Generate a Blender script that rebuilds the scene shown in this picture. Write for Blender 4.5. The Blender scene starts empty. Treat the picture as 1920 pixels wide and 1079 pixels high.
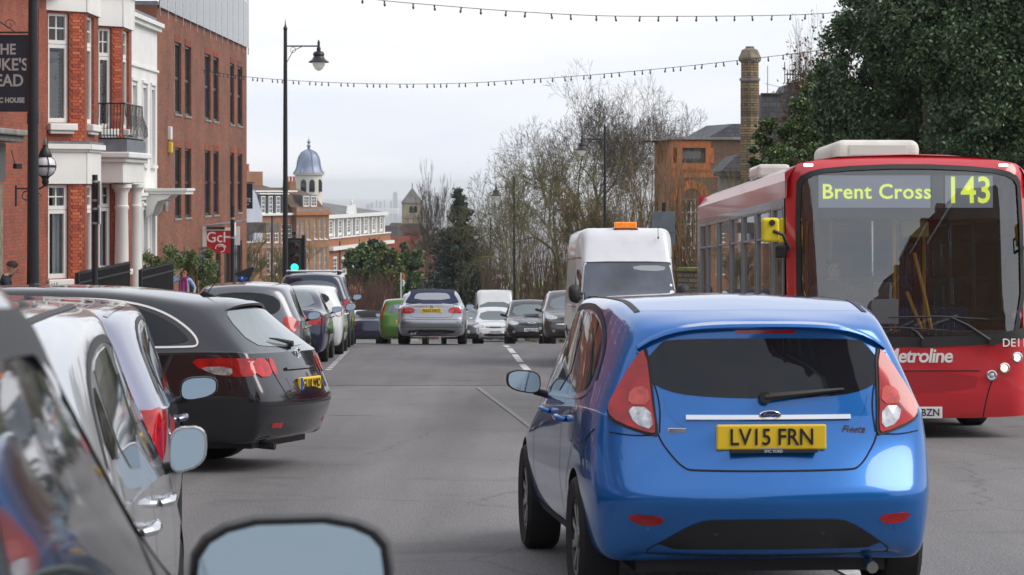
import bpy, math, random
import numpy as np
from mathutils import Vector, Matrix, geometry
from mathutils.bvhtree import BVHTree
R = math.radians
rnd = random.Random(7)
scene = bpy.context.scene
col = scene.collection

# ------------------------------------------------------------ camera
FPX, HOR = 4800.0, 345.0           # focal length and horizon row, in pixels of a 1920 px wide frame
cam_d = bpy.data.cameras.new('camera')
cam_d.sensor_width = 36.0
cam_d.lens = 90.0
cam_d.shift_y = -(539.5 - HOR) / 1920.0
cam_d.clip_start = 0.1
cam_d.clip_end = 40000
cam_d.dof.use_dof = True
cam_d.dof.focus_distance = 22.0
cam_d.dof.aperture_fstop = 12.0
cam = bpy.data.objects.new('camera', cam_d)
cam.rotation_euler = (R(90), 0, 0)
col.objects.link(cam)
scene.camera = cam

# ------------------------------------------------------------ sky, sun, exposure
SUN_EL, SUN_AZ = 44.0, 98.0       # azimuth clockwise from +Y
world = bpy.data.worlds.new('World')
scene.world = world
world.use_nodes = True
wn, wl = world.node_tree.nodes, world.node_tree.links
for n in list(wn): wn.remove(n)
w_out = wn.new('ShaderNodeOutputWorld')
sky = wn.new('ShaderNodeTexSky'); sky.sky_type = 'NISHITA'; sky.sun_disc = False
sky.sun_elevation = R(SUN_EL); sky.sun_rotation = R(SUN_AZ)
sky.air_density = 1.2; sky.dust_density = 2.0; sky.ozone_density = 1.5
bg_sky = wn.new('ShaderNodeBackground'); bg_sky.inputs['Strength'].default_value = 0.10
wl.new(sky.outputs[0], bg_sky.inputs['Color'])
tc = wn.new('ShaderNodeTexCoord')
mp = wn.new('ShaderNodeMapping'); mp.inputs['Scale'].default_value = (1.6, 1.6, 9.0)
wl.new(tc.outputs['Generated'], mp.inputs['Vector'])
nz = wn.new('ShaderNodeTexNoise'); nz.inputs['Scale'].default_value = 2.2
nz.inputs['Detail'].default_value = 6; nz.inputs['Roughness'].default_value = 0.55
wl.new(mp.outputs[0], nz.inputs['Vector'])
cr = wn.new('ShaderNodeValToRGB')
cr.color_ramp.elements[0].position = 0.36; cr.color_ramp.elements[0].color = (0.60, 0.655, 0.75, 1)
cr.color_ramp.elements[1].position = 0.62; cr.color_ramp.elements[1].color = (0.755, 0.75, 0.765, 1)
wl.new(nz.outputs['Fac'], cr.inputs['Fac'])
bg_cl = wn.new('ShaderNodeBackground'); bg_cl.inputs['Strength'].default_value = 0.92
wl.new(cr.outputs[0], bg_cl.inputs['Color'])
mx = wn.new('ShaderNodeMixShader'); mx.inputs[0].default_value = 0.88
wl.new(bg_sky.outputs[0], mx.inputs[1]); wl.new(bg_cl.outputs[0], mx.inputs[2])
wl.new(mx.outputs[0], w_out.inputs['Surface'])

sun_d = bpy.data.lights.new('sun', 'SUN'); sun_d.energy = 1.5; sun_d.angle = R(40); sun_d.color = (1.0, 0.95, 0.88)
sun = bpy.data.objects.new('sun', sun_d)
az, el = R(SUN_AZ), R(SUN_EL)
sdir = Vector((math.sin(az) * math.cos(el), math.cos(az) * math.cos(el), math.sin(el)))
sun.rotation_euler = sdir.to_track_quat('Z', 'Y').to_euler()
col.objects.link(sun)
vs = scene.view_settings
vs.view_transform = 'Standard'; vs.look = 'None'; vs.exposure = 0.68; vs.gamma = 1.0; vs.use_curve_mapping = False
scene.cycles.max_bounces = 6
scene.cycles.diffuse_bounces = 3
scene.cycles.glossy_bounces = 3
scene.cycles.transmission_bounces = 6
scene.cycles.transparent_max_bounces = 12
scene.cycles.volume_bounces = 3
scene.cycles.use_denoising = True

# ------------------------------------------------------------ ground and pixel helpers
ZP = [(-200, 3.0), (-60, .42), (0, -1.58), (30, -2.70), (60, -3.88), (66, -4.13), (75, -4.72), (90, -5.64), (112, -7.0), (140, -8.5),
      (175, -10.7), (220, -14.7), (400, -26), (800, -58), (2500, -112), (20000, -120)]
def zg(y):
    for (a, za), (b, zb) in zip(ZP, ZP[1:]):
        if y <= b: return za + (zb - za) * (y - a) / (b - a)
    return ZP[-1][1]
def slope(y): return (zg(y + 1) - zg(y - 1)) / 2
def U(px, py, d): return Vector(((px - 960) / FPX * d, d, -(py - HOR) / FPX * d))
def XX(px, d): return (px - 960) / FPX * d
def ZZ(py, d): return -(py - HOR) / FPX * d

# ------------------------------------------------------------ materials
MATS = {}
def mat(name, base=(.5, .5, .5), rough=.6, metal=0., spec=.5, coat=0., var=0., vscale=8., bump=0., bscale=60., emit=None, estr=0.,
        alpha=1., trans=0., ior=1.45, dirt=0., island=0., col2=None, coatrough=.04, obj=False, stretch=(1, 1, 1), sheen=0.):
    if name in MATS: return MATS[name]
    m = bpy.data.materials.new(name); m.use_nodes = True
    nt = m.node_tree; N, Lk = nt.nodes, nt.links
    b = N['Principled BSDF']
    b.inputs['Base Color'].default_value = (*base, 1)
    b.inputs['Roughness'].default_value = rough; b.inputs['Metallic'].default_value = metal
    b.inputs['Specular IOR Level'].default_value = spec; b.inputs['IOR'].default_value = ior
    b.inputs['Coat Weight'].default_value = coat; b.inputs['Coat Roughness'].default_value = coatrough
    b.inputs['Transmission Weight'].default_value = trans; b.inputs['Alpha'].default_value = alpha
    if emit: b.inputs['Emission Color'].default_value = (*emit, 1); b.inputs['Emission Strength'].default_value = estr
    c = None
    t = N.new('ShaderNodeTexCoord'); mpn = N.new('ShaderNodeMapping'); mpn.inputs['Scale'].default_value = stretch
    Lk.new(t.outputs['Object'], mpn.inputs['Vector'])
    def noise(sc, det=5):
        n = N.new('ShaderNodeTexNoise'); n.inputs['Scale'].default_value = sc; n.inputs['Detail'].default_value = det
        Lk.new(mpn.outputs[0], n.inputs['Vector']); return n
    if var > 0:
        n = noise(vscale)
        r = N.new('ShaderNodeValToRGB')
        lo = [max(0, x * (1 - var)) for x in base]; hi = [min(1, x * (1 + var)) for x in (col2 or base)]
        r.color_ramp.elements[0].position = .3; r.color_ramp.elements[0].color = (*lo, 1)
        r.color_ramp.elements[1].position = .7; r.color_ramp.elements[1].color = (*hi, 1)
        Lk.new(n.outputs['Fac'], r.inputs['Fac']); c = r.outputs[0]
    if island > 0:
        g = N.new('ShaderNodeNewGeometry')
        r = N.new('ShaderNodeValToRGB')
        lo = [max(0, x * (1 - island)) for x in base]; hi = [min(1, x * (1 + island)) for x in (col2 or base)]
        r.color_ramp.elements[0].color = (*lo, 1); r.color_ramp.elements[1].color = (*hi, 1)
        Lk.new(g.outputs['Random Per Island'], r.inputs['Fac'])
        if c is None: c = r.outputs[0]
        else:
            mm = N.new('ShaderNodeMix'); mm.data_type = 'RGBA'; mm.inputs[0].default_value = .5
            Lk.new(c, mm.inputs[6]); Lk.new(r.outputs[0], mm.inputs[7]); c = mm.outputs[2]
    if dirt > 0:
        n = noise(3.0, 8)
        r = N.new('ShaderNodeValToRGB'); r.color_ramp.elements[0].position = .45; r.color_ramp.elements[1].position = .72
        r.color_ramp.elements[0].color = (0, 0, 0, 1); r.color_ramp.elements[1].color = (dirt, dirt, dirt, 1)
        Lk.new(n.outputs['Fac'], r.inputs['Fac'])
        mm = N.new('ShaderNodeMix'); mm.data_type = 'RGBA'
        mm.inputs[6].default_value = (*base, 1); mm.inputs[7].default_value = (.16, .14, .12, 1)
        Lk.new(r.outputs[0], mm.inputs[0])
        if c is not None: Lk.new(c, mm.inputs[6])
        c = mm.outputs[2]
    if c is not None: Lk.new(c, b.inputs['Base Color'])
    if bump > 0:
        n = noise(bscale); bp = N.new('ShaderNodeBump'); bp.inputs['Strength'].default_value = bump; bp.inputs['Distance'].default_value = .02
        Lk.new(n.outputs['Fac'], bp.inputs['Height']); Lk.new(bp.outputs[0], b.inputs['Normal'])
    MATS[name] = m
    return m

def brickmat(name, c1, c2, mortar, bw=.225, bh=.075, ms=.010, bump=.5, stain=.25):
    if name in MATS: return MATS[name]
    m = bpy.data.materials.new(name); m.use_nodes = True
    nt = m.node_tree; N, Lk = nt.nodes, nt.links; b = N['Principled BSDF']; b.inputs['Roughness'].default_value = .85
    t = N.new('ShaderNodeUVMap'); t.uv_map = 'uv'
    br = N.new('ShaderNodeTexBrick'); br.inputs['Scale'].default_value = 1.0
    br.inputs['Brick Width'].default_value = bw; br.inputs['Row Height'].default_value = bh
    br.inputs['Mortar Size'].default_value = ms; br.inputs['Mortar Smooth'].default_value = .2; br.inputs['Bias'].default_value = -.1
    br.inputs['Color1'].default_value = (*c1, 1); br.inputs['Color2'].default_value = (*c2, 1); br.inputs['Mortar'].default_value = (*mortar, 1)
    Lk.new(t.outputs[0], br.inputs['Vector'])
    n = N.new('ShaderNodeTexNoise'); n.inputs['Scale'].default_value = .7; n.inputs['Detail'].default_value = 9; n.inputs['Roughness'].default_value = .65
    Lk.new(t.outputs[0], n.inputs['Vector'])
    r = N.new('ShaderNodeValToRGB'); r.color_ramp.elements[0].position = .3; r.color_ramp.elements[1].position = .7
    k = 1 - stain; r.color_ramp.elements[0].color = (k, k, k, 1); r.color_ramp.elements[1].color = (1.08, 1.06, 1.03, 1)
    Lk.new(n.outputs['Fac'], r.inputs['Fac'])
    mm = N.new('ShaderNodeMix'); mm.data_type = 'RGBA'; mm.blend_type = 'MULTIPLY'; mm.inputs[0].default_value = 1
    Lk.new(br.outputs['Color'], mm.inputs[6]); Lk.new(r.outputs[0], mm.inputs[7]); Lk.new(mm.outputs[2], b.inputs['Base Color'])
    bp = N.new('ShaderNodeBump'); bp.inputs['Strength'].default_value = bump; bp.inputs['Distance'].default_value = .01; bp.invert = True
    Lk.new(br.outputs['Fac'], bp.inputs['Height']); Lk.new(bp.outputs[0], b.inputs['Normal'])
    MATS[name] = m
    return m

WHITEP = mat('white_paint', (.74, .735, .71), .55, var=.07, vscale=1.5, dirt=.12, bump=.1)
BLACKP = mat('black_paint', (.018, .019, .023), .38, var=.2, vscale=20)
BLACKPL = mat('black_plastic', (.022, .022, .024), .55, bump=.08, bscale=300)
RUBBER = mat('tyre_rubber', (.017, .017, .018), .8, bump=.15, bscale=150)
CHROME = mat('chrome', (.75, .76, .78), .1, 1.)
ALLOY = mat('alloy_rim', (.42, .43, .45), .28, .9, dirt=.35)
CARGLASS = mat('tinted_glass', (.008, .010, .014), .03, 0, spec=.5)
SKYGLASS = mat('sky_toned_glass', (.13, .155, .17), .05, 0, spec=.7, coat=.3)  # sky seen through the glass is put into the pale base colour
WINGLASS = mat('window_glass', (.035, .045, .055), .04, 0, spec=.9, coat=.5, var=.5, vscale=.6)
MIRRORG = mat('mirror_glass', (.26, .32, .37), .03, 1.)
REDLENS = mat('red_lens', (.40, .004, .006), .12, spec=.5, coat=.6, var=.35, vscale=14)
AMBERLENS = mat('amber_lens', (.75, .20, .02), .15, coat=.8)
CLEARLENS = mat('clear_lens', (.50, .51, .53), .14, .5, coat=.8, var=.55, vscale=22)
LAMPON = mat('lit_lamp', (1, 1, .95), .3, emit=(1, .97, .9), estr=6)
PLATEY = mat('plate_yellow', (.82, .55, .02), .4, coat=.3)
PLATEW = mat('plate_white', (.72, .73, .73), .4, coat=.3)
INK = mat('plate_ink', (.012, .012, .014), .5)
WHITEPR = mat('white_print', (.78, .78, .76), .5)
GALV = mat('galvanised_steel', (.38, .40, .42), .45, .6, var=.15, vscale=6)

def thinglass(name, tint=(.75, .8, .82), refl=1.0, ior=1.7):
    m = bpy.data.materials.new(name); m.use_nodes = True
    N, Lk = m.node_tree.nodes, m.node_tree.links
    for n in list(N): N.remove(n)
    o = N.new('ShaderNodeOutputMaterial'); t = N.new('ShaderNodeBsdfTransparent'); t.inputs[0].default_value = (*tint, 1)
    g = N.new('ShaderNodeBsdfGlossy'); g.inputs['Roughness'].default_value = .01; g.inputs['Color'].default_value = (refl, refl, refl, 1)
    fr = N.new('ShaderNodeFresnel'); fr.inputs['IOR'].default_value = ior
    x = N.new('ShaderNodeMixShader'); Lk.new(fr.outputs[0], x.inputs[0]); Lk.new(t.outputs[0], x.inputs[1]); Lk.new(g.outputs[0], x.inputs[2])
    Lk.new(x.outputs[0], o.inputs['Surface']); MATS[name] = m
    return m
# ------------------------------------------------------------ object helpers
def tag(o, label=None, cat=None, group=None, kind=None):
    if label: o['label'] = label
    if cat: o['category'] = cat
    if group: o['group'] = group
    if kind: o['kind'] = kind
    return o
def empty(name, loc=(0, 0, 0), rz=0, label=None, cat=None, group=None, kind=None):
    o = bpy.data.objects.new(name, None); col.objects.link(o)
    o.location = loc; o.rotation_euler = (0, 0, rz); o.empty_display_size = .2
    return tag(o, label, cat, group, kind)
KIDS = {}
def link(name, me, parent=None):
    o = bpy.data.objects.new(name, me); col.objects.link(o)
    if parent is not None:
        o.parent = parent; KIDS.setdefault(parent.name, []).append(o)
    return o
def copy_tree(o, parent=None):
    c = o.copy(); col.objects.link(c)
    if parent is not None:
        c.parent = parent; KIDS.setdefault(parent.name, []).append(c)
    for ch in list(KIDS.get(o.name, [])): copy_tree(ch, c)
    return c

class MB:
    """collects faces; build() links them as ONE mesh object"""
    def __init__(s): s.v = []; s.f = []; s.m = []
    def add(s, vs, fs, mi=0):
        o = len(s.v); s.v += [tuple(v) for v in vs]
        for f in fs: s.f.append([i + o for i in f]); s.m.append(mi)
        return s
    def box(s, c, sz, mi=0, rz=0, rx=0, taper=1.0):
        hx, hy, hz = sz[0] / 2, sz[1] / 2, sz[2] / 2
        M = Matrix.Rotation(rz, 3, 'Z') @ Matrix.Rotation(rx, 3, 'X')
        vs = []
        for z in (-hz, hz):
            t = taper if z > 0 else 1
            for x, y in ((-hx, -hy), (hx, -hy), (hx, hy), (-hx, hy)):
                vs.append(M @ Vector((x * t, y * t, z)) + Vector(c))
        return s.add(vs, [(3, 2, 1, 0), (4, 5, 6, 7), (0, 1, 5, 4), (1, 2, 6, 5), (2, 3, 7, 6), (3, 0, 4, 7)], mi)
    def bb(s, x0, y0, z0, x1, y1, z1, mi=0):
        return s.box(((x0 + x1) / 2, (y0 + y1) / 2, (z0 + z1) / 2), (abs(x1 - x0), abs(y1 - y0), abs(z1 - z0)), mi)
    def quad(s, a, b, c, d, mi=0): return s.add([a, b, c, d], [(0, 1, 2, 3)], mi)
    def prism(s, poly, y0, y1, mi=0, axis='y'):
        """poly in (x,z) extruded along y; axis 'x': poly in (y,z) extruded along x; 'z': poly in (x,y)"""
        n = len(poly)
        def P(a, b, t): return {'y': (a, t, b), 'x': (t, a, b), 'z': (a, b, t)}[axis]
        vs = [P(a, b, y0) for a, b in poly] + [P(a, b, y1) for a, b in poly]
        fs = [list(range(n)), [i + n for i in reversed(range(n))]] + [(i, i + n, (i + 1) % n + n, (i + 1) % n) for i in range(n)]
        return s.add(vs, fs, mi)
    def lathe(s, prof, c=(0, 0, 0), n=12, mi=0, axis='z', cap=True):
        vs = []; k = len(prof)
        for r, h in prof:
            for i in range(n):
                a = 2 * math.pi * i / n; p = (r * math.cos(a), r * math.sin(a), h)
                if axis == 'x': p = (h, p[0], p[1])
                if axis == 'y': p = (p[0], h, p[1])
                vs.append((p[0] + c[0], p[1] + c[1], p[2] + c[2]))
        fs = [(j * n + i, j * n + (i + 1) % n, (j + 1) * n + (i + 1) % n, (j + 1) * n + i) for j in range(k - 1) for i in range(n)]
        if cap: fs += [list(reversed(range(n))), [(k - 1) * n + i for i in range(n)]]
        return s.add(vs, fs, mi)
    def tube(s, path, r, n=6, mi=0, cap=True):
        path = [Vector(p) for p in path]; k = len(path)
        rr = r if isinstance(r, (list, tuple)) else [r] * k
        vs = []
        for i, p in enumerate(path):
            d = (path[min(i + 1, k - 1)] - path[max(i - 1, 0)])
            d = d.normalized() if d.length > 1e-9 else Vector((0, 0, 1))
            a = d.cross(Vector((0, 0, 1)) if abs(d.z) < .9 else Vector((1, 0, 0))).normalized(); b = d.cross(a)
            for j in range(n):
                t = 2 * math.pi * j / n
                vs.append(p + a * math.cos(t) * rr[i] + b * math.sin(t) * rr[i])
        fs = [(i * n + j, i * n + (j + 1) % n, (i + 1) * n + (j + 1) % n, (i + 1) * n + j) for i in range(k - 1) for j in range(n)]
        if cap: fs += [list(range(n)), [(k - 1) * n + j for j in reversed(range(n))]]
        return s.add(vs, fs, mi)
    def mesh(s, name, mats, smooth=False, uv=True):
        me = bpy.data.meshes.new(name); me.from_pydata(s.v, [], s.f)
        for m in (mats if isinstance(mats, (list, tuple)) else [mats]): me.materials.append(m)
        if len(me.materials) > 1: me.polygons.foreach_set('material_index', s.m)
        if uv and len(s.f) < 60000: boxuv(me)
        if smooth: setsmooth(me, smooth)
        me.update()
        return me
    def build(s, name, mats, parent=None, smooth=False, bevel=0, bseg=2, uv=True):
        me = s.mesh(name, mats, smooth, uv)
        o = link(name, me, parent)
        if bevel:
            b = o.modifiers.new('b', 'BEVEL'); b.width = bevel; b.segments = bseg; b.limit_method = 'ANGLE'; b.angle_limit = R(35)
        return o
def setsmooth(me, ang=True):
    me.polygons.foreach_set('use_smooth', [True] * len(me.polygons))
    if ang is not True: me.set_sharp_from_angle(angle=R(ang))
def boxuv(me):
    uv = me.uv_layers.new(name='uv')
    nl = len(me.loops); vi = np.empty(nl, 'i'); me.loops.foreach_get('vertex_index', vi)
    co = np.empty(len(me.vertices) * 3); me.vertices.foreach_get('co', co); co = co.reshape(-1, 3)
    npoly = len(me.polygons); nr = np.empty(npoly * 3); me.polygons.foreach_get('normal', nr); nr = nr.reshape(-1, 3)
    lt = np.empty(npoly, 'i'); me.polygons.foreach_get('loop_total', lt)
    n = np.repeat(nr, lt, axis=0); p = co[vi]
    t = np.stack([-n[:, 1], n[:, 0]], 1); ln = np.maximum(np.linalg.norm(t, axis=1, keepdims=True), 1e-6); t = t / ln
    u = p[:, 0] * t[:, 0] + p[:, 1] * t[:, 1]; v = p[:, 2].copy()
    flat = np.abs(n[:, 2]) > .75
    u[flat] = p[flat, 0]; v[flat] = p[flat, 1]
    sl = (np.abs(n[:, 2]) <= .75) & (np.abs(n[:, 2]) > .3)
    v[sl] = p[sl, 2] / np.sqrt(1 - n[sl, 2] ** 2)
    uv.data.foreach_set('uv', np.stack([u, v], 1).astype('f').ravel())
def textobj(name, s, size, parent, loc, rot, m, extrude=.002, align='CENTER', shear=0, bold=0, spacing=1, sx=1):
    c = bpy.data.curves.new(name, 'FONT'); c.body = s; c.size = size; c.extrude = extrude; c.align_x = align; c.align_y = 'CENTER'
    c.shear = shear; c.offset = bold; c.space_character = spacing; c.materials.append(m); c.resolution_u = 3
    q = bpy.data.objects.new('font', c); col.objects.link(q); me = evalmesh(q)
    bpy.data.objects.remove(q); bpy.data.curves.remove(c)
    if extrude > .0008:
        me.name = name
    o = link(name, me, parent)
    o.location = loc; o.rotation_euler = rot; o.scale = (sx, 1, 1)
    return o
def evalmesh(o):
    dg = bpy.context.evaluated_depsgraph_get()
    return bpy.data.meshes.new_from_object(o.evaluated_get(dg))
def chaikin(p, it=2, closed=True):
    for _ in range(it):
        q = []; n = len(p)
        rng = range(n) if closed else range(n - 1)
        if not closed: q.append(p[0])
        for i in rng:
            a, b = p[i], p[(i + 1) % n]
            q += [(a[0] * .75 + b[0] * .25, a[1] * .75 + b[1] * .25), (a[0] * .25 + b[0] * .75, a[1] * .25 + b[1] * .75)]
        if not closed: q.append(p[-1])
        p = q
    return p
def area2(p): return sum(p[i][0] * p[(i + 1) % len(p)][1] - p[(i + 1) % len(p)][0] * p[i][1] for i in range(len(p))) / 2
def inpoly(x, y, p):
    c = False; n = len(p); j = n - 1
    for i in range(n):
        if (p[i][1] > y) != (p[j][1] > y) and x < (p[j][0] - p[i][0]) * (y - p[i][1]) / (p[j][1] - p[i][1]) + p[i][0]: c = not c
        j = i
    return c
def fillpoly(poly, res):
    """triangulated fill of a 2D polygon with inner grid points; returns verts, tris"""
    if area2(poly) < 0: poly = poly[::-1]
    pts = []
    n = len(poly)
    for i in range(n):
        a, b = poly[i], poly[(i + 1) % n]
        k = max(1, int(math.hypot(b[0] - a[0], b[1] - a[1]) / res))
        for t in range(k): pts.append((a[0] + (b[0] - a[0]) * t / k, a[1] + (b[1] - a[1]) * t / k))
    nb = len(pts); bp = pts[:]
    xs = [p[0] for p in poly]; ys = [p[1] for p in poly]
    x = min(xs) + res * .5
    while x < max(xs):
        y = min(ys) + res * .5
        while y < max(ys):
            if inpoly(x, y, bp) and min((x - q[0]) ** 2 + (y - q[1]) ** 2 for q in bp) > (res * .45) ** 2: pts.append((x, y))
            y += res
        x += res
    r = geometry.delaunay_2d_cdt([Vector(p) for p in pts], [(i, (i + 1) % nb) for i in range(nb)], [], 1, 1e-5)
    return [tuple(v) for v in r[0]], [list(f) for f in r[2]]
def skirt(V, F, nrm, depth):
    """closes the rim of an open patch with a band going depth below it"""
    cnt = {}
    for f in F:
        for i in range(len(f)):
            a, b = f[i], f[(i + 1) % len(f)]
            cnt[(a, b)] = 1
    be = [(a, b) for (a, b) in cnt if (b, a) not in cnt]
    mp_ = {}
    for a, b in be:
        for k in (a, b):
            if k not in mp_: mp_[k] = len(V); V.append(V[k] - nrm[k] * depth)
    F += [[b, a, mp_[a], mp_[b]] for a, b in be]
def panel(poly, func, res=.08, depth=.02, round_=0):
    """surface patch: 2D polygon mapped by func(a,b)->(Vector, normal), given a rim; returns MB"""
    if round_: poly = chaikin(poly, round_)
    P, F = fillpoly(poly, res)
    V = []; Nn = []
    for a, b in P:
        p, n = func(a, b); V.append(Vector(p)); Nn.append(Vector(n))
    if F:
        f = F[0]; fn = (V[f[1]] - V[f[0]]).cross(V[f[2]] - V[f[0]])
        if fn.dot(Nn[f[0]]) < 0: F = [g[::-1] for g in F]
    skirt(V, F, Nn, depth)
    mb = MB(); mb.v = [tuple(v) for v in V]; mb.f = F; mb.m = [0] * len(F)
    return mb

def place(root, x, y, yaw=0, dz=0):
    """stands root on the sloping road"""
    n = Vector((0, -slope(y), 1)).normalized()
    f = Vector((-math.sin(yaw), math.cos(yaw), 0)); f = (f - n * f.dot(n)).normalized(); r = f.cross(n)
    M = Matrix((r, f, n)).transposed().to_4x4(); M.translation = Vector((x, y, zg(y) + dz))
    root.matrix_world = M
    return root
# ------------------------------------------------------------ ground, road, markings
def asphalt(name, c, patch=.25):
    m = bpy.data.materials.new(name); m.use_nodes = True
    N, Lk = m.node_tree.nodes, m.node_tree.links; b = N['Principled BSDF']
    t = N.new('ShaderNodeTexCoord')
    n1 = N.new('ShaderNodeTexNoise'); n1.inputs['Scale'].default_value = .35; n1.inputs['Detail'].default_value = 6
    mp1 = N.new('ShaderNodeMapping'); mp1.inputs['Scale'].default_value = (2.2, .5, 1)
    Lk.new(t.outputs['Object'], mp1.inputs[0]); Lk.new(mp1.outputs[0], n1.inputs['Vector'])
    n2 = N.new('ShaderNodeTexNoise'); n2.inputs['Scale'].default_value = 70; n2.inputs['Detail'].default_value = 4; n2.inputs['Roughness'].default_value = .8
    Lk.new(t.outputs['Object'], n2.inputs['Vector'])
    vo = N.new('ShaderNodeTexVoronoi'); vo.inputs['Scale'].default_value = 55
    Lk.new(t.outputs['Object'], vo.inputs['Vector'])
    r1 = N.new('ShaderNodeValToRGB'); r1.color_ramp.elements[0].position = .3; r1.color_ramp.elements[1].position = .75
    r1.color_ramp.elements[0].color = (*[x * (1 - patch) for x in c], 1); r1.color_ramp.elements[1].color = (*[x * (1 + patch) for x in c], 1)
    Lk.new(n1.outputs['Fac'], r1.inputs['Fac'])
    r2 = N.new('ShaderNodeValToRGB'); r2.color_ramp.elements[0].position = .3; r2.color_ramp.elements[1].position = .75
    r2.color_ramp.elements[0].color = (.55, .55, .55, 1); r2.color_ramp.elements[1].color = (1.35, 1.34, 1.32, 1)
    Lk.new(n2.outputs['Fac'], r2.inputs['Fac'])
    mm = N.new('ShaderNodeMix'); mm.data_type = 'RGBA'; mm.blend_type = 'MULTIPLY'; mm.inputs[0].default_value = 1
    Lk.new(r1.outputs[0], mm.inputs[6]); Lk.new(r2.outputs[0], mm.inputs[7])
    # pale grit
    vg = N.new('ShaderNodeTexVoronoi'); vg.inputs['Scale'].default_value = 26; Lk.new(t.outputs['Object'], vg.inputs['Vector'])
    rg = N.new('ShaderNodeValToRGB'); rg.color_ramp.elements[0].position = .06; rg.color_ramp.elements[1].position = .12
    rg.color_ramp.elements[0].color = (1.9, 1.88, 1.8, 1); rg.color_ramp.elements[1].color = (1, 1, 1, 1); Lk.new(vg.outputs['Distance'], rg.inputs['Fac'])
    mg = N.new('ShaderNodeMix'); mg.data_type = 'RGBA'; mg.blend_type = 'MULTIPLY'; mg.inputs[0].default_value = .7
    Lk.new(mm.outputs[2], mg.inputs[6]); Lk.new(rg.outputs[0], mg.inputs[7])
    # worn wheel tracks and drips along the lane
    n5 = N.new('ShaderNodeTexNoise'); n5.inputs['Scale'].default_value = 1.0; n5.inputs['Detail'].default_value = 3
    mp5 = N.new('ShaderNodeMapping'); mp5.inputs['Scale'].default_value = (1.3, .06, 1); Lk.new(t.outputs['Object'], mp5.inputs[0]); Lk.new(mp5.outputs[0], n5.inputs['Vector'])
    r5 = N.new('ShaderNodeValToRGB'); r5.color_ramp.elements[0].position = .35; r5.color_ramp.elements[1].position = .62
    r5.color_ramp.elements[0].color = (.80, .80, .80, 1); r5.color_ramp.elements[1].color = (1.1, 1.1, 1.1, 1); Lk.new(n5.outputs['Fac'], r5.inputs['Fac'])
    mt = N.new('ShaderNodeMix'); mt.data_type = 'RGBA'; mt.blend_type = 'MULTIPLY'; mt.inputs[0].default_value = .8
    Lk.new(mg.outputs[2], mt.inputs[6]); Lk.new(r5.outputs[0], mt.inputs[7]); mm = mt
    # oil and damp blotches
    n6 = N.new('ShaderNodeTexNoise'); n6.inputs['Scale'].default_value = .9; n6.inputs['Detail'].default_value = 7; n6.inputs['Distortion'].default_value = .6
    Lk.new(t.outputs['Object'], n6.inputs['Vector'])
    r6 = N.new('ShaderNodeValToRGB'); r6.color_ramp.elements[0].position = .60; r6.color_ramp.elements[1].position = .72
    r6.color_ramp.elements[0].color = (1, 1, 1, 1); r6.color_ramp.elements[1].color = (.72, .71, .70, 1); Lk.new(n6.outputs['Fac'], r6.inputs['Fac'])
    m6 = N.new('ShaderNodeMix'); m6.data_type = 'RGBA'; m6.blend_type = 'MULTIPLY'; m6.inputs[0].default_value = 1
    Lk.new(mm.outputs[2], m6.inputs[6]); Lk.new(r6.outputs[0], m6.inputs[7]); mm = m6
    # fine cracks
    v2 = N.new('ShaderNodeTexVoronoi'); v2.feature = 'DISTANCE_TO_EDGE'; v2.inputs['Scale'].default_value = .28
    nd = N.new('ShaderNodeTexNoise'); nd.inputs['Scale'].default_value = 2.5; Lk.new(t.outputs['Object'], nd.inputs['Vector'])
    ad = N.new('ShaderNodeMix'); ad.data_type = 'RGBA'; ad.inputs[0].default_value = .25
    Lk.new(t.outputs['Object'], ad.inputs[6]); Lk.new(nd.outputs['Color'], ad.inputs[7]); Lk.new(ad.outputs[2], v2.inputs['Vector'])
    r3 = N.new('ShaderNodeValToRGB'); r3.color_ramp.elements[0].position = 0; r3.color_ramp.elements[1].position = .006
    r3.color_ramp.elements[0].color = (.45, .45, .45, 1); r3.color_ramp.elements[1].color = (1, 1, 1, 1)
    Lk.new(v2.outputs['Distance'], r3.inputs['Fac'])
    m2 = N.new('ShaderNodeMix'); m2.data_type = 'RGBA'; m2.blend_type = 'MULTIPLY'; m2.inputs[0].default_value = .5
    Lk.new(mm.outputs[2], m2.inputs[6]); Lk.new(r3.outputs[0], m2.inputs[7]); Lk.new(m2.outputs[2], b.inputs['Base Color'])
    b.inputs['Roughness'].default_value = .78; b.inputs['Specular IOR Level'].default_value = .35
    bp = N.new('ShaderNodeBump'); bp.inputs['Strength'].default_value = .55; bp.inputs['Distance'].default_value = .012
    Lk.new(vo.outputs['Distance'], bp.inputs['Height']); Lk.new(bp.outputs[0], b.inputs['Normal'])
    return m
def sheet(name, edges, m, dz, ys, kind='structure', th=0):
    """strip following the slope: edges(y)->(x0,x1)"""
    mb = MB(); K = 1
    for y in ys:
        x0, x1 = edges(y)
        mb.v += [(x0, y, zg(y) + dz), (x1, y, zg(y) + dz)]
    for i in range(len(ys) - 1): mb.f.append([2 * i, 2 * i + 1, 2 * i + 3, 2 * i + 2]); mb.m.append(0)
    if th:
        o = len(mb.v)
        mb.v += [(x, y, z - th) for x, y, z in mb.v]
        for i in range(len(ys) - 1):
            mb.f += [[2 * i, 2 * i + 2, 2 * i + 2 + o, 2 * i + o], [2 * i + 3, 2 * i + 1, 2 * i + 1 + o, 2 * i + 3 + o]]; mb.m += [0, 0]
    o = mb.build(name, m)
    if kind: o['kind'] = kind
    return o
YS = [y for y in range(-120, 200, 3)] + [200, 250, 300, 400]
EARTH = mat('earth_and_grass', (.055, .06, .035), .95, var=.4, vscale=.05)
gm = MB()
gys = [y for y in range(-200, 200, 4)] + [200, 250, 300, 400, 600, 800, 1200, 2500, 6000, 12000, 20000]
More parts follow.
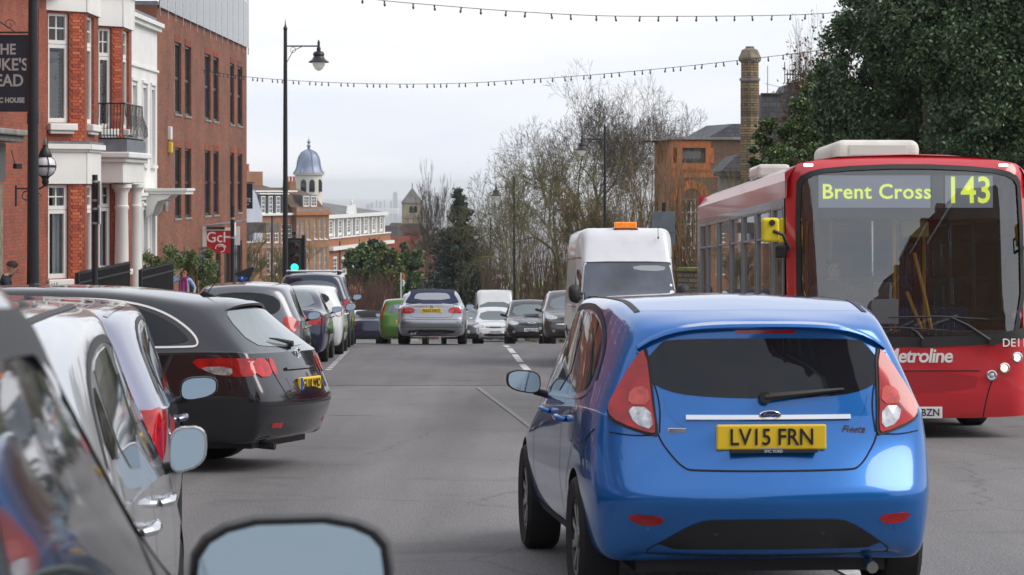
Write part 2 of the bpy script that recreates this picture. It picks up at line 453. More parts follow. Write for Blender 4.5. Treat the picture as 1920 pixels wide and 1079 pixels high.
gxs = [-6000, -1500, -300, -60, -30, 0, 30, 60, 300, 1500, 6000]
for y in gys:
    for x in gxs: gm.v.append((x, y, zg(y) - .06))
for i in range(len(gys) - 1):
    for j in range(len(gxs) - 1):
        a = i * len(gxs) + j; gm.f.append([a, a + 1, a + 1 + len(gxs), a + len(gxs)]); gm.m.append(0)
gm.build('ground', EARTH, smooth=True)['kind'] = 'structure'
def bend(y): return -max(0, y - 60) * .03 - max(0, y - 110) * .05
ROADM = asphalt('road_asphalt', (.178, .172, .174), .18)
ROADM2 = asphalt('resurfaced_asphalt', (.150, .143, .148), .16)
road = sheet('road', lambda y: (-7.0 + bend(y), 9.0 + bend(y)), ROADM, 0, YS)
patch = sheet('road_patch', lambda y: (-6.9 + bend(y), 1.35 + bend(y)), ROADM2, .004, [38.4, 44, 50, 56, 60, 66, 75, 90])
PAVE = brickmat('pavement_slabs', (.26, .25, .235), (.22, .21, .20), (.12, .115, .11), .6, .9, .012, .3)
sheet('pavement_left', lambda y: (-16 + bend(y), -7.14 + bend(y)), PAVE, .12, YS, th=.15)
sheet('pavement_right', lambda y: (9.14 + bend(y), 13 + bend(y)), PAVE, .12, YS, th=.15)
KERBM = mat('granite_kerb', (.30, .30, .295), .75, var=.25, vscale=4, bump=.2)
for nm, sx in (('kerb_left', -7.14), ('kerb_right', 9.0)):
    kr = empty(nm, (0, 0, 0)); kr['kind'] = 'structure'
    for k in range(64):
        y0 = 2 + k * 1.25; y1 = y0 + 1.235; jz = rnd.uniform(-.004, .004)
        mb = MB()
        v = [(sx + bend(y), y, zg(y) + z + jz) for y in (y0, y1) for z in (-.1, .125)] + [(sx + .14 + bend(y), y, zg(y) + z + jz) for y in (y0, y1) for z in (-.1, .12)]
        mb.add(v, [(0, 1, 3, 2), (4, 6, 7, 5), (1, 5, 7, 3), (0, 4, 5, 1), (2, 3, 7, 6)])
        mb.build('kerbstone', KERBM, kr)
LINEM = mat('road_line_paint', (.55, .55, .54), .7, var=.35, vscale=14, col2=(.50, .50, .49), dirt=.3)
FADED = mat('faded_line_paint', (.19, .187, .187), .8, var=.3, vscale=18)
def gpt(px, py):
    """road point seen at a pixel"""
    d = 2.0
    while d < 200 and HOR + -zg(d) / d * FPX > py: d += .02
    return (XX(px, d), d)
def mark(a, b, w, m=LINEM, nm='lane_dash', parent=None, dz=.009):
    (x0, y0), (x1, y1) = a, b
    n = max(1, int(abs(y1 - y0) / 3)); mb = MB()
    dx, dy = x1 - x0, y1 - y0; l = math.hypot(dx, dy); nx, ny = dy / l * w / 2, -dx / l * w / 2
    for i in range(n + 1):
        t = i / n; x, y = x0 + dx * t, y0 + dy * t
        mb.v += [(x - nx, y - ny, zg(y - ny) + dz), (x + nx, y + ny, zg(y + ny) + dz)]
    for i in range(n): mb.f.append([2 * i, 2 * i + 1, 2 * i + 3, 2 * i + 2]); mb.m.append(0)
    return mb.build(nm, m, parent)
lm = empty('lane_markings'); lm['kind'] = 'structure'
for a, b in (((995, 702), (979, 684)), ((976, 680), (965, 665.5)), ((963, 663), (955, 654)), ((953, 652), (947, 648.5))):
    mark(gpt(*a), gpt(*b), .13, parent=lm)
mark(gpt(1640, 1100), gpt(1528, 1040), .11, parent=lm)
mark(gpt(1000, 806), gpt(896, 728), .06, FADED, 'faded_line', lm)
bm_ = empty('bay_markings'); bm_['kind'] = 'structure'
a, b = gpt(615, 695), gpt(652, 658)
for k in range(14):
    t0, t1 = k / 14, (k + .55) / 14
    mark((a[0] + (b[0] - a[0]) * t0, a[1] + (b[1] - a[1]) * t0), (a[0] + (b[0] - a[0]) * t1, a[1] + (b[1] - a[1]) * t1), .1, nm='bay_dash', parent=bm_)
TARM = mat('tar_joint', (.05, .05, .052), .6)
mark(gpt(700, 779), gpt(618, 779.5), .05, FADED, 'joint_line', lm)
IRON = mat('cast_iron', (.05, .048, .046), .5, .4, bump=.3, bscale=40)
# ------------------------------------------------------------ cars
CF = (-1, -.62, 0, .62, 1)
def loft(stations, zf, zsill, bulge_r=.10, bulge_f=.16, crown=.05, inset=.0, shoulder=.10, lip=.02, rings=None):
    """stations rear to front: (yl, wl, yb, xb, zb, yt, xt, zt). Returns verts/faces of a closed cage."""
    V = []; idx = {}
    nS = len(stations)
    def key(k, co):
        if k not in idx: idx[k] = len(V); V.append(co)
        return idx[k]
    sect = []
    for i, (yl, wl_, yb, xb, zb, yt, xt, zt) in enumerate(stations):
        end = -1 if i == 0 else (1 if i == nS - 1 else 0)
        tuck = .09 * -end
        zl = zf + (.06 if end else 0)
        zm = zsill + (zb - zsill) * .42; zh = zsill + (zb - zsill) * .74
        ly = -lip if end < 0 else (lip if end > 0 else 0)
        L = [(wl_ * .82, yl + tuck * 1.3, zl), (wl_ * .95, yl + tuck * .5, zsill), (wl_, yl + ly, zm), (wl_ * (.995), yl + (yb - yl) * .35, zh), (xb, yb, zb)]
        T = (xt, yt, zt); B = (xb, yb, zb)
        s5, s6 = shoulder, .72
        L.append((B[0] + (T[0] - B[0]) * s5 - inset, B[1] + (T[1] - B[1]) * s5, B[2] + (T[2] - B[2]) * s5))
        L.append((B[0] + (T[0] - B[0]) * s6 + .018, B[1] + (T[1] - B[1]) * s6, B[2] + (T[2] - B[2]) * s6))
        L.append(T)
        sect.append(L)
    nJ = 8
    def P(i, j, c, s=None):
        x, y, z = sect[i][j]
        if c in (0, 4):
            return key((i, j, c), (x * CF[c], y, z))
        f = CF[c]; b = 1 - f * f
        yy = y
        if i == 0: yy = y - bulge_r * b
        if i == nS - 1: yy = y + bulge_f * b
        zz = z + (crown * b if j == nJ - 1 else 0)
        return key((i, j, c), (x * f, yy, zz))
    F = []
    for i in range(nS - 1):
        for j in range(nJ - 1):
            F.append([P(i, j, 0), P(i, j + 1, 0), P(i + 1, j + 1, 0), P(i + 1, j, 0)])
            F.append([P(i, j, 4), P(i + 1, j, 4), P(i + 1, j + 1, 4), P(i, j + 1, 4)])
        for c in range(4):
            F.append([P(i, nJ - 1, c), P(i, nJ - 1, c + 1), P(i + 1, nJ - 1, c + 1), P(i + 1, nJ - 1, c)])
            F.append([P(i, 0, c), P(i + 1, 0, c), P(i + 1, 0, c + 1), P(i, 0, c + 1)])
    for j in range(nJ - 1):
        for c in range(4):
            F.append([P(0, j, c), P(0, j, c + 1), P(0, j + 1, c + 1), P(0, j + 1, c)])
            F.append([P(nS - 1, j, c), P(nS - 1, j + 1, c), P(nS - 1, j + 1, c + 1), P(nS - 1, j, c + 1)])
    if rings is not None:
        for (i, j, c), k in idx.items(): rings[k] = (i, j, c)
    return V, F
def subdiv(V, F, lv, fit=.75, mats=(), crease=None):
    """catmull-clark with the control points pulled out so that the surface still reaches them"""
    V0 = np.array(V); C = V0.copy()
    for it in range(3):
        me = bpy.data.meshes.new('cage'); me.from_pydata([tuple(v) for v in C], [], F)
        if crease:
            at = me.attributes.new('crease_edge', 'FLOAT', 'EDGE')
            for e_ in me.edges: at.data[e_.index].value = crease(e_.vertices[0], e_.vertices[1])
        o = bpy.data.objects.new('cage', me); col.objects.link(o)
        m = o.modifiers.new('s', 'SUBSURF'); m.levels = 1 if it < 2 else lv; m.subdivision_type = 'CATMULL_CLARK'; m.quality = 3; m.use_limit_surface = True
        em = evalmesh(o)
        bpy.data.objects.remove(o); bpy.data.meshes.remove(me)
        if it == 2: return em
        co = np.empty(len(em.vertices) * 3); em.vertices.foreach_get('co', co); co = co.reshape(-1, 3)[:len(V0)]
        C = C + (V0 - co) * fit
        bpy.data.meshes.remove(em)
TYREC = {}
def wheel_meshes(r, w, style):
    k = (round(r, 3), w, style)
    if k in TYREC: return TYREC[k]
    t = MB(); rr = r * .66
    t.lathe([(rr, -w * .42), (r * .93, -w * .5), (r, -w * .38), (r, w * .38), (r * .93, w * .5), (rr, w * .42), (rr * .97, w * .3), (rr * .97, -w * .3), (rr, -w * .42)], n=28, axis='x', cap=False)
    for g in (-.2, 0, .2): pass
    m1 = t.mesh('tyre', RUBBER, 35)
    h = MB()
    h.lathe([(rr * .98, w * .40), (rr * .90, w * .42), (rr * .86, w * .3), (rr * .84, -w * .2), (.02, -w * .2)], n=28, axis='x', cap=False, mi=0)
    n = {'five': 5, 'multi': 9, 'steel': 7}[style]
    for s in range(n):
        a = 2 * math.pi * s / n
        hw = {'five': .05, 'multi': .022, 'steel': .06}[style]
        c, sn = math.cos(a), math.sin(a)
        def q(rad, off, x): return (x, rad * c - off * sn, rad * sn + off * c)
        v = [q(.04, -hw * .6, w * .36), q(.04, hw * .6, w * .36), q(rr * .9, hw, w * .40), q(rr * .9, -hw, w * .40),
             q(.04, -hw * .6, w * .2), q(.04, hw * .6, w * .2), q(rr * .9, hw, w * .25), q(rr * .9, -hw, w * .25)]
        h.add(v, [(0, 1, 2, 3), (0, 3, 7, 4), (1, 5, 6, 2), (2, 6, 7, 3)], 1)
    h.lathe([(.055, w * .25), (.055, w * .40), (.03, w * .43)], n=12, axis='x', mi=1)
    m2 = h.mesh('rim', [BLACKP, ALLOY], 35)
    TYREC[k] = (m1, m2); return TYREC[k]
CUTM = mat('arch_black', (.01, .01, .011), .9)
class Car:
    def __init__(s, label, stations, paint, name='parked_car', cat='car', zf=.20, zsill=.27, lv=2, wheels=None, group=None, bodyname='body', crease=None, **kw):
        s.root = empty(name, label=label, cat=cat, group=group)
        rg = {}
        V, F = loft(stations, zf, zsill, rings=rg, **kw)
        cr = dict(crease or {4: .45, 2: .35})
        def cf(a, b):
            ja, jb = rg[a][1], rg[b][1]
            return cr.get(ja, 0) if ja == jb else 0
        me = subdiv(V, F, lv, crease=cf)
        b = MB(); o = link(bodyname, me, s.root); me.name = 'body'
        me.materials.clear(); me.materials.append(paint); me.materials.append(CUTM)
        s.paint = paint; s.body = o
        if wheels:
            s.yr, s.yf, s.r, s.tw, s.trk, style, s.arch = wheels
            k = MB()
            for y in (s.yr, s.yf):
                for sx in (-1, 1):
                    x0, x1 = sorted((sx * (s.trk - s.tw * .9), sx * (s.trk + .5)))
                    k.lathe([(s.arch, x0), (s.arch, x1)], c=(0, y, s.r), n=36, axis='x', mi=1)
            kme = k.mesh('cut', [paint, CUTM], uv=False); ko = bpy.data.objects.new('cut', kme); col.objects.link(ko)
            md = o.modifiers.new('b', 'BOOLEAN'); md.operation = 'DIFFERENCE'; md.object = ko; md.solver = 'EXACT'
            nm = evalmesh(o); o.modifiers.clear(); old = o.data; o.data = nm; bpy.data.meshes.remove(old)
            bpy.data.objects.remove(ko)
            m1, m2 = wheel_meshes(s.r, s.tw, style)
            for y in (s.yr, s.yf):
                for sx in (-1, 1):
                    w = empty('wheel'); w.parent = s.root; KIDS.setdefault(s.root.name, []).append(w)
                    w.location = (sx * s.trk, y, s.r); w.rotation_euler = (rnd.uniform(0, 6), 0, 0 if sx > 0 else math.pi)
                    link('tyre', m1, w); link('rim', m2, w)
        setsmooth(o.data, 50)
        s.co = [v.co.copy() for v in o.data.vertices]
        s.bvh = BVHTree.FromPolygons(s.co, [tuple(p.vertices) for p in o.data.polygons])
    DIR = {'R': (Vector((-1, 0, 0)), lambda a, b: Vector((5, a, b))), 'L': (Vector((1, 0, 0)), lambda a, b: Vector((-5, a, b))),
           'B': (Vector((0, 1, 0)), lambda a, b: Vector((a, -12, b))), 'F': (Vector((0, -1, 0)), lambda a, b: Vector((a, 12, b))),
           'T': (Vector((0, 0, -1)), lambda a, b: Vector((a, b, 6)))}
    def hit(s, view, a, b):
        d, f = s.DIR[view]; o = f(a, b)
        p, n, i, t = s.bvh.ray_cast(o, d)
        if p is None:
            # walk toward the surface: nearest point on the outline
            best = s.bvh.find_nearest(o - d * 0 + d * (o.length - 1))
            p, n = best[0], best[1]
        if n.dot(d) > 0: n = -n
        return p, n
    def patch(s, name, poly, view, m, off=.004, rnd_=2, res=.09, depth=.012, parent=None, smooth=40, label=None):
        if rnd_: poly = chaikin(poly, rnd_)
        P, F = fillpoly(poly, res); V = []; Nn = []
        for a, b in P:
            p, n = s.hit(view, a, b); V.append(p + n * off); Nn.append(n)
        if not F: return None
        d = s.DIR[view][0]
        f = F[0]; fn = (V[f[1]] - V[f[0]]).cross(V[f[2]] - V[f[0]])
        if fn.dot(d) > 0: F = [g[::-1] for g in F]
        skirt(V, F, Nn, depth + off)
        mb = MB(); mb.v = [tuple(v) for v in V]; mb.f = F; mb.m = [0] * len(F)
        o = mb.build(name, m, parent or s.root, smooth=smooth, uv=False)
        if label: o['label'] = label
        return o
    def sides(s, name, poly, m, **k):
        for v in 'RL': s.patch(name, poly, v, m, **k)
    def both(s, name, poly, view, m, **k):
        s.patch(name, poly, view, m, **k); s.patch(name, [(-a, b) for a, b in poly], view, m, **k)
    def seam(s, pts, view, w=.007, m=None, off=.0025, mirror=False, name='seam', step=.05, rnd_=2, parent=None, h=0):
        for sg in ((1, -1) if mirror and view in 'BFT' else (1,)):
            for vw in (('R', 'L') if mirror and view in 'RL' else (view,)):
                q = chaikin([(a * sg, b) for a, b in pts], rnd_, False) if rnd_ else [(a * sg, b) for a, b in pts]
                path = []
                for i in range(len(q) - 1):
                    a, b = q[i], q[i + 1]; k = max(1, int(math.hypot(b[0] - a[0], b[1] - a[1]) / step))
                    path += [(a[0] + (b[0] - a[0]) * t / k, a[1] + (b[1] - a[1]) * t / k) for t in range(k)]
                path.append(q[-1])
                mb = MB(); n = len(path)
                for i in range(n):
                    a, b = path[max(0, i - 1)], path[min(n - 1, i + 1)]
                    dx, dy = b[0] - a[0], b[1] - a[1]; l = math.hypot(dx, dy) or 1
                    for e in (-1, 1):
                        p, nn = s.hit(vw, path[i][0] - dy / l * w / 2 * e, path[i][1] + dx / l * w / 2 * e)
                        mb.v.append(tuple(p + nn * (off + h)))
                for i in range(n - 1):
                    mb.f.append([2 * i, 2 * i + 1, 2 * i + 3, 2 * i + 2]); mb.m.append(0)
                mb.build(name, m or CUTM, parent or s.root, uv=False, smooth=60)
    def mirrors(s, y, z, x=None, m=None, size=(.21, .13), glass_back=True, cap=None, tilt=.10):
        for sg in (1, -1):
            p, n = s.hit('R' if sg > 0 else 'L', y, z)
            W_, H_ = size; mb = MB()
            # tapered housing, narrow at the front
            x0 = abs(p.x) + .035
            rr = [(0, .96), (.03, 1.0), (.07, .86), (.11, .5), (.125, .2)]
            n_ = 18; vs = []
            for dy, sc in rr:
                for i in range(n_):
                    t = 2 * math.pi * i / n_; cx, cz = math.cos(t), math.sin(t)
                    ex = abs(cx) ** .6 * (1 if cx > 0 else -1); ez = abs(cz) ** .6 * (1 if cz > 0 else -1)
                    hh = H_ / 2 * (1 if ex < 0 else 1 - .22 * ex)
                    vs.append((sg * (x0 + W_ / 2 + ex * W_ / 2 * sc), y + dy, z + .03 + ez * hh * sc + (.012 * ex)))
            fs = [(j * n_ + i, j * n_ + (i + 1) % n_, (j + 1) * n_ + (i + 1) % n_, (j + 1) * n_ + i) for j in range(len(rr) - 1) for i in range(n_)]
            fs.append([(len(rr) - 1) * n_ + i for i in range(n_)]); fs.append(list(range(n_)))
            if sg < 0: pass
            mb.add(vs, fs, 0)
            o = mb.build('door_mirror', m or s.paint, s.root, smooth=50, uv=False)
            g = MB(); gv = [(sg * (x0 + W_ / 2) + (v[0] - sg * (x0 + W_ / 2)) * .93, y - .006 - H_ * .46 * tilt + (v[2] - z - .03) * .91 * tilt, z + .03 + (v[2] - z - .03) * .91) for v in vs[:n_]]
            g.add(gv, [list(range(n_))], 0); g.build('mirror_glass', MIRRORG, o, uv=False)
            k = MB(); k.tube([(sg * (abs(p.x) - .03), y + .06, z - .055), (sg * (x0 + .03), y + .06, z - .03), (sg * (x0 + .06), y + .05, z - .01)], [.022, .020, .018], 8)
            k.build('mirror_stalk', BLACKPL, o, uv=False)
    def handles(s, ys, z, m=None):
        for sg, v in ((1, 'R'), (-1, 'L')):
            for y in ys:
                p, n = s.hit(v, y, z)
                mb = MB(); mb.tube([p + n * .005 + Vector((0, -.10, 0)), p + n * .035 + Vector((0, -.08, .004)), p + n * .038 + Vector((0, 0, .006)), p + n * .035 + Vector((0, .08, .004)), p + n * .005 + Vector((0, .10, 0))], [.012, .016, .017, .016, .012], 8)
                mb.build('door_handle', m or s.paint, s.root, smooth=60, uv=False)
    def plate(s, view, z, text, pm, w=.52, h=.111, x=0, tilt=0, blue=False, out=.012):
        p, n = s.hit(view, x, z); sg = -1 if view == 'B' else 1
        mb = MB(); y = p.y + sg * out
        mb.bb(x - w / 2, min(y, y - sg * .03), z - h / 2, x + w / 2, max(y, y - sg * .03), z + h / 2)
        o = mb.build('number_plate', pm, s.root, bevel=.008); 
        if blue:
            b = MB(); b.bb(x - w / 2 + .004, y + sg * .0, z - h / 2 + .004, x - w / 2 + .05, y + sg * .004, z + h / 2 - .004); b.build('country_band', mat('plate_blue', (.02, .06, .45), .4), o)
        textobj('lettering', text, h * .92, o, (x + (.015 if blue else 0), y + sg * .004, z - .002), (R(90), 0, 0 if view == 'B' else math.pi), INK, .001, bold=.0012, sx=.88 * w / .52)
        return o
    def wiper(s, x0, z0, x1, z1, view='B', m=None):
        pts = []
        for t in (0, .1, .35, .7, 1):
            p, n = s.hit(view, x0 + (x1 - x0) * t, z0 + (z1 - z0) * t); pts.append(p + n * (.03 if 0 < t < 1 else .025))
        mb = MB(); mb.tube(pts, [.022, .02, .016, .012, .006], 6)
        p, n = s.hit(view, x0, z0); mb.lathe([(.028, -.02), (.026, .02)], c=tuple(p + n * .02), n=10, axis='y')
        mb.build('wiper', BLACKPL, s.root, smooth=50, uv=False)

def hatch_st(L, W, H, belt_r=.98, belt_f=.90, bonnet=.86, ws_base=None, roof_f=None, roof_r=.36, xt=.56, rear_w=.80, slope_r=.10, nose_z=.62, deckz=None, tail=None, roofdrop=.06, shoulder_x=None):
    """stations of a hatchback or estate. y runs from the rear bumper -L/2 to the nose L/2"""
    a = -L / 2; b = L / 2; w = W / 2
    wb = ws_base if ws_base is not None else b - L * .26
    rf = roof_f if roof_f is not None else wb - .62
    S = [(a, w * rear_w, a + slope_r, w * (rear_w + .01), belt_r, a + roof_r, w * xt * 1.04, H - roofdrop),
         (a + .10, w * .93, a + slope_r + .10, w * .93, belt_r, a + roof_r + .12, w * xt * 1.14, H - roofdrop * .55),
         (a + .40, w * .99, a + .50, w * .985, belt_r - .005, a + roof_r + .45, w * xt * 1.22, H - .015),
         (a + L * .30, w, a + L * .30, w * .975, belt_r - .02, a + L * .33, w * xt * 1.26, H),
         (a + L * .48, w, a + L * .48, w * .975, (belt_r + belt_f) / 2, (a + L * .33 + rf) / 2 + .1, w * xt * 1.25, H),
         (wb - .35, w, wb - .30, w * .97, belt_f + .01, rf, w * xt * 1.17, H - .045),
         (wb, w, wb + .03, w * .95, belt_f, wb + .02, w * .82, bonnet + .075),
         (wb + (b - wb) * .40, w * .99, wb + (b - wb) * .42, w * .92, (belt_f + nose_z) / 2 + .05, wb + (b - wb) * .42, w * .74, bonnet),
         (b - .26, w * .95, b - .27, w * .86, nose_z + .04, b - .30, w * .68, bonnet - .085),
         (b, w * .74, b - .06, w * .72, nose_z - .02, b - .14, w * .62, nose_z + .06)]
    return S
def saloon_st(L, W, H, belt=.90, deck=1.0, bonnet=.88, deck_len=.62, rw_len=.75, ws_base=None, xt=.56, nose_z=.62, roofs=.0):
    a = -L / 2; b = L / 2; w = W / 2
    wb = ws_base if ws_base is not None else b - L * .28
    rf = wb - .68; dk = a + deck_len; rr = dk + rw_len
    S = [(a, w * .80, a + .05, w * .80, belt - .03, a + .08, w * .72, deck - .04),
         (a + .12, w * .93, a + .14, w * .92, belt, a + .16, w * .76, deck),
         (dk - .06, w * .985, dk - .06, w * .965, belt + .02, dk - .05, w * .80, deck + .01),
         (dk + .30, w, dk + .26, w * .975, belt + .02, (dk + rr) / 2, w * xt * 1.34, (deck + H) / 2 + .06),
         (rr + .1, w, rr + .05, w * .975, belt + .01, rr + .08, w * xt * 1.22, H - .03),
         ((rr + rf) / 2, w, (rr + rf) / 2, w * .975, belt, (rr + rf) / 2, w * xt * 1.23, H),
         (wb - .35, w, wb - .30, w * .97, belt, rf, w * xt * 1.16, H - .05),
         (wb, w, wb + .03, w * .95, belt - .01, wb + .02, w * .82, bonnet + .07),
         (wb + (b - wb) * .45, w * .99, wb + (b - wb) * .45, w * .92, (belt + nose_z) / 2 + .05, wb + (b - wb) * .45, w * .74, bonnet),
         (b - .26, w * .95, b - .27, w * .86, nose_z + .06, b - .30, w * .68, bonnet - .08),
         (b, w * .76, b - .05, w * .74, nose_z, b - .12, w * .64, nose_z + .10)]
    return S
def paint(name, c, metal=.0, rough=.28, dirt=.0, coat=1.):
    return mat(name, c, rough, metal, .5, coat, dirt=dirt, coatrough=.03)

# ---------------------------------------- the blue hatchback
P_BLUE = paint('blue_car_paint', (.001, .135, .47), .35, .22)
a_ = -1.985; w_ = .861; H_ = 1.468
SW = .972
ST = [
 (a_, .70, a_ + .10, .745, .93, a_ + .20, .555, 1.335),
 (a_ + .12, .825, a_ + .20, .805, .95, a_ + .36, .585, 1.40),
 (a_ + .45, .861, a_ + .52, .845, .955, a_ + .75, .625, 1.455),
 (a_ + 1.15, .861, a_ + 1.15, .842, .93, a_ + 1.25, .645, H_),
 (a_ + 1.85, .861, a_ + 1.85, .835, .90, a_ + 1.8, .645, H_),
 (a_ + 2.45, .861, a_ + 2.50, .83, .87, a_ + 2.15, .61, 1.42),
 (a_ + 2.85, .861, a_ + 2.92, .80, .85, a_ + 2.95, .68, .98),
 (a_ + 3.30, .85, a_ + 3.30, .76, .78, a_ + 3.28, .62, .88),
 (a_ + 3.75, .80, a_ + 3.70, .70, .68, a_ + 3.66, .56, .76),
 (a_ + 3.97, .60, a_ + 3.90, .58, .60, a_ + 3.86, .48, .65)]
ST = [(s[0], s[1] * SW, s[2], s[3] * SW, s[4], s[5], s[6], s[7]) for s in ST]
fc = Car('blue five-door hatchback seen from behind on the near carriageway', ST, P_BLUE, name='blue_hatchback', lv=3, zf=.25, zsill=.30, lip=.06,
         crease={4: .6, 2: .75, 7: .3},
         wheels=(a_ + .70, a_ + 3.19, .305, .20, .745, 'multi', .345), bulge_r=.13, crown=.040)
fc.patch('rear_window', [(-.585, 1.17), (-.53, 1.065), (-.30, 1.02), (.30, 1.02), (.53, 1.065), (.585, 1.17), (.50, 1.265), (.46, 1.30), (-.46, 1.30), (-.50, 1.265)], 'B', CARGLASS, res=.06, off=.003)
# tail lights wrap the corner
red = [(.545, 1.245), (.60, 1.16), (.715, .99), (.73, .93), (.60, .865), (.515, .85), (.53, .98)]
red = [(.556, 1.25), (.60, 1.215), (.72, 1.02), (.745, .95), (.70, .905), (.545, .85), (.53, .87), (.543, 1.0)]
fc.both('light_surround', [(x + (.008 if x > .6 else -.012), z + (.010 if z > 1.1 else -.012)) for x, z in red], 'B', BLACKPL, off=.008, rnd_=1, res=.04)
fc.both('tail_light', red, 'B', REDLENS, off=.014, rnd_=1, res=.04)
fc.both('light_insert', [(.56, 1.075), (.635, 1.06), (.652, .985), (.548, .985)], 'B', mat('pink_lens', (.55, .07, .06), .12, coat=.6, var=.3, vscale=25), off=.018, rnd_=1, res=.04, depth=.002)
fc.both('clear_lens', [(.552, .975), (.655, .975), (.625, .895), (.54, .868)], 'B', CLEARLENS, off=.018, rnd_=1, res=.04, depth=.002)
fc.seam([(.525, .86), (.50, .80), (.42, .70), (.36, .688), (-.36, .688), (-.42, .70), (-.50, .80), (-.525, .86)], 'B', .008)
fc.seam([(-.60, 1.23), (-.53, 1.10), (-.505, .98), (-.515, .86)], 'B', .007, mirror=True)
fc.seam([(-.49, 1.03), (-.46, .93), (-.40, .885)], 'B', .005, mirror=True, m=P_BLUE)
fc.patch('bumper_insert', [(-.60, .30), (-.50, .37), (-.36, .455), (-.26, .468), (.26, .468), (.36, .455), (.50, .37), (.60, .30), (.5, .283), (-.5, .283)], 'B', BLACKPL, off=.006, rnd_=1)
fc.both('rear_reflector', [(.50, .478), (.68, .49), (.64, .44), (.53, .432)], 'B', REDLENS, off=.005, rnd_=1, res=.05)
for x, z in ((-.58, .42), (-.27, .40), (.23, .40), (.60, .42)):
    p, n = fc.hit('B', x, z); mb = MB(); mb.lathe([(.012, .012), (.0115, -.006)], c=tuple(p), n=12, axis='y')
    mb.lathe([(.015, .0), (.014, -.004), (.0125, -.004), (.012, .0)], c=tuple(p), n=12, axis='y'); mb.build('parking_sensor', BLACKPL if abs(x) < .4 else P_BLUE, fc.root, smooth=40)
fc.patch('chrome_strip', [(-.39, .940), (.39, .940), (.39, .918), (-.39, .918)], 'B', CHROME, off=.016, rnd_=0)
fc.patch('brake_light', [(-.145, 1.338), (.145, 1.338), (.14, 1.322), (-.14, 1.322)], 'B', REDLENS, off=.004, rnd_=0)
pl = fc.plate('B', .842, 'LV15 FRN', PLATEY, out=.022, h=.118)
p, n = fc.hit('B', 0, .77)
mb = MB(); mb.bb(-.20, p.y - .03, .772, .21, p.y + .02, .787); mb.build('dealer_tag', BLACKPL, fc.root)
textobj('tag_lettering', 'SMC FORD', .018, fc.root, (0, p.y - .032, .779), (R(90), 0, 0), WHITEPR, .0006)
p, n = fc.hit('B', 0, .945)
mb = MB(); n_ = 32
for k, (sc, dy) in enumerate(((1, .0), (1, -.014), (.88, -.016), (.86, -.012))):
    for i in range(n_): t = 2 * math.pi * i / n_; mb.v.append((.053 * sc * math.cos(t), p.y - .008 + dy, .943 + .022 * sc * math.sin(t)))
for k in range(3):
    for i in range(n_): mb.f.append([k * n_ + i, k * n_ + (i + 1) % n_, (k + 1) * n_ + (i + 1) % n_, (k + 1) * n_ + i]); mb.m.append(0)
mb.f.append([3 * n_ + i for i in range(n_)]); mb.m.append(1)
em = mb.build('oval_badge', [CHROME, mat('badge_blue', (.01, .03, .16), .2, coat=1)], fc.root, smooth=40)
textobj('badge_script', 'Ford', .034, em, (0, p.y - .021, .943), (R(90), 0, 0), CHROME, .001, shear=.35, sx=1.2)
p, n = fc.hit('B', .40, .875)
textobj('model_script', 'Fiesta', .052, fc.root, (.40, p.y - .004, .872), (R(88), 0, R(9)), CHROME, .002, shear=.4, bold=.0008)
p, n = fc.hit('B', -.43, .87)
mb = MB(); mb.box((-.435, p.y - .001, .872), (.085, .006, .022), rz=R(-10)); bd = mb.build('trim_badge', CHROME, fc.root, bevel=.003)
fc.wiper(-.02, 1.02, .36, 1.055)
# spoiler blade over the glass
vs = []
nx = 21
for i in range(nx):
    x = -.60 + 1.20 * i / (nx - 1); f = 1 - (x / .60) ** 2
    for (dy, dz, k) in ((.26, .0, 0), (.10, -.002, 1), (-.045, -.022, 1), (-.05, -.036, 1), (.03, -.05, 1)):
        zz = 1.352 + .024 * f + dz - .085 * (abs(x) / .6) ** 5 + (.016 if k == 1 else 0)
        yy = a_ + .20 + dy - .145 * f
        if k == 0:
            h, nn = fc.hit('T', x, yy); zz = h.z + .001
        vs.append((x, yy, zz))
mb = MB(); fs = [(i * 5 + j, i * 5 + j + 1, (i + 1) * 5 + j + 1, (i + 1) * 5 + j) for i in range(nx - 1) for j in range(4)]
fs += [(0, 1, 2, 3, 4), tuple((nx - 1) * 5 + j for j in (4, 3, 2, 1, 0))]
mb.add(vs, fs); mb.build('roof_spoiler', P_BLUE, fc.root, smooth=60)
# side glass
def y_(t): return a_ + t
fc.sides('side_window', [(y_(.62), 1.02), (y_(.50), 1.12), (y_(.64), 1.30), (y_(.95), 1.392), (y_(1.28), 1.41), (y_(1.28), 1.0)], CARGLASS, rnd_=1)
fc.sides('side_window', [(y_(1.38), .995), (y_(1.38), 1.412), (y_(1.9), 1.405), (y_(2.2), 1.35), (y_(2.62), 1.10), (y_(2.78), .955)], CARGLASS, rnd_=1)
fc.seam([(y_(.45), 1.06), (y_(.62), .995), (y_(1.4), .972), (y_(2.85), .925)], 'R', .018, CHROME, mirror=True, name='window_trim', off=.006)
fc.seam([(y_(.43), 1.09), (y_(.52), 1.28), (y_(.95), 1.43), (y_(1.6), 1.445), (y_(2.25), 1.385), (y_(2.7), 1.1)], 'R', .03, BLACKPL, mirror=True, name='window_seal', off=.003)
fc.seam([(y_(1.33), 1.42), (y_(1.33), .95), (y_(1.32), .5), (y_(1.30), .33)], 'R', .008, mirror=True)
fc.seam([(y_(.62), 1.0), (y_(.80), .75), (y_(1.05), .56), (y_(1.15), .33)], 'R', .008, mirror=True)
fc.seam([(y_(.20), .87), (y_(.36), .80), (y_(.42), .64)], 'R', .007, mirror=True)
fc.seam([(-.74, .86), (-.64, .845), (-.53, .85)], 'B', .006, mirror=True)
fc.seam([(y_(2.62), .93), (y_(2.66), .6), (y_(2.58), .33)], 'R', .008, mirror=True)
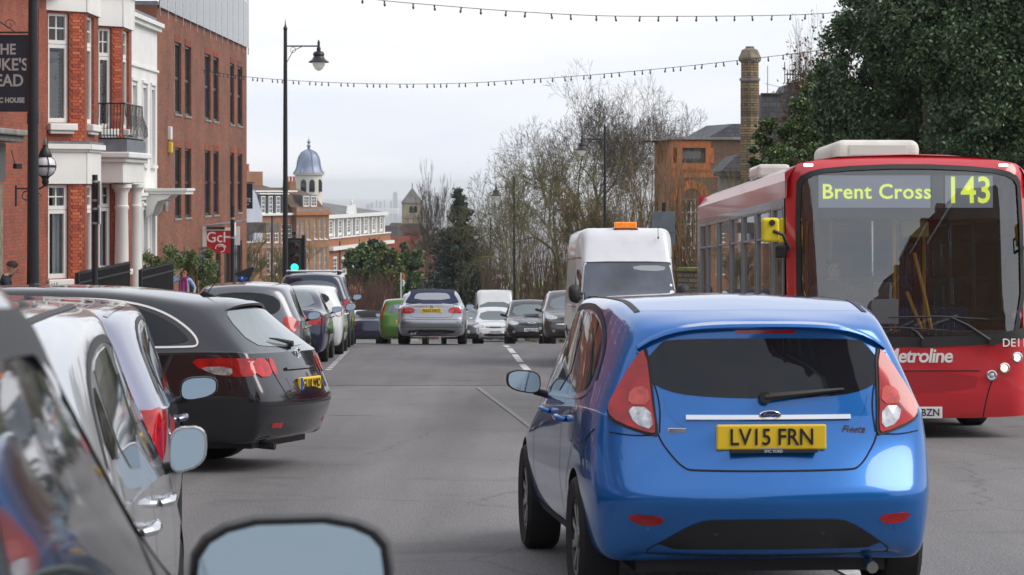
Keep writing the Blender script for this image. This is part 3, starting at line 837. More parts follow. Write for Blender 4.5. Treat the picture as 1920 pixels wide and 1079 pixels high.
fc.seam([(y_(1.15), .30), (y_(2.7), .30)], 'R', .05, BLACKPL, mirror=True, name='sill_trim', off=.004)
fc.seam([(.56, y_(.42)), (.585, y_(1.2)), (.57, y_(2.05))], 'T', .028, BLACKPL, mirror=True, name='roof_channel', off=.003)
fc.patch('windscreen', [(-.60, y_(2.84)), (-.50, y_(2.22)), (0, y_(2.14)), (.50, y_(2.22)), (.60, y_(2.84)), (0, y_(2.98))], 'T', CARGLASS)
fc.handles((y_(1.25), y_(2.2) - .12), .86)
fc.mirrors(y_(2.62), .97, m=BLACKPL, size=(.20, .135))
mb = MB(); mb.tube([(.50, a_ + .12, .23), (.50, a_ + .02, .22)], .028, 12); mb.build('tail_pipe', ALLOY, fc.root)
mb = MB(); mb.box((0, a_ + .75, .25), (1.2, 1.1, .12)); mb.build('underbody', BLACKPL, fc.root)
def put(car, x, yrear, yaw, L, dz=0):
    """rear bumper centre at (x, yrear)"""
    d = Vector((-math.sin(yaw), math.cos(yaw))); place(car.root if hasattr(car, 'root') else car, x + d.x * L / 2, yrear + d.y * L / 2, yaw, dz)
put(fc, 1.205, 12.0, R(5.4), 3.97)
# ------------------------------------------------------------ the bus
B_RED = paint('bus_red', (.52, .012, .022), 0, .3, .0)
B_REDD = mat('side_bus_red', (.36, .010, .022), .3, coat=.35, var=.1)  # deeper red for side panels, roof edges and rear panel
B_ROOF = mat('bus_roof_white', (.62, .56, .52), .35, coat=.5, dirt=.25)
B_BAND = mat('bus_window_band', (.02, .02, .022), .25, coat=.4)
SEE = thinglass('clear_glazing', (.90, .93, .97), ior=2.25)
SEED = thinglass('dark_glazing', (.55, .57, .59), ior=2.0)
YEL = mat('yellow_rail', (.80, .42, .02), .4)
bus = empty('bus', label='red single-deck bus with Brent Cross 143 on its destination blind', cat='bus')
def bfront(x, z):
    ax = abs(x); y = .07 * (x / 1.2) ** 2 + .42 * max(0, (ax - .98) / .25) ** 2.2 * .5
    if z > .95: y += .16 * ((z - .95) / 1.9) ** 1.6
    if z > 2.62: y += .20 * ((z - 2.62) / .22) ** 2
    if z < .5: y += .05 * ((.5 - z) / .3) ** 2
    return y
def bf(off=0):
    def f(x, z):
        e = .004; y = bfront(x, z)
        n = Vector((-(bfront(x + e, z) - bfront(x - e, z)) / (2 * e), 1, -(bfront(x, z + e) - bfront(x, z - e)) / (2 * e))).normalized() * -1
        return Vector((x, y, z)) + n * off, n
    return f
XE = 1.225
top = [(XE, 2.66), (1.1, 2.745), (.8, 2.80), (.4, 2.835), (0, 2.845), (-.4, 2.835), (-.8, 2.80), (-1.1, 2.745), (-XE, 2.66)]
ws = [(-1.125, 1.05), (-.8, 1.0), (0, .965), (.8, 1.0), (1.125, 1.05), (1.13, 2.52), (1.06, 2.63), (.8, 2.69), (0, 2.725), (-.8, 2.69), (-1.06, 2.63), (-1.13, 2.52)]
lowz = .95
parts_f = MB()
def addp(mb, src): mb.add(src.v, src.f)
addp(parts_f, panel([(-XE, .22), (-.6, .20), (.6, .20), (XE, .22), (XE, 1.05)] + [ws[4], ws[3], ws[2], ws[1], ws[0]] + [(-XE, 1.05)], bf(), .07, .03))
addp(parts_f, panel([(-XE, 1.05), ws[0], ws[11], (-XE, 2.52)], bf(), .07, .03))
addp(parts_f, panel([(XE, 1.05), (XE, 2.52), ws[5], ws[4]], bf(), .07, .03))
addp(parts_f, panel([(XE, 2.52)] + top + [(-XE, 2.52)] + [ws[11], ws[10], ws[9], ws[8], ws[7], ws[6], ws[5]], bf(), .05, .03))
bf_o = parts_f.build('front_panel', B_RED, bus, smooth=50, uv=False)
# black gasket round the glass
def ringp(outer, inner, func, off, m, nm, parent):
    n = len(outer); mb = MB()
    for (a, b), (c, d) in zip(outer, inner):
        mb.v += [tuple(func(off)(a, b)[0]), tuple(func(off)(c, d)[0])]
    for i in range(n): j = (i + 1) % n; mb.f.append([2 * i, 2 * i + 1, 2 * j + 1, 2 * j]); mb.m.append(0)
    return mb.build(nm, m, parent, smooth=60, uv=False)
def dens(p, k=6): return [(p[i][0] + (p[(i + 1) % len(p)][0] - p[i][0]) * t / k, p[i][1] + (p[(i + 1) % len(p)][1] - p[i][1]) * t / k) for i in range(len(p)) for t in range(k)]
wsc = dens(chaikin(ws, 1), 4)
def scl(p, k, cz=1.85): return [(x * k, cz + (z - cz) * (1 + (k - 1) * 1.35)) for x, z in p]
ringp(scl(wsc, 1.012), scl(wsc, .972), bf, .006, BLACKPL, 'windscreen_seal', bus)
wsg = panel(scl(chaikin(ws, 1), .99), bf(-.004), .12, .006).build('windscreen', SEE, bus, smooth=60, uv=False)
# black sweep under the glass
panel([(-1.19, 1.02), (-1.15, 1.09), (-.8, 1.03), (0, .995), (.8, 1.03), (1.15, 1.10), (1.21, 1.12), (1.2, 1.0), (.8, .93), (0, .90), (-.8, .93)], bf(.009), .08, .02, 1).build('scuttle_panel', BLACKPL, bus, smooth=60, uv=False)
# lower front detail
panel([(-.80, .66), (.66, .66), (.60, .46), (-.74, .46)], bf(.006), .1, .02, 1).build('grille_panel', mat('bus_red_dark', (.36, .008, .015), .35, coat=.6), bus, smooth=60, uv=False)
panel([(-.9, .44), (-.62, .445), (.62, .445), (.72, .44), (.68, .20), (-.85, .20)], bf(.012), .1, .03, 1).build('bumper', B_RED, bus, smooth=60, uv=False)
for pts in ([(.70, .20), (.74, .45), (.82, .66), (1.0, .80), (1.21, .93)], [(-.70, .20), (-.74, .45), (-.82, .66), (-1.0, .80), (-1.21, .93)], [(.66, .67), (-.66, .67)]):
    q = chaikin(pts, 2, False); mb = MB(); mb.tube([bf(.001)(a, b)[0] for a, b in q], .006, 5); mb.build('panel_gap', CUTM, bus)
for sg in (1, -1):
    lh = panel([(sg * .72, .60), (sg * .76, .56), (sg * 1.16, .70), (sg * 1.20, .86), (sg * 1.08, .89)], bf(.006), .06, .02, 1).build('headlight_cluster', B_RED, bus, smooth=60, uv=False)
    for (x, z, on) in ((1.04, .805, 2), (.91, .70, 1), (.78, .625, 0)):
        p, n = bf(.012)(sg * x, z); hb = MB()
        hb.lathe([(.052, .02), (.052, -.012), (.044, -.016), (.040, -.004), (.002, .012)], c=tuple(p), n=20, axis='y', cap=False)
        h = hb.build('headlight', [CHROME], lh, smooth=40)
        g = MB(); g.lathe([(.029, -.004), (.020, -.014), (.001, -.018)], c=tuple(p), n=16, axis='y')
        lit = mat('lit_warm_lamp', (1, .9, .6), .3, emit=(1, .82, .5), estr=1.0) if on == 1 else mat('lit_white_lamp', (1, 1, 1), .3, emit=(1, 1, 1), estr=.9)
        g.build('bulb', lit if on else CLEARLENS, h, smooth=40)
for x in (-1.01, .955):
    p, n = bf(.0)(x, 2.725); g = MB(); g.box(p + Vector((0, -.008, 0)), (.10, .03, .035)); o = g.build('marker_light', mat('marker_lens', (.8, .8, .78), .2, coat=1., emit=(1, 1, .9), estr=.6), bus, bevel=.01)
t_ = textobj('operator_name', 'Metroline', .195, bus, (.04, bfront(0, .8) - .004, .815), (R(90), 0, 0), WHITEPR, .002, bold=.0035, shear=.15, spacing=.9)
textobj('fleet_lettering', 'DE1145', .115, bus, (1.07, bfront(1.0, .93) - .012, .945), (R(90), 0, R(9)), WHITEPR, .002, bold=.001)
mb = MB(); mb.bb(-.24, -.016, .20, .28, .0, .315); o = mb.build('number_plate', PLATEW, bus, bevel=.006)
textobj('lettering', '10 BZN', .10, o, (.10, -.019, .256), (R(90), 0, 0), INK, .001, bold=.0012, sx=.95)
# destination blind
def lb(nm, x0, z0, x1, z1, y, m, par): q = MB(); q.bb(x0, y, z0, x1, y + .01, z1); return q.build(nm, m, par)
ds = MB(); ds.bb(-1.09, .30, 2.19, 1.09, .62, 2.66); ds_o = ds.build('destination_box', mat('box_dark', (.03, .032, .042), .5), bus)
blind = mat('blind_panel', (.27, .29, .34), .4, emit=(.25, .28, .36), estr=.22)
lb('blind', -.90, 2.30, .13 + .1, 2.625, .288, blind, ds_o); lb('blind', .25, 2.30, .36, 2.625, .290, mat('blind_gap', (.17, .18, .21), .4), ds_o); lb('blind', .38, 2.30, .86, 2.625, .288, blind, ds_o)
LED = mat('blind_letters', (.62, .70, .06), .5, emit=(.80, .92, .10), estr=.55)
textobj('destination_lettering', 'Brent Cross', .208, ds_o, (-.315, .284, 2.455), (R(90), 0, 0), LED, .001, bold=.003, sx=1.02, spacing=1.05)
textobj('route_number', '143', .375, ds_o, (.615, .284, 2.465), (R(90), 0, 0), LED, .001, bold=.005, sx=.84)
# sides and roof
LB = 10.2
pan = [(.62, 1.45), (1.66, 2.95), (3.10, 4.35), (4.48, 5.72), (5.85, 7.25), (7.40, 8.75), (8.88, 9.75)]
def wall(L, H0, H1, rects, depth, u0=0):
    """vertical wall in local x/z at y=0 facing -y, with real openings; returns MB"""
    us = sorted({u0, L} | {r[0] for r in rects} | {r[2] for r in rects}); zs = sorted({H0, H1} | {r[1] for r in rects} | {r[3] for r in rects})
    mb = MB()
    for i in range(len(us) - 1):
        for j in range(len(zs) - 1):
            cu, cz = (us[i] + us[i + 1]) / 2, (zs[j] + zs[j + 1]) / 2
            if any(r[0] < cu < r[2] and r[1] < cz < r[3] for r in rects): continue
            mb.quad((us[i], 0, zs[j]), (us[i + 1], 0, zs[j]), (us[i + 1], 0, zs[j + 1]), (us[i], 0, zs[j + 1]))
    for r in rects:
        a, b, c, d = r[:4]; D = depth
        mb.quad((a, 0, b), (a, D, b), (c, D, b), (c, 0, b)); mb.quad((a, 0, d), (c, 0, d), (c, D, d), (a, D, d))
        mb.quad((a, 0, b), (a, 0, d), (a, D, d), (a, D, b)); mb.quad((c, 0, b), (c, D, b), (c, D, d), (c, 0, d))
    return mb
def swap(mb, sg, x, y0=0):
    mb.v = [(sg * (x - v[1]), v[0] + y0, v[2]) for v in mb.v]; return mb
for sg in (-1, 1):
    w = wall(LB, 1.12, 2.40, [(a, 1.22, b, 2.32) for a, b in pan], .04, .50)
    swap(w, sg, 1.222).build('window_surround', B_BAND, bus)
    q = MB(); pr = [(1.222, 1.12), (1.225, .7), (1.21, .32), (1.17, .24)]
    wy = [.40, 2.0 - .05, 3.0, 7.6, 8.65, LB]
    for k in range(len(wy) - 1):
        arch = k in (1, 3)
        for (x0, z0), (x1, z1) in zip(pr, pr[1:]):
            if arch and z0 < 1.0: continue
            q.quad((sg * x0, wy[k], z0), (sg * x0, wy[k + 1], z0), (sg * x1, wy[k + 1], max(z1, .85 if arch else 0)), (sg * x1, wy[k], max(z1, .85 if arch else 0)))
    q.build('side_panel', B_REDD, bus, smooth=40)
    for a, b in pan:
        g = MB(); x = 1.222 - .02
        g.bb(sg * x, a, 1.22, sg * (x - .006), b, 2.32); so = g.build('side_window', SEED if a > 1 else SEE, bus, uv=False)
        f = MB()
        for zz in (1.22, 2.0, 2.30): f.bb(sg * (x + .024), a, zz, sg * (x), b, zz + .025)
        for yy in (a, b - .025): f.bb(sg * (x + .026), yy, 1.22, sg * x, yy + .025, 2.32)
        f.build('window_frame', mat('window_metal', (.33, .33, .34), .35, .7), so)
rf = MB(); prof = [(1.222, 2.40), (1.215, 2.58), (1.15, 2.70), (1.0, 2.77), (.7, 2.815), (0, 2.835)]
prof = prof + [(-x, z) for x, z in prof[-2::-1]]
ys = [.30, 2, 5, 8, LB]
for y0, y1 in zip(ys, ys[1:]):
    for k in range(len(prof) - 1):
        (x0, z0), (x1, z1) = prof[k], prof[k + 1]
        rf.add([(x0, y0, z0), (x0, y1, z0), (x1, y1, z1), (x1, y0, z1)], [(0, 1, 2, 3)], 1 if 2 <= k <= 7 else 0)
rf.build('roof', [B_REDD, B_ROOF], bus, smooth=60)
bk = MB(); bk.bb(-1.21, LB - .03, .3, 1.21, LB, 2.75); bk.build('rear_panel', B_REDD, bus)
fl = MB(); fl.bb(-1.2, .25, .34, 1.2, LB - .1, .40); fl.bb(-1.18, 6.5, .40, 1.18, LB - .1, .75); fl.build('floor_pan', mat('bus_floor', (.22, .22, .23), .7), bus)
cl = MB(); cl.bb(-1.15, .65, 2.56, 1.15, LB - .1, 2.58); cl.build('ceiling_panel', mat('bus_ceiling', (.55, .55, .54), .6), bus)
ac = MB(); ac.bb(-.64, .9, 2.80, .24, 2.6, 3.02); ac.build('air_conditioning_unit', mat('ac_white', (.70, .67, .62), .45, dirt=.3), bus, bevel=.09, bseg=4)
ac = MB(); ac.bb(-.50, .885, 2.86, .10, .897, 2.965); ac.build('air_conditioning_grille', mat('ac_recess', (.60, .57, .53), .5), bus, bevel=.02)
ac = MB(); ac.bb(-1.08, 4.1, 2.75, -.70, 5.0, 2.91); ac.build('roof_vent', B_ROOF, bus, bevel=.04)
# mirrors
for sg in (-1, 1):
    mo = MB(); mo.box((sg * 1.42, .02, 2.07), (.17, .13, .24)); m_ = mo.build('wing_mirror', mat('yellow_mirror', (.78, .62, .02), .45, var=.1), bus, bevel=.03, bseg=3)
    mo = MB(); mo.tube([(sg * 1.20, .25, 1.90), (sg * 1.24, -.02, 1.88), (sg * 1.30, -.06, 2.02), (sg * 1.40, -.06, 2.06)], .018, 8); mo.lathe([(.03, -.02), (.03, .02)], c=(sg * 1.41, -.05, 2.14), axis='y'); mo.build('mirror_arm', BLACKPL, m_, smooth=50)
mo = MB(); mo.box((-1.27, .35, 1.86), (.12, .10, .13)); mo.build('door_camera', BLACKPL, bus, bevel=.02)
mo = MB(); mo.box((-1.25, .45, 2.07), (.05, .09, .26)); mo.build('side_mirror_rear', mat('yellow_mirror'), bus, bevel=.02)
# wipers
for (px_, pz, bx, bz, bl) in ((.78, .955, .25, 1.20, .50), (.10, .955, -.15, 1.09, .50)):
    mo = MB(); P0, P1 = bf(.05)(px_, pz)[0], bf(.035)(bx + .12, bz)[0]
    mo.tube([P0, (P0 * .4 + P1 * .6) + Vector((0, -.02, .02)), P1], [.022, .014, .01], 6)
    mo.tube([bf(.018)(bx - bl, bz - .0)[0], bf(.022)(bx, bz + .01)[0], bf(.018)(bx + bl, bz - .02)[0]], [.008, .012, .008], 6)
    mo.lathe([(.04, -.03), (.035, .03)], c=tuple(P0), axis='y', n=10); mo.build('wiper', BLACKPL, bus, smooth=50)
p, n = bf(-.012)(1.06, 1.22)
mo = MB(); mo.lathe([(.055, -.001), (.055, .001)], c=tuple(p), axis='y', n=20); st_ = mo.build('sticker', mat('sticker_red', (.6, .05, .05), .5), bus)
mo = MB(); mo.lathe([(.040, -.003), (.040, -.002)], c=tuple(p), axis='y', n=20); mo.build('sticker_disc', mat('sticker_blue', (.15, .45, .75), .5), st_)
# cab and saloon
DASH = mat('dashboard', (.06, .065, .075), .6)
mo = MB(); mo.bb(-1.12, .25, .4, 1.1, .62, 1.06); mo.build('dashboard', DASH, bus, bevel=.04)
mo = MB(); mo.lathe([(.21, 0), (.225, .012), (.21, .024)], c=(-.62, .80, 1.12), n=24, cap=False); mo.tube([(-.83, .8, 1.13), (-.41, .8, 1.13)], .012, 6); mo.build('steering_wheel', BLACKPL, bus, smooth=50)
mo = MB(); mo.bb(-.10, .85, .9, -.07, 1.9, 1.55); mo.bb(-.3, .75, 1.12, -.02, .95, 1.38); mo.build('ticket_machine', mat('machine_white', (.62, .66, .68), .4), bus, bevel=.01)
rails = [((-.02, 1.0, .4), (-.02, 1.0, 2.5)), ((.45, 1.9, .4), (.45, 1.9, 2.5)), ((-.45, 2.6, .4), (-.45, 2.6, 2.5)), ((.45, 3.6, .4), (.45, 3.6, 2.5)), ((-.45, 4.6, .4), (-.45, 4.6, 2.5)), ((.10, .95, 1.45), (.30, .80, .85)), ((.18, .95, 1.85), (.36, .8, .9)), ((-.45, 2.6, 2.3), (-.45, 9, 2.3)), ((.45, 1.9, 2.3), (.45, 9, 2.3))]
for a, b in rails:
    mo = MB(); mo.tube([a, ((a[0] + b[0]) / 2, (a[1] + b[1]) / 2 - (.04 if abs(a[2] - b[2]) < 1.2 and a[1] < 1 else 0), (a[2] + b[2]) / 2), b], .019, 8); mo.build('grab_rail', YEL, bus, smooth=60)
SEATM = mat('seat_fabric', (.06, .12, .30), .9, var=.3, vscale=30)
k = MB(); k.bb(-.22, 0, .40, .22, .44, .50); k.box((0, .46, .82), (.44, .08, .72), rx=R(-8)); k.box((0, .50, 1.20), (.34, .07, .14), rx=R(-8))
kme = k.mesh('passenger_seat', SEATM)
for y in (2.8, 3.7, 4.6, 5.5, 6.6, 7.6, 8.6):
    for x in (-.92, -.47, .47, .92):
        o = link('passenger_seat', kme, bus); o.location = (x, y, .35 if y > 6 else 0)
        bb_ = o.modifiers.new('b', 'BEVEL'); bb_.width = .03; bb_.segments = 2
        o.rotation_euler = (0, 0, math.pi)
        o.location.y += .5
mo = MB(); mo.box((.18, .9, 2.10), (.28, .05, .17)); mo.build('cab_notice', mat('notice_yellow', (.72, .62, .12), .5), bus, bevel=.02)
m1, m2 = wheel_meshes(.46, .27, 'steel')
for y in (2.48, 8.1):
    for sg in (-1, 1):
        w = empty('wheel'); w.parent = bus; w.location = (sg * 1.06, y, .46); w.rotation_euler = (0, 0, 0 if sg > 0 else math.pi); link('tyre', m1, w); link('rim', m2, w)
mo = MB(); mo.bb(-.88, .5, .26, .88, 9.8, .36); mo.bb(-.75, 2.2, .3, .75, 2.7, .42); mo.build('chassis', BLACKPL, bus)
place(bus, XX(1714, 25.4), 25.4, R(1.05))

# ------------------------------------------------------------ other vehicles
P_BLACK = paint('black_car_paint', (.008, .008, .013), .1, .2)
P_NAVY = paint('navy_car_paint', (.010, .014, .045), .25, .25)
P_SILVER = paint('silver_car_paint', (.36, .37, .40), .75, .26, .12)
P_SILV2 = paint('lavender_silver_paint', (.24, .25, .34), .7, .26)
P_WHITE = paint('white_car_paint', (.66, .67, .68), 0, .35, .08)
P_GUN = paint('gunmetal_paint', (.13, .13, .15), .55, .26)
P_GREEN = paint('green_car_paint', (.07, .19, .02), .2, .3)
P_DGREY = paint('dark_grey_paint', (.035, .037, .045), .5, .28)
P_BRONZE = paint('grey_bronze_paint', (.06, .055, .055), .4, .28)
RED2 = REDLENS

# black estate at an angle to the road
L = 4.78; a = -L / 2; b = L / 2
st = [(a, .79, a + .12, .80, .97, a + .56, .54, 1.345),
      (a + .10, .875, a + .22, .865, .98, a + .76, .58, 1.385),
      (a + .50, .90, a + .62, .885, .98, a + 1.12, .615, 1.435),
      (a + 1.40, .905, a + 1.40, .885, .955, a + 1.7, .64, 1.48),
      (a + 2.30, .905, a + 2.30, .88, .935, a + 2.4, .64, 1.48),
      (a + 3.00, .905, a + 3.05, .875, .915, a + 2.95, .60, 1.42),
      (a + 3.45, .905, a + 3.55, .85, .90, a + 3.68, .72, .97),
      (a + 4.05, .89, a + 4.05, .80, .84, a + 4.05, .66, .90),
      (a + 4.50, .84, a + 4.48, .74, .72, a + 4.42, .60, .78),
      (b, .66, b - .06, .62, .62, b - .12, .52, .68)]
av = Car('black estate car with fin aerial turned across the kerb, tail out into the road', st, P_BLACK, name='black_estate_car', lv=3, zf=.24, zsill=.29,
         wheels=(a + 1.02, a + 3.72, .325, .21, .80, 'multi', .365), lip=.04, bulge_r=.12)
Y = lambda t: a + t
av.sides('side_window', [(Y(.60), 1.045), (Y(.70), 1.15), (Y(.92), 1.27), (Y(1.18), 1.355), (Y(1.50), 1.38), (Y(1.50), 1.03)], CARGLASS, rnd_=2)
av.sides('side_window', [(Y(1.57), 1.03), (Y(1.57), 1.395), (Y(1.86), 1.40), (Y(1.70), 1.025)], CARGLASS, rnd_=0)
av.sides('side_window', [(Y(1.76), 1.025), (Y(1.92), 1.40), (Y(2.48), 1.40), (Y(2.48), 1.0)], CARGLASS, rnd_=0)
av.sides('side_window', [(Y(2.56), 1.0), (Y(2.56), 1.40), (Y(2.95), 1.35), (Y(3.45), 1.06), (Y(3.50), .98)], CARGLASS, rnd_=0)
av.seam([(Y(1.6), 1.012), (Y(.62), 1.022), (Y(.53), 1.04), (Y(.62), 1.15), (Y(.88), 1.30), (Y(1.18), 1.385), (Y(1.6), 1.42), (Y(2.6), 1.425), (Y(3.05), 1.36), (Y(3.6), 1.05)], 'R', .016, mat('warm_chrome', (.80, .74, .68), .15, 1.), mirror=True, name='window_trim', off=.006)
av.seam([(Y(1.5), 1.012), (Y(2.5), .985), (Y(3.6), .96)], 'R', .014, mat('warm_chrome'), mirror=True, name='window_trim', off=.006)
av.seam([(Y(1.53), 1.42), (Y(1.50), 1.0), (Y(1.52), .7), (Y(1.58), .3)], 'R', .007, mirror=True)
av.seam([(Y(.70), .28), (Y(.72), .36), (Y(.62), .52)], 'R', .007, mirror=True)
av.patch('rear_window', [(-.62, 1.04), (-.52, 1.27), (-.42, 1.325), (.42, 1.325), (.52, 1.27), (.62, 1.04), (.3, 1.015), (-.3, 1.015)], 'B', mat('sky_bright_rear_glass', (.16, .19, .20), .04, 0, spec=.9, coat=.6), rnd_=1)  # brightness of the sky is painted into this glass colour
# light that wraps from flank to tailgate
for v, k in (('L', -1), ('R', 1)):
    av.patch('tail_light', [(Y(.60), .925), (Y(.36), .94), (Y(.16), .935), (Y(.08), .93), (Y(.05), .82), (Y(.08), .785), (Y(.34), .795), (Y(.50), .84)], v, RED2, off=.010, rnd_=1, res=.05)
    av.patch('light_insert', [(Y(.50), .865), (Y(.24), .87), (Y(.22), .80), (Y(.36), .80), (Y(.45), .83)], v, CLEARLENS, off=.014, rnd_=1, res=.05, depth=.002)
av.both('tail_light', [(.60, .93), (.80, .93), (.82, .78), (.60, .785)], 'B', RED2, off=.010, rnd_=1, res=.05)
av.both('tail_light', [(.50, .925), (.58, .93), (.58, .79), (.52, .79)], 'B', RED2, off=.006, rnd_=1, res=.05)
av.patch('tailgate_recess', [(-.42, .82), (.42, .82), (.38, .60), (-.38, .60)], 'B', P_BLACK, off=.002, rnd_=1)
av.patch('chrome_strip', [(-.36, .845), (.36, .845), (.36, .825), (-.36, .825)], 'B', P_DGREY, off=.02, rnd_=0)
av.seam([(-.60, .93), (-.57, .78), (-.50, .60), (-.46, .575), (.46, .575), (.50, .60), (.57, .78), (.60, .93)], 'B', .008)
av.seam([(-.86, .55), (-.5, .545), (.5, .545), (.86, .55)], 'B', .006)
av.plate('B', .705, 'GU10 WJO', PLATEY, x=.02, blue=True)
av.both('rear_reflector', [(.50, .40), (.66, .40), (.66, .365), (.50, .36)], 'B', RED2, rnd_=0)
av.wiper(.0, 1.02, -.30, 1.07)
p, n = av.hit('B', .0, .955)
e = MB()
def ell(mb, c, rx, rz, t, y, n=28, mi=0):
    ps = [(c[0] + rx * math.cos(2 * math.pi * i / n), y, c[1] + rz * math.sin(2 * math.pi * i / n)) for i in range(n + 1)]
    mb.tube(ps, t, 5, mi, cap=False)
ell(e, (0, .955), .062, .042, .005, p.y - .008); ell(e, (0, .955), .020, .041, .005, p.y - .011); ell(e, (0, .975), .042, .015, .005, p.y - .011)
e.build('emblem', CHROME, av.root, smooth=60)
textobj('model_letters', 'T-Spirit', .03, av.root, (-.40, av.hit('B', -.40, .655)[0].y - .006, .655), (R(90), 0, R(-10)), CHROME, .002)
e = MB(); h, n = av.hit('T', 0, Y(.78)); e.prism([(Y(.70), h.z - .01), (Y(.83), h.z + .045), (Y(.90), h.z - .01)], -.022, .022, axis='x'); fa = e.build('aerial_fin', BLACKPL, av.root, bevel=.012)
e = MB(); e.tube([(0, Y(.80), h.z + .03), (0, Y(.66), h.z + .20)], [.005, .002], 5); e.build('aerial', BLACKPL, fa)
e = MB(); nx = 15
for i in range(nx):
    x = -.52 + 1.04 * i / (nx - 1); f = 1 - (x / .52) ** 2
    for dy, dz in ((.30, .02), (.02, .008), (-.05, -.012), (-.04, -.032), (.10, -.04)): e.v.append((x, Y(.53) + dy - .11 * f, 1.352 + .04 * f + dz - .05 * (abs(x) / .52) ** 5))
for i in range(nx - 1):
    for j in range(4): e.f.append([i * 5 + j, i * 5 + j + 1, (i + 1) * 5 + j + 1, (i + 1) * 5 + j]); e.m.append(0)
e.build('roof_spoiler', P_BLACK, av.root, smooth=60)
av.handles((Y(1.75), Y(2.65)), .90); av.mirrors(Y(3.28), 1.0)
e = MB(); e.box((0, Y(.8), .25), (1.3, 1.3, .12)); e.tube([(-.45, Y(.3), .22), (-.45, Y(.02), .20)], .03, 10); e.build('underbody', BLACKPL, av.root)
yaw = R(75)
# stand it by its near rear wheel: pixel 437, 860
f_ = Vector((-math.sin(yaw), math.cos(yaw))); r_ = Vector((math.cos(yaw), math.sin(yaw)))
wp = Vector((XX(408, 22.6), 22.6)); lw = Vector((.80, Y(1.02)))
cpos = wp - (r_ * lw.x + f_ * lw.y)
place(av.root, cpos.x, cpos.y, yaw)

def std(car, glass=CARGLASS, rear=None, ys=(), zb=1.0, zt=1.36, seams=(), hz=.86, mir=None, rwin=None, mm=None):
    """side windows given as yz polygons, rear window as xz polygon"""
    for p in ys: car.sides('side_window', p, glass, rnd_=1)
    if rwin: car.patch('rear_window', rwin, 'B', rear or glass, rnd_=2)
    for y in seams: car.seam([(y, zt + .02), (y, zb - .02), (y + .02, .32)], 'R', .007, mirror=True)
    car.handles([y - .22 if len(seams) else y for y in seams], hz)
    if mir: car.mirrors(*mir, m=mm)
def wsc_(car, poly, g=CARGLASS): car.patch('windscreen', poly, 'T', g, rnd_=1)

# 1. silver hatch with a black rear window beyond the estate
L = 4.2; a = -L / 2; Y = lambda t: a + t
c5 = Car('gunmetal hatchback with roof spoiler and black rear window, parked just beyond the black estate', hatch_st(L, 1.76, 1.50), P_GUN, group='cars parked along the left kerb',
         wheels=(a + .80, a + 3.4, .31, .2, .76, 'five', .35))
std(c5, ys=[[(Y(.55), 1.07), (Y(.75), 1.36), (Y(1.4), 1.42), (Y(1.4), 1.03)], [(Y(1.5), 1.03), (Y(1.5), 1.42), (Y(2.1), 1.38), (Y(2.75), 1.02), (Y(2.9), .97)]],
    seams=(Y(1.45), Y(2.75)), mir=(Y(2.75), 1.0), mm=BLACKPL, rwin=[(-.60, 1.08), (-.50, 1.40), (.50, 1.40), (.60, 1.08), (0, 1.03)])
c5.both('tail_light', [(.58, 1.05), (.80, 1.03), (.84, .82), (.66, .84)], 'B', REDLENS, off=.01); c5.plate('B', .8, 'KX06 RTV', PLATEY)
put(c5, XX(452, 37.5), 37.5, R(2), L)
# 2. dark saloon with the oval sticker
L = 4.52; a = -L / 2; Y = lambda t: a + t
c6 = Car('dark navy saloon with GB sticker and red wedge tail lights, behind the gunmetal hatchback', saloon_st(L, 1.74, 1.42, belt=.93, deck=1.02), P_NAVY, group='cars parked along the left kerb',
         wheels=(a + 1.05, a + 3.75, .31, .2, .75, 'five', .35))
std(c6, ys=[[(Y(1.02), 1.02), (Y(1.45), 1.30), (Y(1.95), 1.34), (Y(1.95), .99)], [(Y(2.05), .99), (Y(2.05), 1.345), (Y(2.5), 1.31), (Y(3.1), .98)]],
    seams=(Y(2.0), Y(3.0)), mir=(Y(3.0), .98), mm=P_NAVY)
c6.patch('rear_window', [(-.62, 1.09), (-.50, 1.345), (-.35, 1.365), (.35, 1.365), (.50, 1.345), (.62, 1.09), (0, 1.06)], 'B', SKYGLASS, rnd_=1)
c6.both('tail_light', [(.40, .80), (.52, .97), (.86, .93), (.86, .72), (.52, .74)], 'B', REDLENS, off=.01, rnd_=1); c6.sides('tail_light', [(Y(-.02), .92), (Y(.16), .94), (Y(.13), .74), (Y(-.02), .74)], REDLENS, off=.01, rnd_=0)
c6.patch('country_sticker', [(.20 + .07 * math.cos(t * .524), .89 + .05 * math.sin(t * .524)) for t in range(12)], 'B', WHITEPR, rnd_=0)
textobj('sticker_letters', 'GB', .06, c6.root, (.20, c6.hit('B', .2, .89)[0].y - .008, .89), (R(90), 0, 0), INK, .001)
c6.seam([(.0, Y(.95)), (0, Y(1.0))], 'T', .006, name='aerial_base')
e = MB(); h, n = c6.hit('T', .05, Y(1.75)); e.tube([h, h + Vector((0, -.03, .25))], .004, 5); e.build('aerial', BLACKPL, c6.root)
c6.seam([(-.55, 1.0), (-.50, .66), (.50, .66), (.55, 1.0)], 'B', .007)
put(c6, XX(606, 49.2) - .80, 49.2, R(1.8), L)
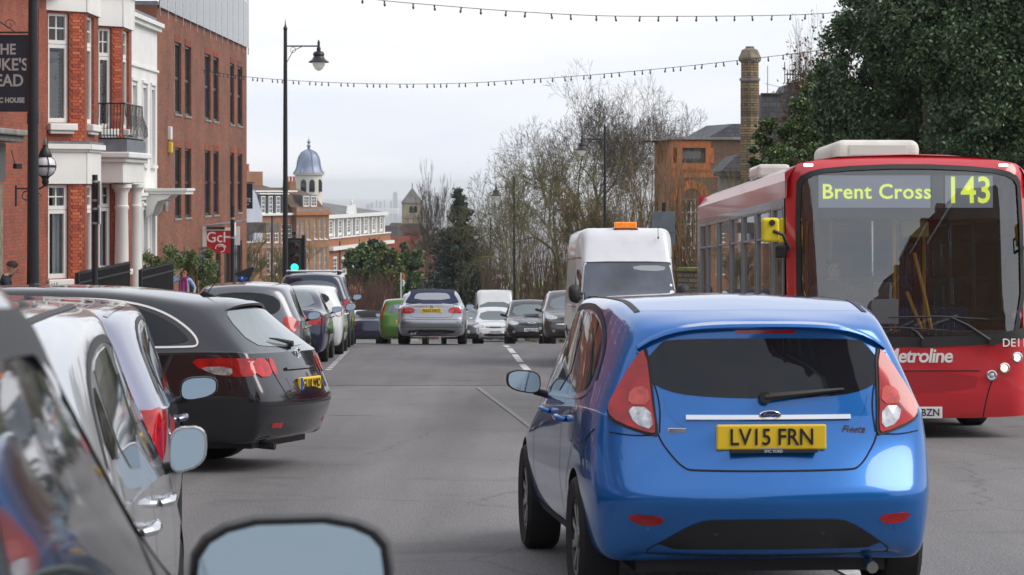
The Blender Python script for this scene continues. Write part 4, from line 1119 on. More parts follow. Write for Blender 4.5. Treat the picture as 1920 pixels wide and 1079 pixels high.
# 3. white small car
L = 3.9; a = -L / 2; Y = lambda t: a + t
c7 = Car('white small hatchback half hidden between dark saloon and navy off-roader', hatch_st(L, 1.68, 1.46), P_WHITE, group='cars parked along the left kerb', wheels=(a + .62, a + 3.1, .29, .19, .73, 'five', .33))
std(c7, ys=[[(Y(.55), 1.06), (Y(.75), 1.33), (Y(1.35), 1.38), (Y(1.35), 1.02)], [(Y(1.45), 1.02), (Y(1.45), 1.38), (Y(2.0), 1.34), (Y(2.6), 1.0)]],
    seams=(Y(1.4), Y(2.6)), mir=(Y(2.5), .98), rwin=[(-.56, 1.08), (-.48, 1.36), (.48, 1.36), (.56, 1.08)])
c7.both('tail_light', [(.60, 1.05), (.78, 1.03), (.80, .82), (.66, .84)], 'B', REDLENS, off=.01)
put(c7, XX(640, 55.0) - .80, 55.0, R(1.8), L)
# 4. navy off-roader with roof bars
L = 4.4; a = -L / 2; Y = lambda t: a + t
c8 = Car('navy off-road car with white roof bars parked by the traffic light', hatch_st(L, 1.84, 1.76, belt_r=1.18, belt_f=1.08, bonnet=1.02, roof_r=.22, xt=.60, nose_z=.78), P_NAVY, group='cars parked along the left kerb', zf=.28, zsill=.36,
         wheels=(a + .85, a + 3.5, .36, .23, .79, 'five', .41))
std(c8, rear=SKYGLASS, ys=[[(Y(.40), 1.24), (Y(.55), 1.60), (Y(1.45), 1.66), (Y(1.45), 1.20)], [(Y(1.55), 1.20), (Y(1.55), 1.66), (Y(2.2), 1.62), (Y(2.9), 1.2)]],
    seams=(Y(1.5), Y(2.8)), mir=(Y(2.85), 1.18, None), hz=1.05, rwin=[(-.66, 1.22), (-.56, 1.62), (.56, 1.62), (.66, 1.22)])
c8.both('tail_light', [(.74, 1.15), (.88, 1.14), (.89, .92), (.76, .92)], 'B', REDLENS, off=.01)
e = MB(); 
for yy in (1.0, 2.1): e.tube([(-.66, Y(yy), 1.85), (.66, Y(yy), 1.85)], .022, 8)
rb = e.build('roof_bar', mat('white_metal', (.7, .7, .7), .4), c8.root)
e = MB()
for yy in (1.0, 2.1):
    for sx in (-.6, .6): e.box((sx, Y(yy), 1.79), (.07, .09, .12))
e.build('roof_bar_foot', BLACKPL, c8.root, bevel=.01)
put(c8, XX(655, 61) - .90, 61, R(1.8), L)
# 5. convertible in the lane
L = 4.49; a = -L / 2; Y = lambda t: a + t
c11 = Car('silver convertible with navy fabric roof driving away at the crest of the road', saloon_st(L, 1.757, 1.37, belt=.90, deck=.99, rw_len=.70), P_SILVER, name='convertible_car', lip=.05, wheels=(a + .98, a + 3.7, .32, .22, .76, 'five', .36))
NAVYF = mat('navy_fabric', (.012, .018, .055), .9, bump=.2, bscale=200)
hood = []
c11.patch('fabric_roof', [(-.56, Y(.70)), (.56, Y(.70)), (.57, Y(1.4)), (.55, Y(2.35)), (-.55, Y(2.35)), (-.57, Y(1.4))], 'T', NAVYF, off=.014, rnd_=1, depth=.02)
c11.patch('fabric_roof_back', [(-.70, 1.02), (-.60, 1.20), (-.50, 1.335), (-.3, 1.385), (.3, 1.385), (.50, 1.335), (.60, 1.20), (.70, 1.02)], 'B', NAVYF, off=.018, rnd_=1, depth=.03)
c11.patch('rear_window', [(-.47, 1.105), (-.43, 1.25), (-.30, 1.29), (.30, 1.29), (.43, 1.25), (.47, 1.105)], 'B', mat('sky_grey_rear_glass', (.20, .23, .25), .08, 0, spec=.7, coat=.5), off=.024, rnd_=1)  # grey base paints in the sky showing through the window
c11.sides('side_window', [(Y(1.25), 1.0), (Y(1.6), 1.26), (Y(2.4), 1.27), (Y(3.0), .98)], CARGLASS, rnd_=1)
c11.both('tail_light', [(.42, .90), (.62, .93), (.86, .88), (.86, .78), (.44, .77)], 'B', REDLENS, off=.010, rnd_=1)
c11.both('light_insert', [(.44, .855), (.56, .87), (.56, .79), (.45, .79)], 'B', mat('pink_lens'), off=.013, rnd_=0, depth=.002)
c11.plate('B', .84, 'RA52 DKO', PLATEY)
e = MB(); p, n = c11.hit('B', 0, .935); e.lathe([(.036, .01), (.036, -.006), (.028, -.009)], c=tuple(p), axis='y', n=20); rd = e.build('round_emblem', INK, c11.root)
e = MB()
for q, (t0, t1) in enumerate(((0, 90), (180, 270))): e.add([(p.x, p.y - .011, p.z)] + [(p.x + .026 * math.cos(R(t)), p.y - .011, p.z + .026 * math.sin(R(t))) for t in range(t0, t1 + 1, 15)], [list(range(8))])
e.build('emblem_quarter', WHITEPR, rd)
c11.patch('bumper_insert', [(-.62, .36), (.62, .36), (.56, .255), (-.56, .255)], 'B', BLACKPL, off=.006, rnd_=1)
c11.seam([(-.86, .62), (0, .615), (.86, .62)], 'B', .01, m=P_DGREY); c11.seam([(-.84, .43), (0, .42), (.84, .43)], 'B', .01, m=P_DGREY)
c11.seam([(-.56, .98), (-.55, .70), (-.45, .66), (.45, .66), (.55, .70), (.56, .98)], 'B', .007)
c11.handles((Y(2.0),), .82); c11.mirrors(Y(2.95), .95, m=mat('blue_tint_mirror', (.05, .16, .42), .2, coat=1.))
e = MB(); e.tube([(-.50, Y(.3), .27), (-.50, Y(-.02), .26)], .03, 10); e.tube([(-.42, Y(.3), .27), (-.42, Y(-.02), .26)], .03, 10); e.build('tail_pipe', ALLOY, c11.root)
e = MB(); e.box((0, Y(.8), .27), (1.3, 1.3, .12)); e.build('underbody', BLACKPL, c11.root)
put(c11, XX(809, 64.6), 64.6, R(.6), L)
# 6. green hatch
L = 4.0; a = -L / 2; Y = lambda t: a + t
c10 = Car('lime green tall hatchback ahead of the silver convertible', hatch_st(L, 1.72, 1.56, belt_r=1.0, xt=.62), P_GREEN, name='green_hatchback', wheels=(a + .6, a + 3.1, .3, .2, .75, 'five', .34))
std(c10, rear=SKYGLASS, ys=[[(Y(.55), 1.07), (Y(.7), 1.42), (Y(1.35), 1.46), (Y(1.35), 1.02)], [(Y(1.45), 1.02), (Y(1.45), 1.46), (Y(2.0), 1.42), (Y(2.7), 1.0)]],
    seams=(Y(1.4),), mir=(Y(2.5), 1.0), rwin=[(-.58, 1.05), (-.50, 1.42), (.50, 1.42), (.58, 1.05)])
c10.both('tail_light', [(.60, 1.40), (.66, 1.42), (.84, .95), (.80, .84), (.70, .88), (.70, 1.1)], 'B', REDLENS, off=.012, rnd_=1); c10.plate('B', .78, 'LK08 XAD', PLATEY)
c10.both('rear_reflector', [(.62, .42), (.75, .42), (.75, .36), (.62, .36)], 'B', REDLENS, rnd_=0)
put(c10, XX(756, 89), 89, R(1), L)
# 7. small dark convertible and a white car beyond the crest
L = 3.9; a = -L / 2; Y = lambda t: a + t
c9 = Car('small dark convertible with black hood, low behind the navy off-roader', saloon_st(L, 1.68, 1.30, belt=.86, deck=.92), P_NAVY, name='dark_convertible_car', wheels=(a + .8, a + 3.1, .29, .2, .72, 'five', .33))
c9.patch('fabric_roof', [(-.54, Y(.75)), (.54, Y(.75)), (.54, Y(2.1)), (-.54, Y(2.1))], 'T', mat('black_fabric', (.01, .01, .012), .95), off=.014, rnd_=1)
c9.patch('rear_window', [(-.4, 1.0), (-.4, 1.2), (.4, 1.2), (.4, 1.0)], 'B', CARGLASS, rnd_=1); c9.both('tail_light', [(.45, .85), (.78, .84), (.78, .74), (.45, .74)], 'B', REDLENS, off=.01, rnd_=1)
c9.mirrors(Y(2.4), .92)
put(c9, XX(690, 102), 102, R(1), L)
L = 4.3; a = -L / 2; Y = lambda t: a + t
c9b = Car('white saloon glimpsed beyond the navy off-roader', saloon_st(L, 1.72, 1.42), P_WHITE, wheels=(a + .9, a + 3.5, .3, .2, .74, 'five', .34), group='cars parked along the left kerb')
c9b.patch('rear_window', [(-.6, 1.06), (-.5, 1.33), (.5, 1.33), (.6, 1.06)], 'B', CARGLASS, rnd_=1)
c9b.both('tail_light', [(.5, .88), (.82, .88), (.82, .76), (.5, .76)], 'B', REDLENS, off=.01, rnd_=1)
put(c9b, XX(676, 110), 110, R(2), L)

# oncoming: local nose is +y, so they are turned half round
def front(c, b, zl=.66, w=.86, plate=None, pz=.48, grille=None, ws=None, gm=BLACKPL):
    c.both('headlight', [(w * .55, zl + .05), (w * .95, zl + .12), (w * .98, zl + .02), (w * .80, zl - .06), (w * .55, zl - .04)], 'F', CLEARLENS, off=.008, rnd_=1, res=.05)
    c.patch('grille', grille or [(-.42, zl + .02), (.42, zl + .02), (.36, zl - .07), (-.36, zl - .07)], 'F', gm, off=.006, rnd_=1)
    c.patch('lower_grille', [(-.50, .42), (.50, .42), (.42, .30), (-.42, .30)], 'F', BLACKPL, off=.006, rnd_=1)
    c.both('fog_lamp', [(.60 + .05 * math.cos(t), .42 + .04 * math.sin(t)) for t in np.linspace(0, 5.5, 8)], 'F', CLEARLENS, off=.008, rnd_=0, res=.04)
    if plate: c.plate('F', pz, plate, PLATEW)
    if ws: c.patch('windscreen', ws, 'F', SKYGLASS, rnd_=1)
L = 3.9; a = -L / 2; b = L / 2; Y = lambda t: a + t
c15 = Car('black small hatchback facing us, second in the oncoming row past the crest', hatch_st(L, 1.70, 1.475, xt=.60), P_BLACK, name='black_hatchback', wheels=(a + .6, a + 3.1, .3, .2, .74, 'five', .34))
std(c15, ys=[[(Y(.55), 1.07), (Y(.7), 1.34), (Y(1.35), 1.39), (Y(1.35), 1.02)], [(Y(1.45), 1.02), (Y(1.45), 1.39), (Y(2.0), 1.34), (Y(2.6), 1.0)]], seams=(Y(1.4), Y(2.6)), mir=(Y(2.55), .98), mm=P_BLACK)
front(c15, b, .70, .80, 'OU07 ZTX', ws=[(-.66, 1.0), (-.52, 1.36), (.52, 1.36), (.66, 1.0), (0, .96)])
c15.patch('chrome_strip', [(-.16, .74), (-.03, .71), (.03, .71), (.16, .74), (.12, .70), (-.12, .70)], 'F', CHROME, off=.01, rnd_=1)
c15.wiper(-.3, .99, .25, 1.0, 'F')
def putf(c, x, ynose, yaw, L): put(c, x, ynose + 0, yaw + math.pi, -L) if False else place(c.root, x - math.sin(yaw) * L / 2, ynose + math.cos(yaw) * L / 2, yaw + math.pi)
putf(c15, XX(997, 86), 86, R(1.5), L)
L = 4.37; a = -L / 2; b = L / 2; Y = lambda t: a + t
c16 = Car('dark crossover with chrome nose bar facing us, beside the white van', hatch_st(L, 1.83, 1.64, belt_r=1.08, belt_f=1.0, bonnet=.98, nose_z=.72), P_BRONZE, name='dark_crossover_car', wheels=(a + .8, a + 3.45, .33, .22, .78, 'five', .37))
std(c16, ys=[[(Y(.55), 1.14), (Y(.75), 1.48), (Y(1.45), 1.54), (Y(1.45), 1.1)], [(Y(1.55), 1.1), (Y(1.55), 1.54), (Y(2.2), 1.48), (Y(2.9), 1.08)]], seams=(Y(1.5), Y(2.8)), mir=(Y(2.85), 1.06), mm=P_BRONZE)
front(c16, b, .82, .88, 'LN59 GHU', ws=[(-.70, 1.12), (-.56, 1.50), (.56, 1.50), (.70, 1.12), (0, 1.08)])
c16.patch('chrome_strip', [(-.55, .64), (.55, .64), (.5, .60), (-.5, .60)], 'F', CHROME, off=.012, rnd_=1)
e = MB()
for sx in (-.62, .62): e.tube([(sx, Y(1.0), 1.60), (sx, Y(1.2), 1.66), (sx, Y(2.3), 1.66), (sx, Y(2.5), 1.60)], .018, 6)
e.build('roof_rail', CHROME, c16.root)
putf(c16, XX(1020, 78) + .90, 78, R(2), L)
L = 3.96; a = -L / 2; b = L / 2; Y = lambda t: a + t
c14 = Car('white small hatchback facing us in front of the white panel van', hatch_st(L, 1.74, 1.46), P_WHITE, name='white_hatchback', wheels=(a + .6, a + 3.1, .3, .2, .74, 'five', .34))
std(c14, ys=[[(Y(.55), 1.07), (Y(.7), 1.33), (Y(1.35), 1.38), (Y(1.35), 1.02)], [(Y(1.45), 1.02), (Y(1.45), 1.38), (Y(2.0), 1.34), (Y(2.6), 1.0)]], seams=(Y(1.4), Y(2.6)), mir=(Y(2.55), .98))
front(c14, b, .70, .82, 'EF14 KPO', ws=[(-.66, .99), (-.52, 1.34), (.52, 1.34), (.66, .99), (0, .95)])
putf(c14, XX(929, 103), 103, R(2.5), L)
L = 4.4; a = -L / 2; b = L / 2; Y = lambda t: a + t
c12 = Car('dark grey saloon facing us, half hidden behind the silver convertible', saloon_st(L, 1.76, 1.42), P_DGREY, name='dark_grey_saloon', wheels=(a + .9, a + 3.5, .31, .2, .75, 'five', .35))
std(c12, ys=[[(Y(1.1), 1.0), (Y(1.5), 1.28), (Y(2.0), 1.33), (Y(2.0), .98)], [(Y(2.1), .98), (Y(2.1), 1.33), (Y(2.5), 1.3), (Y(3.0), .97)]], mir=(Y(2.9), .97))
front(c12, b, .70, .84, 'AK12 MVR', ws=[(-.66, 1.0), (-.52, 1.32), (.52, 1.32), (.66, 1.0), (0, .96)])
putf(c12, XX(868, 103), 103, R(2), L)

# vans
def van(label, L, W, H, cabz, px_, d, yaw, m, name, high=True):
    a = -L / 2; b = L / 2; w = W / 2
    S = [(a, w * .93, a + .01, w * .94, 1.15, a + .06, w * .80, H - .03),
         (a + .10, w * .99, a + .1, w * .985, 1.15, a + .2, w * .86, H),
         (a + .6, w, a + .6, w * .99, 1.15, a + .6, w * .87, H + .01),
         (0, w, 0, w * .99, 1.15, 0, w * .87, H + .01),
         (b - 2.3, w, b - 2.2, w * .985, 1.15, b - 2.15, w * .86, H),
         (b - 1.75, w, b - 1.7, w * .98, 1.15, b - 1.75, w * .78, H - .03),
         (b - 1.20, w, b - 1.1, w * .97, 1.13, b - 1.46, w * .775, cabz + .08),
         (b - .80, w * .99, b - .72, w * .93, 1.06, b - .80, w * .84, 1.21),
         (b - .38, w * .96, b - .36, w * .86, .96, b - .36, w * .74, 1.09),
         (b - .10, w * .90, b - .10, w * .80, .80, b - .12, w * .70, .90),
         (b, w * .80, b - .02, w * .76, .70, b - .05, w * .66, .76)]
    v = Car(label, S, m, name=name, cat='van', zf=.24, zsill=.34, lv=2, wheels=(a + 1.1, b - 1.0, .34, .22, W * .435, 'steel', .39), shoulder=.3, bulge_f=.12)
    return v, a, b, w
P_VAN = mat('van_white', (.70, .71, .74), .38, coat=.6, dirt=.12)
van1, a, b, w = van('white high-roof van with orange beacon bar facing us beside the bus', 5.6, 1.97, 2.53, 1.88, 1190, 49, 0, P_VAN, 'white_van')
van1.patch('windscreen_surround', [(-.92, 1.19), (-.90, 1.3), (-.83, 1.90), (-.78, 1.95), (.78, 1.95), (.83, 1.90), (.90, 1.3), (.92, 1.19), (.4, 1.17), (-.4, 1.17)], 'F', BLACKPL, off=.004, rnd_=1)
van1.patch('windscreen', [(-.87, 1.25), (-.865, 1.30), (-.80, 1.86), (-.77, 1.90), (-.70, 1.915), (.70, 1.915), (.77, 1.90), (.80, 1.86), (.865, 1.30), (.87, 1.25), (.4, 1.215), (-.4, 1.215)], 'F', mat('van_windscreen', (.05, .06, .085), .06, 0, spec=.8, coat=.6, var=.5, vscale=1.6), off=.008, rnd_=1)
van1.sides('side_window', [(b - 1.12, 1.25), (b - 1.45, 1.80), (b - 2.2, 1.80), (b - 2.2, 1.25)], CARGLASS, rnd_=1)
van1.sides('quarter_window', [(b - .92, 1.25), (b - 1.06, 1.5), (b - 1.06, 1.25)], CARGLASS, rnd_=0)
van1.seam([(b - .98, 1.35), (b - .95, .9), (b - .95, .35)], 'R', .012, mirror=True); van1.seam([(b - 2.28, 1.95), (b - 2.28, .35)], 'R', .012, mirror=True)
van1.seam([(a + .1, 2.02), (b - 1.7, 2.02)], 'R', .03, mirror=True, name='roof_gutter', m=P_DGREY); van1.seam([(a + 1.6, 1.1), (b - 1.4, 1.1)], 'R', .02, mirror=True, name='swage_line', m=P_DGREY)
van1.patch('bonnet_vent', [(-.40, 1.165), (.40, 1.165), (.38, 1.135), (-.38, 1.135)], 'F', BLACKPL, rnd_=0)
van1.both('headlight', [(.58, 1.0), (.82, 1.08), (.86, .98), (.84, .72), (.60, .74)], 'F', CLEARLENS, off=.01, rnd_=1)
van1.patch('grille', [(-.52, .92), (.52, .92), (.48, .72), (-.48, .72)], 'F', BLACKPL, rnd_=1)
van1.patch('bumper', [(-.86, .62), (.86, .62), (.82, .34), (-.82, .34)], 'F', BLACKPL, off=.015, rnd_=1)
van1.seam([(-.93, 1.10), (-.6, 1.09), (.6, 1.09), (.93, 1.10)], 'F', .012)
van1.seam([(a + .3, .62), (b - 2.3, .62)], 'R', .05, BLACKPL, mirror=True, name='rub_strip')
van1.patch('sun_visor', [(-.72, 1.87), (-.10, 1.87), (-.12, 1.78), (-.68, 1.76)], 'F', mat('visor_grey', (.30, .31, .34), .5), off=.0095, rnd_=1, depth=.001)
van1.wiper(.10, 1.235, -.42, 1.28, 'F'); van1.wiper(.75, 1.26, .20, 1.27, 'F')
van1.mirrors(b - .98, 1.32, m=BLACKPL, size=(.22, .36))
van1.plate('F', .5, 'BV58 LKE', PLATEW, out=.03)
e = MB(); e.bb(-.23, b - 1.95, 2.54, .23, b - 1.80, 2.58); bb_ = e.build('beacon_base', BLACKPL, van1.root)
e = MB(); e.bb(-.21, b - 1.97, 2.58, .21, b - 1.78, 2.70); bc = e.build('beacon', mat('beacon_amber', (.85, .20, .01), .2, coat=1., var=.3, vscale=25, emit=(1, .25, .02), estr=.25), van1.root, bevel=.02)
textobj('beacon_print', '- - -', .08, bc, (0, b - 1.77, 2.63), (R(90), 0, math.pi), WHITEPR, .001)
e = MB(); e.tube([(-.60, b - 1.62, 2.40), (-.60, b - 1.66, 2.62)], .006, 5); e.lathe([(.02, 0), (.012, .04)], c=(-.60, b - 1.61, 2.38), n=8); e.build('aerial', BLACKPL, van1.root)
for x, z, r in ((-.80, 1.36, .045), (-.79, 1.50, .025)): van1.patch('tax_disc', [(x + r * math.cos(t * .7), z + r * math.sin(t * .7)) for t in range(9)], 'F', WHITEPR, off=.011, rnd_=0, res=.05)
putf(van1, XX(1187, 46.5), 46.5, R(1.6), 5.6)
van2, a, b, w = van('white panel van facing us, farthest vehicle of the oncoming row', 5.2, 1.92, 2.45, 1.9, 930, 126, 0, P_WHITE, 'white_panel_van')
van2.patch('windscreen', [(-.84, 1.27), (-.76, 1.91), (.76, 1.91), (.84, 1.27), (0, 1.215)], 'F', SKYGLASS, off=.006, rnd_=1)
van2.sides('side_window', [(b - 1.12, 1.25), (b - 1.45, 1.80), (b - 2.1, 1.80), (b - 2.1, 1.25)], CARGLASS, rnd_=1); van2.mirrors(b - .98, 1.32, m=BLACKPL, size=(.2, .3))
putf(van2, XX(932, 122), 122, R(3), 5.2)
# ------------------------------------------------------------ buildings, near left
RB = brickmat('red_brick', (.42, .088, .034), (.28, .055, .028), (.17, .10, .08), stain=.45)
RB2 = brickmat('brown_red_brick', (.31, .095, .042), (.19, .055, .030), (.20, .13, .10), stain=.45)
YB = brickmat('stock_brick', (.33, .20, .10), (.22, .125, .07), (.16, .13, .10), stain=.4)
OB = brickmat('orange_brick', (.50, .17, .06), (.40, .12, .045), (.30, .2, .14), stain=.3)
STONE = mat('grey_stone', (.23, .225, .21), .85, var=.25, vscale=3, bump=.3)
LEAD = mat('lead_sheet', (.16, .175, .20), .5, .3, var=.2, vscale=4)
SLATE = brickmat('slate_roof', (.12, .125, .14), (.08, .085, .10), (.05, .05, .055), .3, .2, .012, .6)
TILE = brickmat('clay_tile_roof', (.15, .095, .07), (.10, .065, .052), (.05, .04, .035), .2, .12, .01, .6)
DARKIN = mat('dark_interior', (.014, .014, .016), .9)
BLIND = mat('white_blind', (.55, .56, .55), .7)
SEEW = thinglass('sash_glass', (.9, .93, .95), ior=1.65)
DKFRAME = mat('dark_window_frame', (.03, .03, .032), .4)

def window(par, u0, z0, u1, z1, y, fm=WHITEP, cols=1, rows=2, fr=.06, bar=.03, glass=WINGLASS, panes=False, mid=True, name='window'):
    """sash window filling an opening; local x along the wall, y inward"""
    mb = MB(); y0, y1 = y - .03, y + .04
    mb.bb(u0, y0, z0, u0 + fr, y1, z1); mb.bb(u1 - fr, y0, z0, u1, y1, z1)
    mb.bb(u0 + fr, y0, z1 - fr, u1 - fr, y1, z1); mb.bb(u0 + fr, y0, z0, u1 - fr, y1, z0 + fr * 1.3)
    iu0, iu1, iz0, iz1 = u0 + fr, u1 - fr, z0 + fr * 1.3, z1 - fr
    for c in range(1, cols):
        x = iu0 + (iu1 - iu0) * c / cols; mb.bb(x - bar / 2, y + .003, iz0, x + bar / 2, y + .03, iz1)
    for r in range(1, rows):
        z = iz0 + (iz1 - iz0) * r / rows; w = bar * (1.8 if (mid and r * 2 == rows) else 1)
        mb.bb(iu0, y, z - w / 2, iu1, y + .035, z + w / 2)
    o = mb.build(name, fm, par)
    if panes:
        for c in range(cols):
            for r in range(rows):
                g = MB(); a, b = iu0 + (iu1 - iu0) * c / cols, iu0 + (iu1 - iu0) * (c + 1) / cols; d, e = iz0 + (iz1 - iz0) * r / rows, iz0 + (iz1 - iz0) * (r + 1) / rows
                t = rnd.uniform(-.002, .002); g.quad((a, y + .015 + t, d), (b, y + .015 - t, d), (b, y + .015 - t, e), (a, y + .015 + t, e)); g.build('pane', glass, o)
    else:
        g = MB(); g.quad((iu0, y + .015, iz0), (iu1, y + .015, iz0), (iu1, y + .015, iz1), (iu0, y + .015, iz1)); g.build('pane', glass, o)
    return o
def frame_at(A, B):
    """local frame with x from A to B (xy points)"""
    d = Vector((B[0] - A[0], B[1] - A[1])); return math.atan2(d.y, d.x), d.length
def facade(name, A, B, zb, label=None, cat='building', group=None):
    rz, L = frame_at(A, B); return empty(name, (A[0], A[1], zb), rz, label, cat, group), L

# office block in brown-red brick
A, B = (-10.52, 75.8), (-10.26, 99.0); zb = -7.5
ob, L = facade('brick_office_block', A, B, zb, 'brown-red brick office block with paired slit windows and glass roof balustrade')
h = lambda z: z - zb
wy = [(79.5, 81.0), (81.8, 83.3), (86.6, 88.2), (88.9, 90.4), (93.7, 95.0), (96.0, 97.6)]
rects = []
for a_0, a_1 in wy:
    for z0, z1 in ((2.19, 4.42), (-1.08, 1.13)): rects.append((a_0 - 75.8, h(z0), a_1 - 75.8, h(z1)))
gf = [(80.5, 84.0), (85.2, 88.5), (89.5, 91), (92, 94), (95, 97.5)]
w = wall(L, 0, h(5.3), rects + [(a - 75.8, 1.0, b - 75.8, h(-2.15)) for a, b in gf], .11)
w.v += [(0, 0, 0), (0, 9, 0), (0, 9, h(5.3)), (0, 0, h(5.3)), (L, 0, 0), (L, 9, 0), (L, 9, h(5.3)), (L, 0, h(5.3))]
n = len(w.v) - 8; w.f += [[n, n + 3, n + 2, n + 1], [n + 4, n + 5, n + 6, n + 7]]; w.m += [0, 0]
w.build('wall', RB2, ob)
e = MB(); e.bb(0, 0.0, h(5.302), L, 9, h(5.42)); e.build('roof', LEAD, ob)
e = MB(); e.bb(0.0, -.05, h(5.30), L, .0 - .002, h(5.40)); e.build('parapet_coping', STONE, ob)
for r in rects:
    window(ob, r[0], r[1], r[2], r[3], .09, DKFRAME, 1, 2, .07, .05)
    e = MB(); e.bb(r[0] - .03, -.03, r[1] - .07, r[2] + .03, .1, r[1] - .002); e.build('sill', STONE, ob)
    e = MB()
    for k in range(int((r[2] - r[0]) / .085)): e.bb(r[0] + .01 + k * .085, -.012, r[3] + .002, r[0] + .078 + k * .085, -.001, r[3] + .215)
    eo = e.build('brick_lintel', RB, ob); eo['kind'] = 'stuff'
for a, b in gf: window(ob, a - 75.8, 1.0, b - 75.8, h(-2.15), .09, DKFRAME, 2, 1, .08, .06)
GL = thinglass('balustrade_glass', (.80, .84, .86), ior=1.9)
for k in range(15):
    u = .1 + k * (L - .2) / 14
    e = MB(); e.bb(u - .02, -.09, h(4.98), u + .02, -.055, h(7.05)); e.build('balustrade_post', CHROME, ob)
    if k < 14: e = MB(); e.bb(u + .03, -.078, h(5.25), u + (L - .2) / 14 - .03, -.062, h(7.0)); e.build('balustrade_panel', GL, ob)
e = MB(); e.tube([(0.1, -.07, h(7.07)), (L - .1, -.07, h(7.07))], .025, 6); e.build('handrail', CHROME, ob)
# alarm boxes
al = empty('alarm_box', U(315, 250, 78.2), R(90), 'white alarm box above a yellow one on the brick block', 'alarm box')
e = MB(); e.bb(-.15, -.12, -.2, .15, 0, .2); e.build('box', WHITEP, al, bevel=.02)
al = empty('alarm_box', U(316, 277, 78.2), R(90), 'yellow alarm box below the white one on the brick block', 'alarm box')
e = MB(); e.bb(-.13, -.12, -.16, .13, 0, .16); e.build('box', mat('alarm_yellow', (.75, .5, .05), .5), al, bevel=.02)
# hanging lantern
ln = empty('wall_lantern', U(311, 370, 76.6), R(90), 'small black hanging lantern at the corner of the brick block', 'lantern')
e = MB(); e.tube([(0, 0, 0), (0, 0, .3)], .01, 5); e.lathe([(.02, .0), (.13, -.09), (.13, -.11)], n=6); e.lathe([(.11, -.11), (.07, -.42), (.02, -.46)], n=6, mi=1); e.build('lamp_body', [BLACKP, CLEARLENS], ln)

# white stucco house
A, B = (-10.56, 69.6), (-10.50, 75.74); zb = -7.0; h = lambda z: z - zb
wh, L = facade('white_house', A, B, zb, 'white stucco house with door canopy between red bays and brick block')
rects = []
for y0, y1 in ((71.0, 71.8), (72.9, 73.7), (74.5, 75.2)):
    rects += [(y0 - 69.6, h(.55), y1 - 69.6, h(2.75)), (y0 - 69.6, h(-2.9), y1 - 69.6, h(-.75))]
w = wall(L, 0, h(4.75), rects, .16); w.build('wall', WHITEP, wh)
e = MB(); e.bb(-.0, .02, h(4.76), L, 8, h(4.9)); e.bb(0.001, .3, 0, .05, 8, h(4.75)); e.bb(L - .05, .01, 0, L, 8, h(4.75)); e.build('roof', LEAD, wh)
for r in rects:
    window(wh, r[0], r[1], r[2], r[3], .12, WHITEP, 1, 2)
    e = MB(); e.bb(r[0] - .12, -.06, r[3] + .12, r[2] + .12, -.001, r[3] + .2); e.bb(r[0] - .09, -.10, r[1] - .1, r[2] + .09, -.001, r[1] - .01); e.bb(r[0] - .12, -.03, r[1], r[0] - .005, -.001, r[3] + .12); e.bb(r[2] + .005, -.03, r[1], r[2] + .12, -.001, r[3] + .12)
    e.build('window_surround', WHITEP, wh)
for i, (z, d, t) in enumerate(((4.72, .22, .12), (4.60, .14, .12), (3.35, .06, .07), (-.25, .12, .1), (-.35, .07, .1))):
    e = MB(); e.bb(-.01, -d, h(z - t), L + .02, -.002, h(z) - .003); e.build('cornice', WHITEP, wh)
cn = empty('door_canopy', (-10.5, 74.2, -.30), R(90), 'white flat door canopy on scrolled bracket', 'canopy')
e = MB(); e.bb(-.9, -1.15, .0, .9, 0, .10); e.bb(-.95, -1.2, .10, .95, 0, .17); e.build('canopy_roof', WHITEP, cn)
for u in (-.8, .8):
    e = MB(); e.prism([(0, -.01), (-.75, -.01), (-.6, -.14), (-.35, -.2), (-.25, -.38), (-.2, -.55), (0, -.7)], u - .06, u + .06, axis='x'); e.build('bracket', WHITEP, cn, bevel=.01)

# red brick house with canted bays
RBH = empty('bay_house', (-10.76, 59.24, -7.0), 0, 'red brick house with white-framed canted bay windows and pillared porch', 'building')
WB = -7.0
def seg(A, B, z0, z1, rects=(), depth=.16, name='wall', m=RB, bands=(), top=None):
    """one straight wall run given by world points; rects in (u, worldz)"""
    rz, L = frame_at(A, B); M = Matrix.Translation((A[0] - RBH.location.x, A[1] - RBH.location.y, -WB)) @ Matrix.Rotation(rz, 4, 'Z')
    w = wall(L, z0, z1, list(rects), depth); w.v = [tuple(M @ Vector(v)) for v in w.v]; o = w.build(name, m, RBH)
    return M, L
def onM(M, mb): mb.v = [tuple(M @ Vector(v)) for v in mb.v]; return mb
def wnd(M, *a, **k):
    o = window(RBH, *a, **k)
    o.matrix_local = M
    return o
P0, P1, P2, P3 = (-10.76, 59.24), (-10.0, 60.0), (-10.0, 61.9), (-10.76, 62.66)
Q0, Q1, Q2, Q3 = (-10.52, 65.05), (-10.0, 65.57), (-10.0, 67.3), (-10.76, 68.06)
Lc = 1.0748
up, lo = (.05, 1.42, .60, 3.97), (.05, -2.2, .57, -.02)
def trim(M, u0, u1, z, d, t, m=WHITEP, nm='cornice'):
    e = MB(); e.bb(u0, -d, z - t, u1, -.002, z - .002); onM(M, e).build(nm, m, RBH)
shown = {}
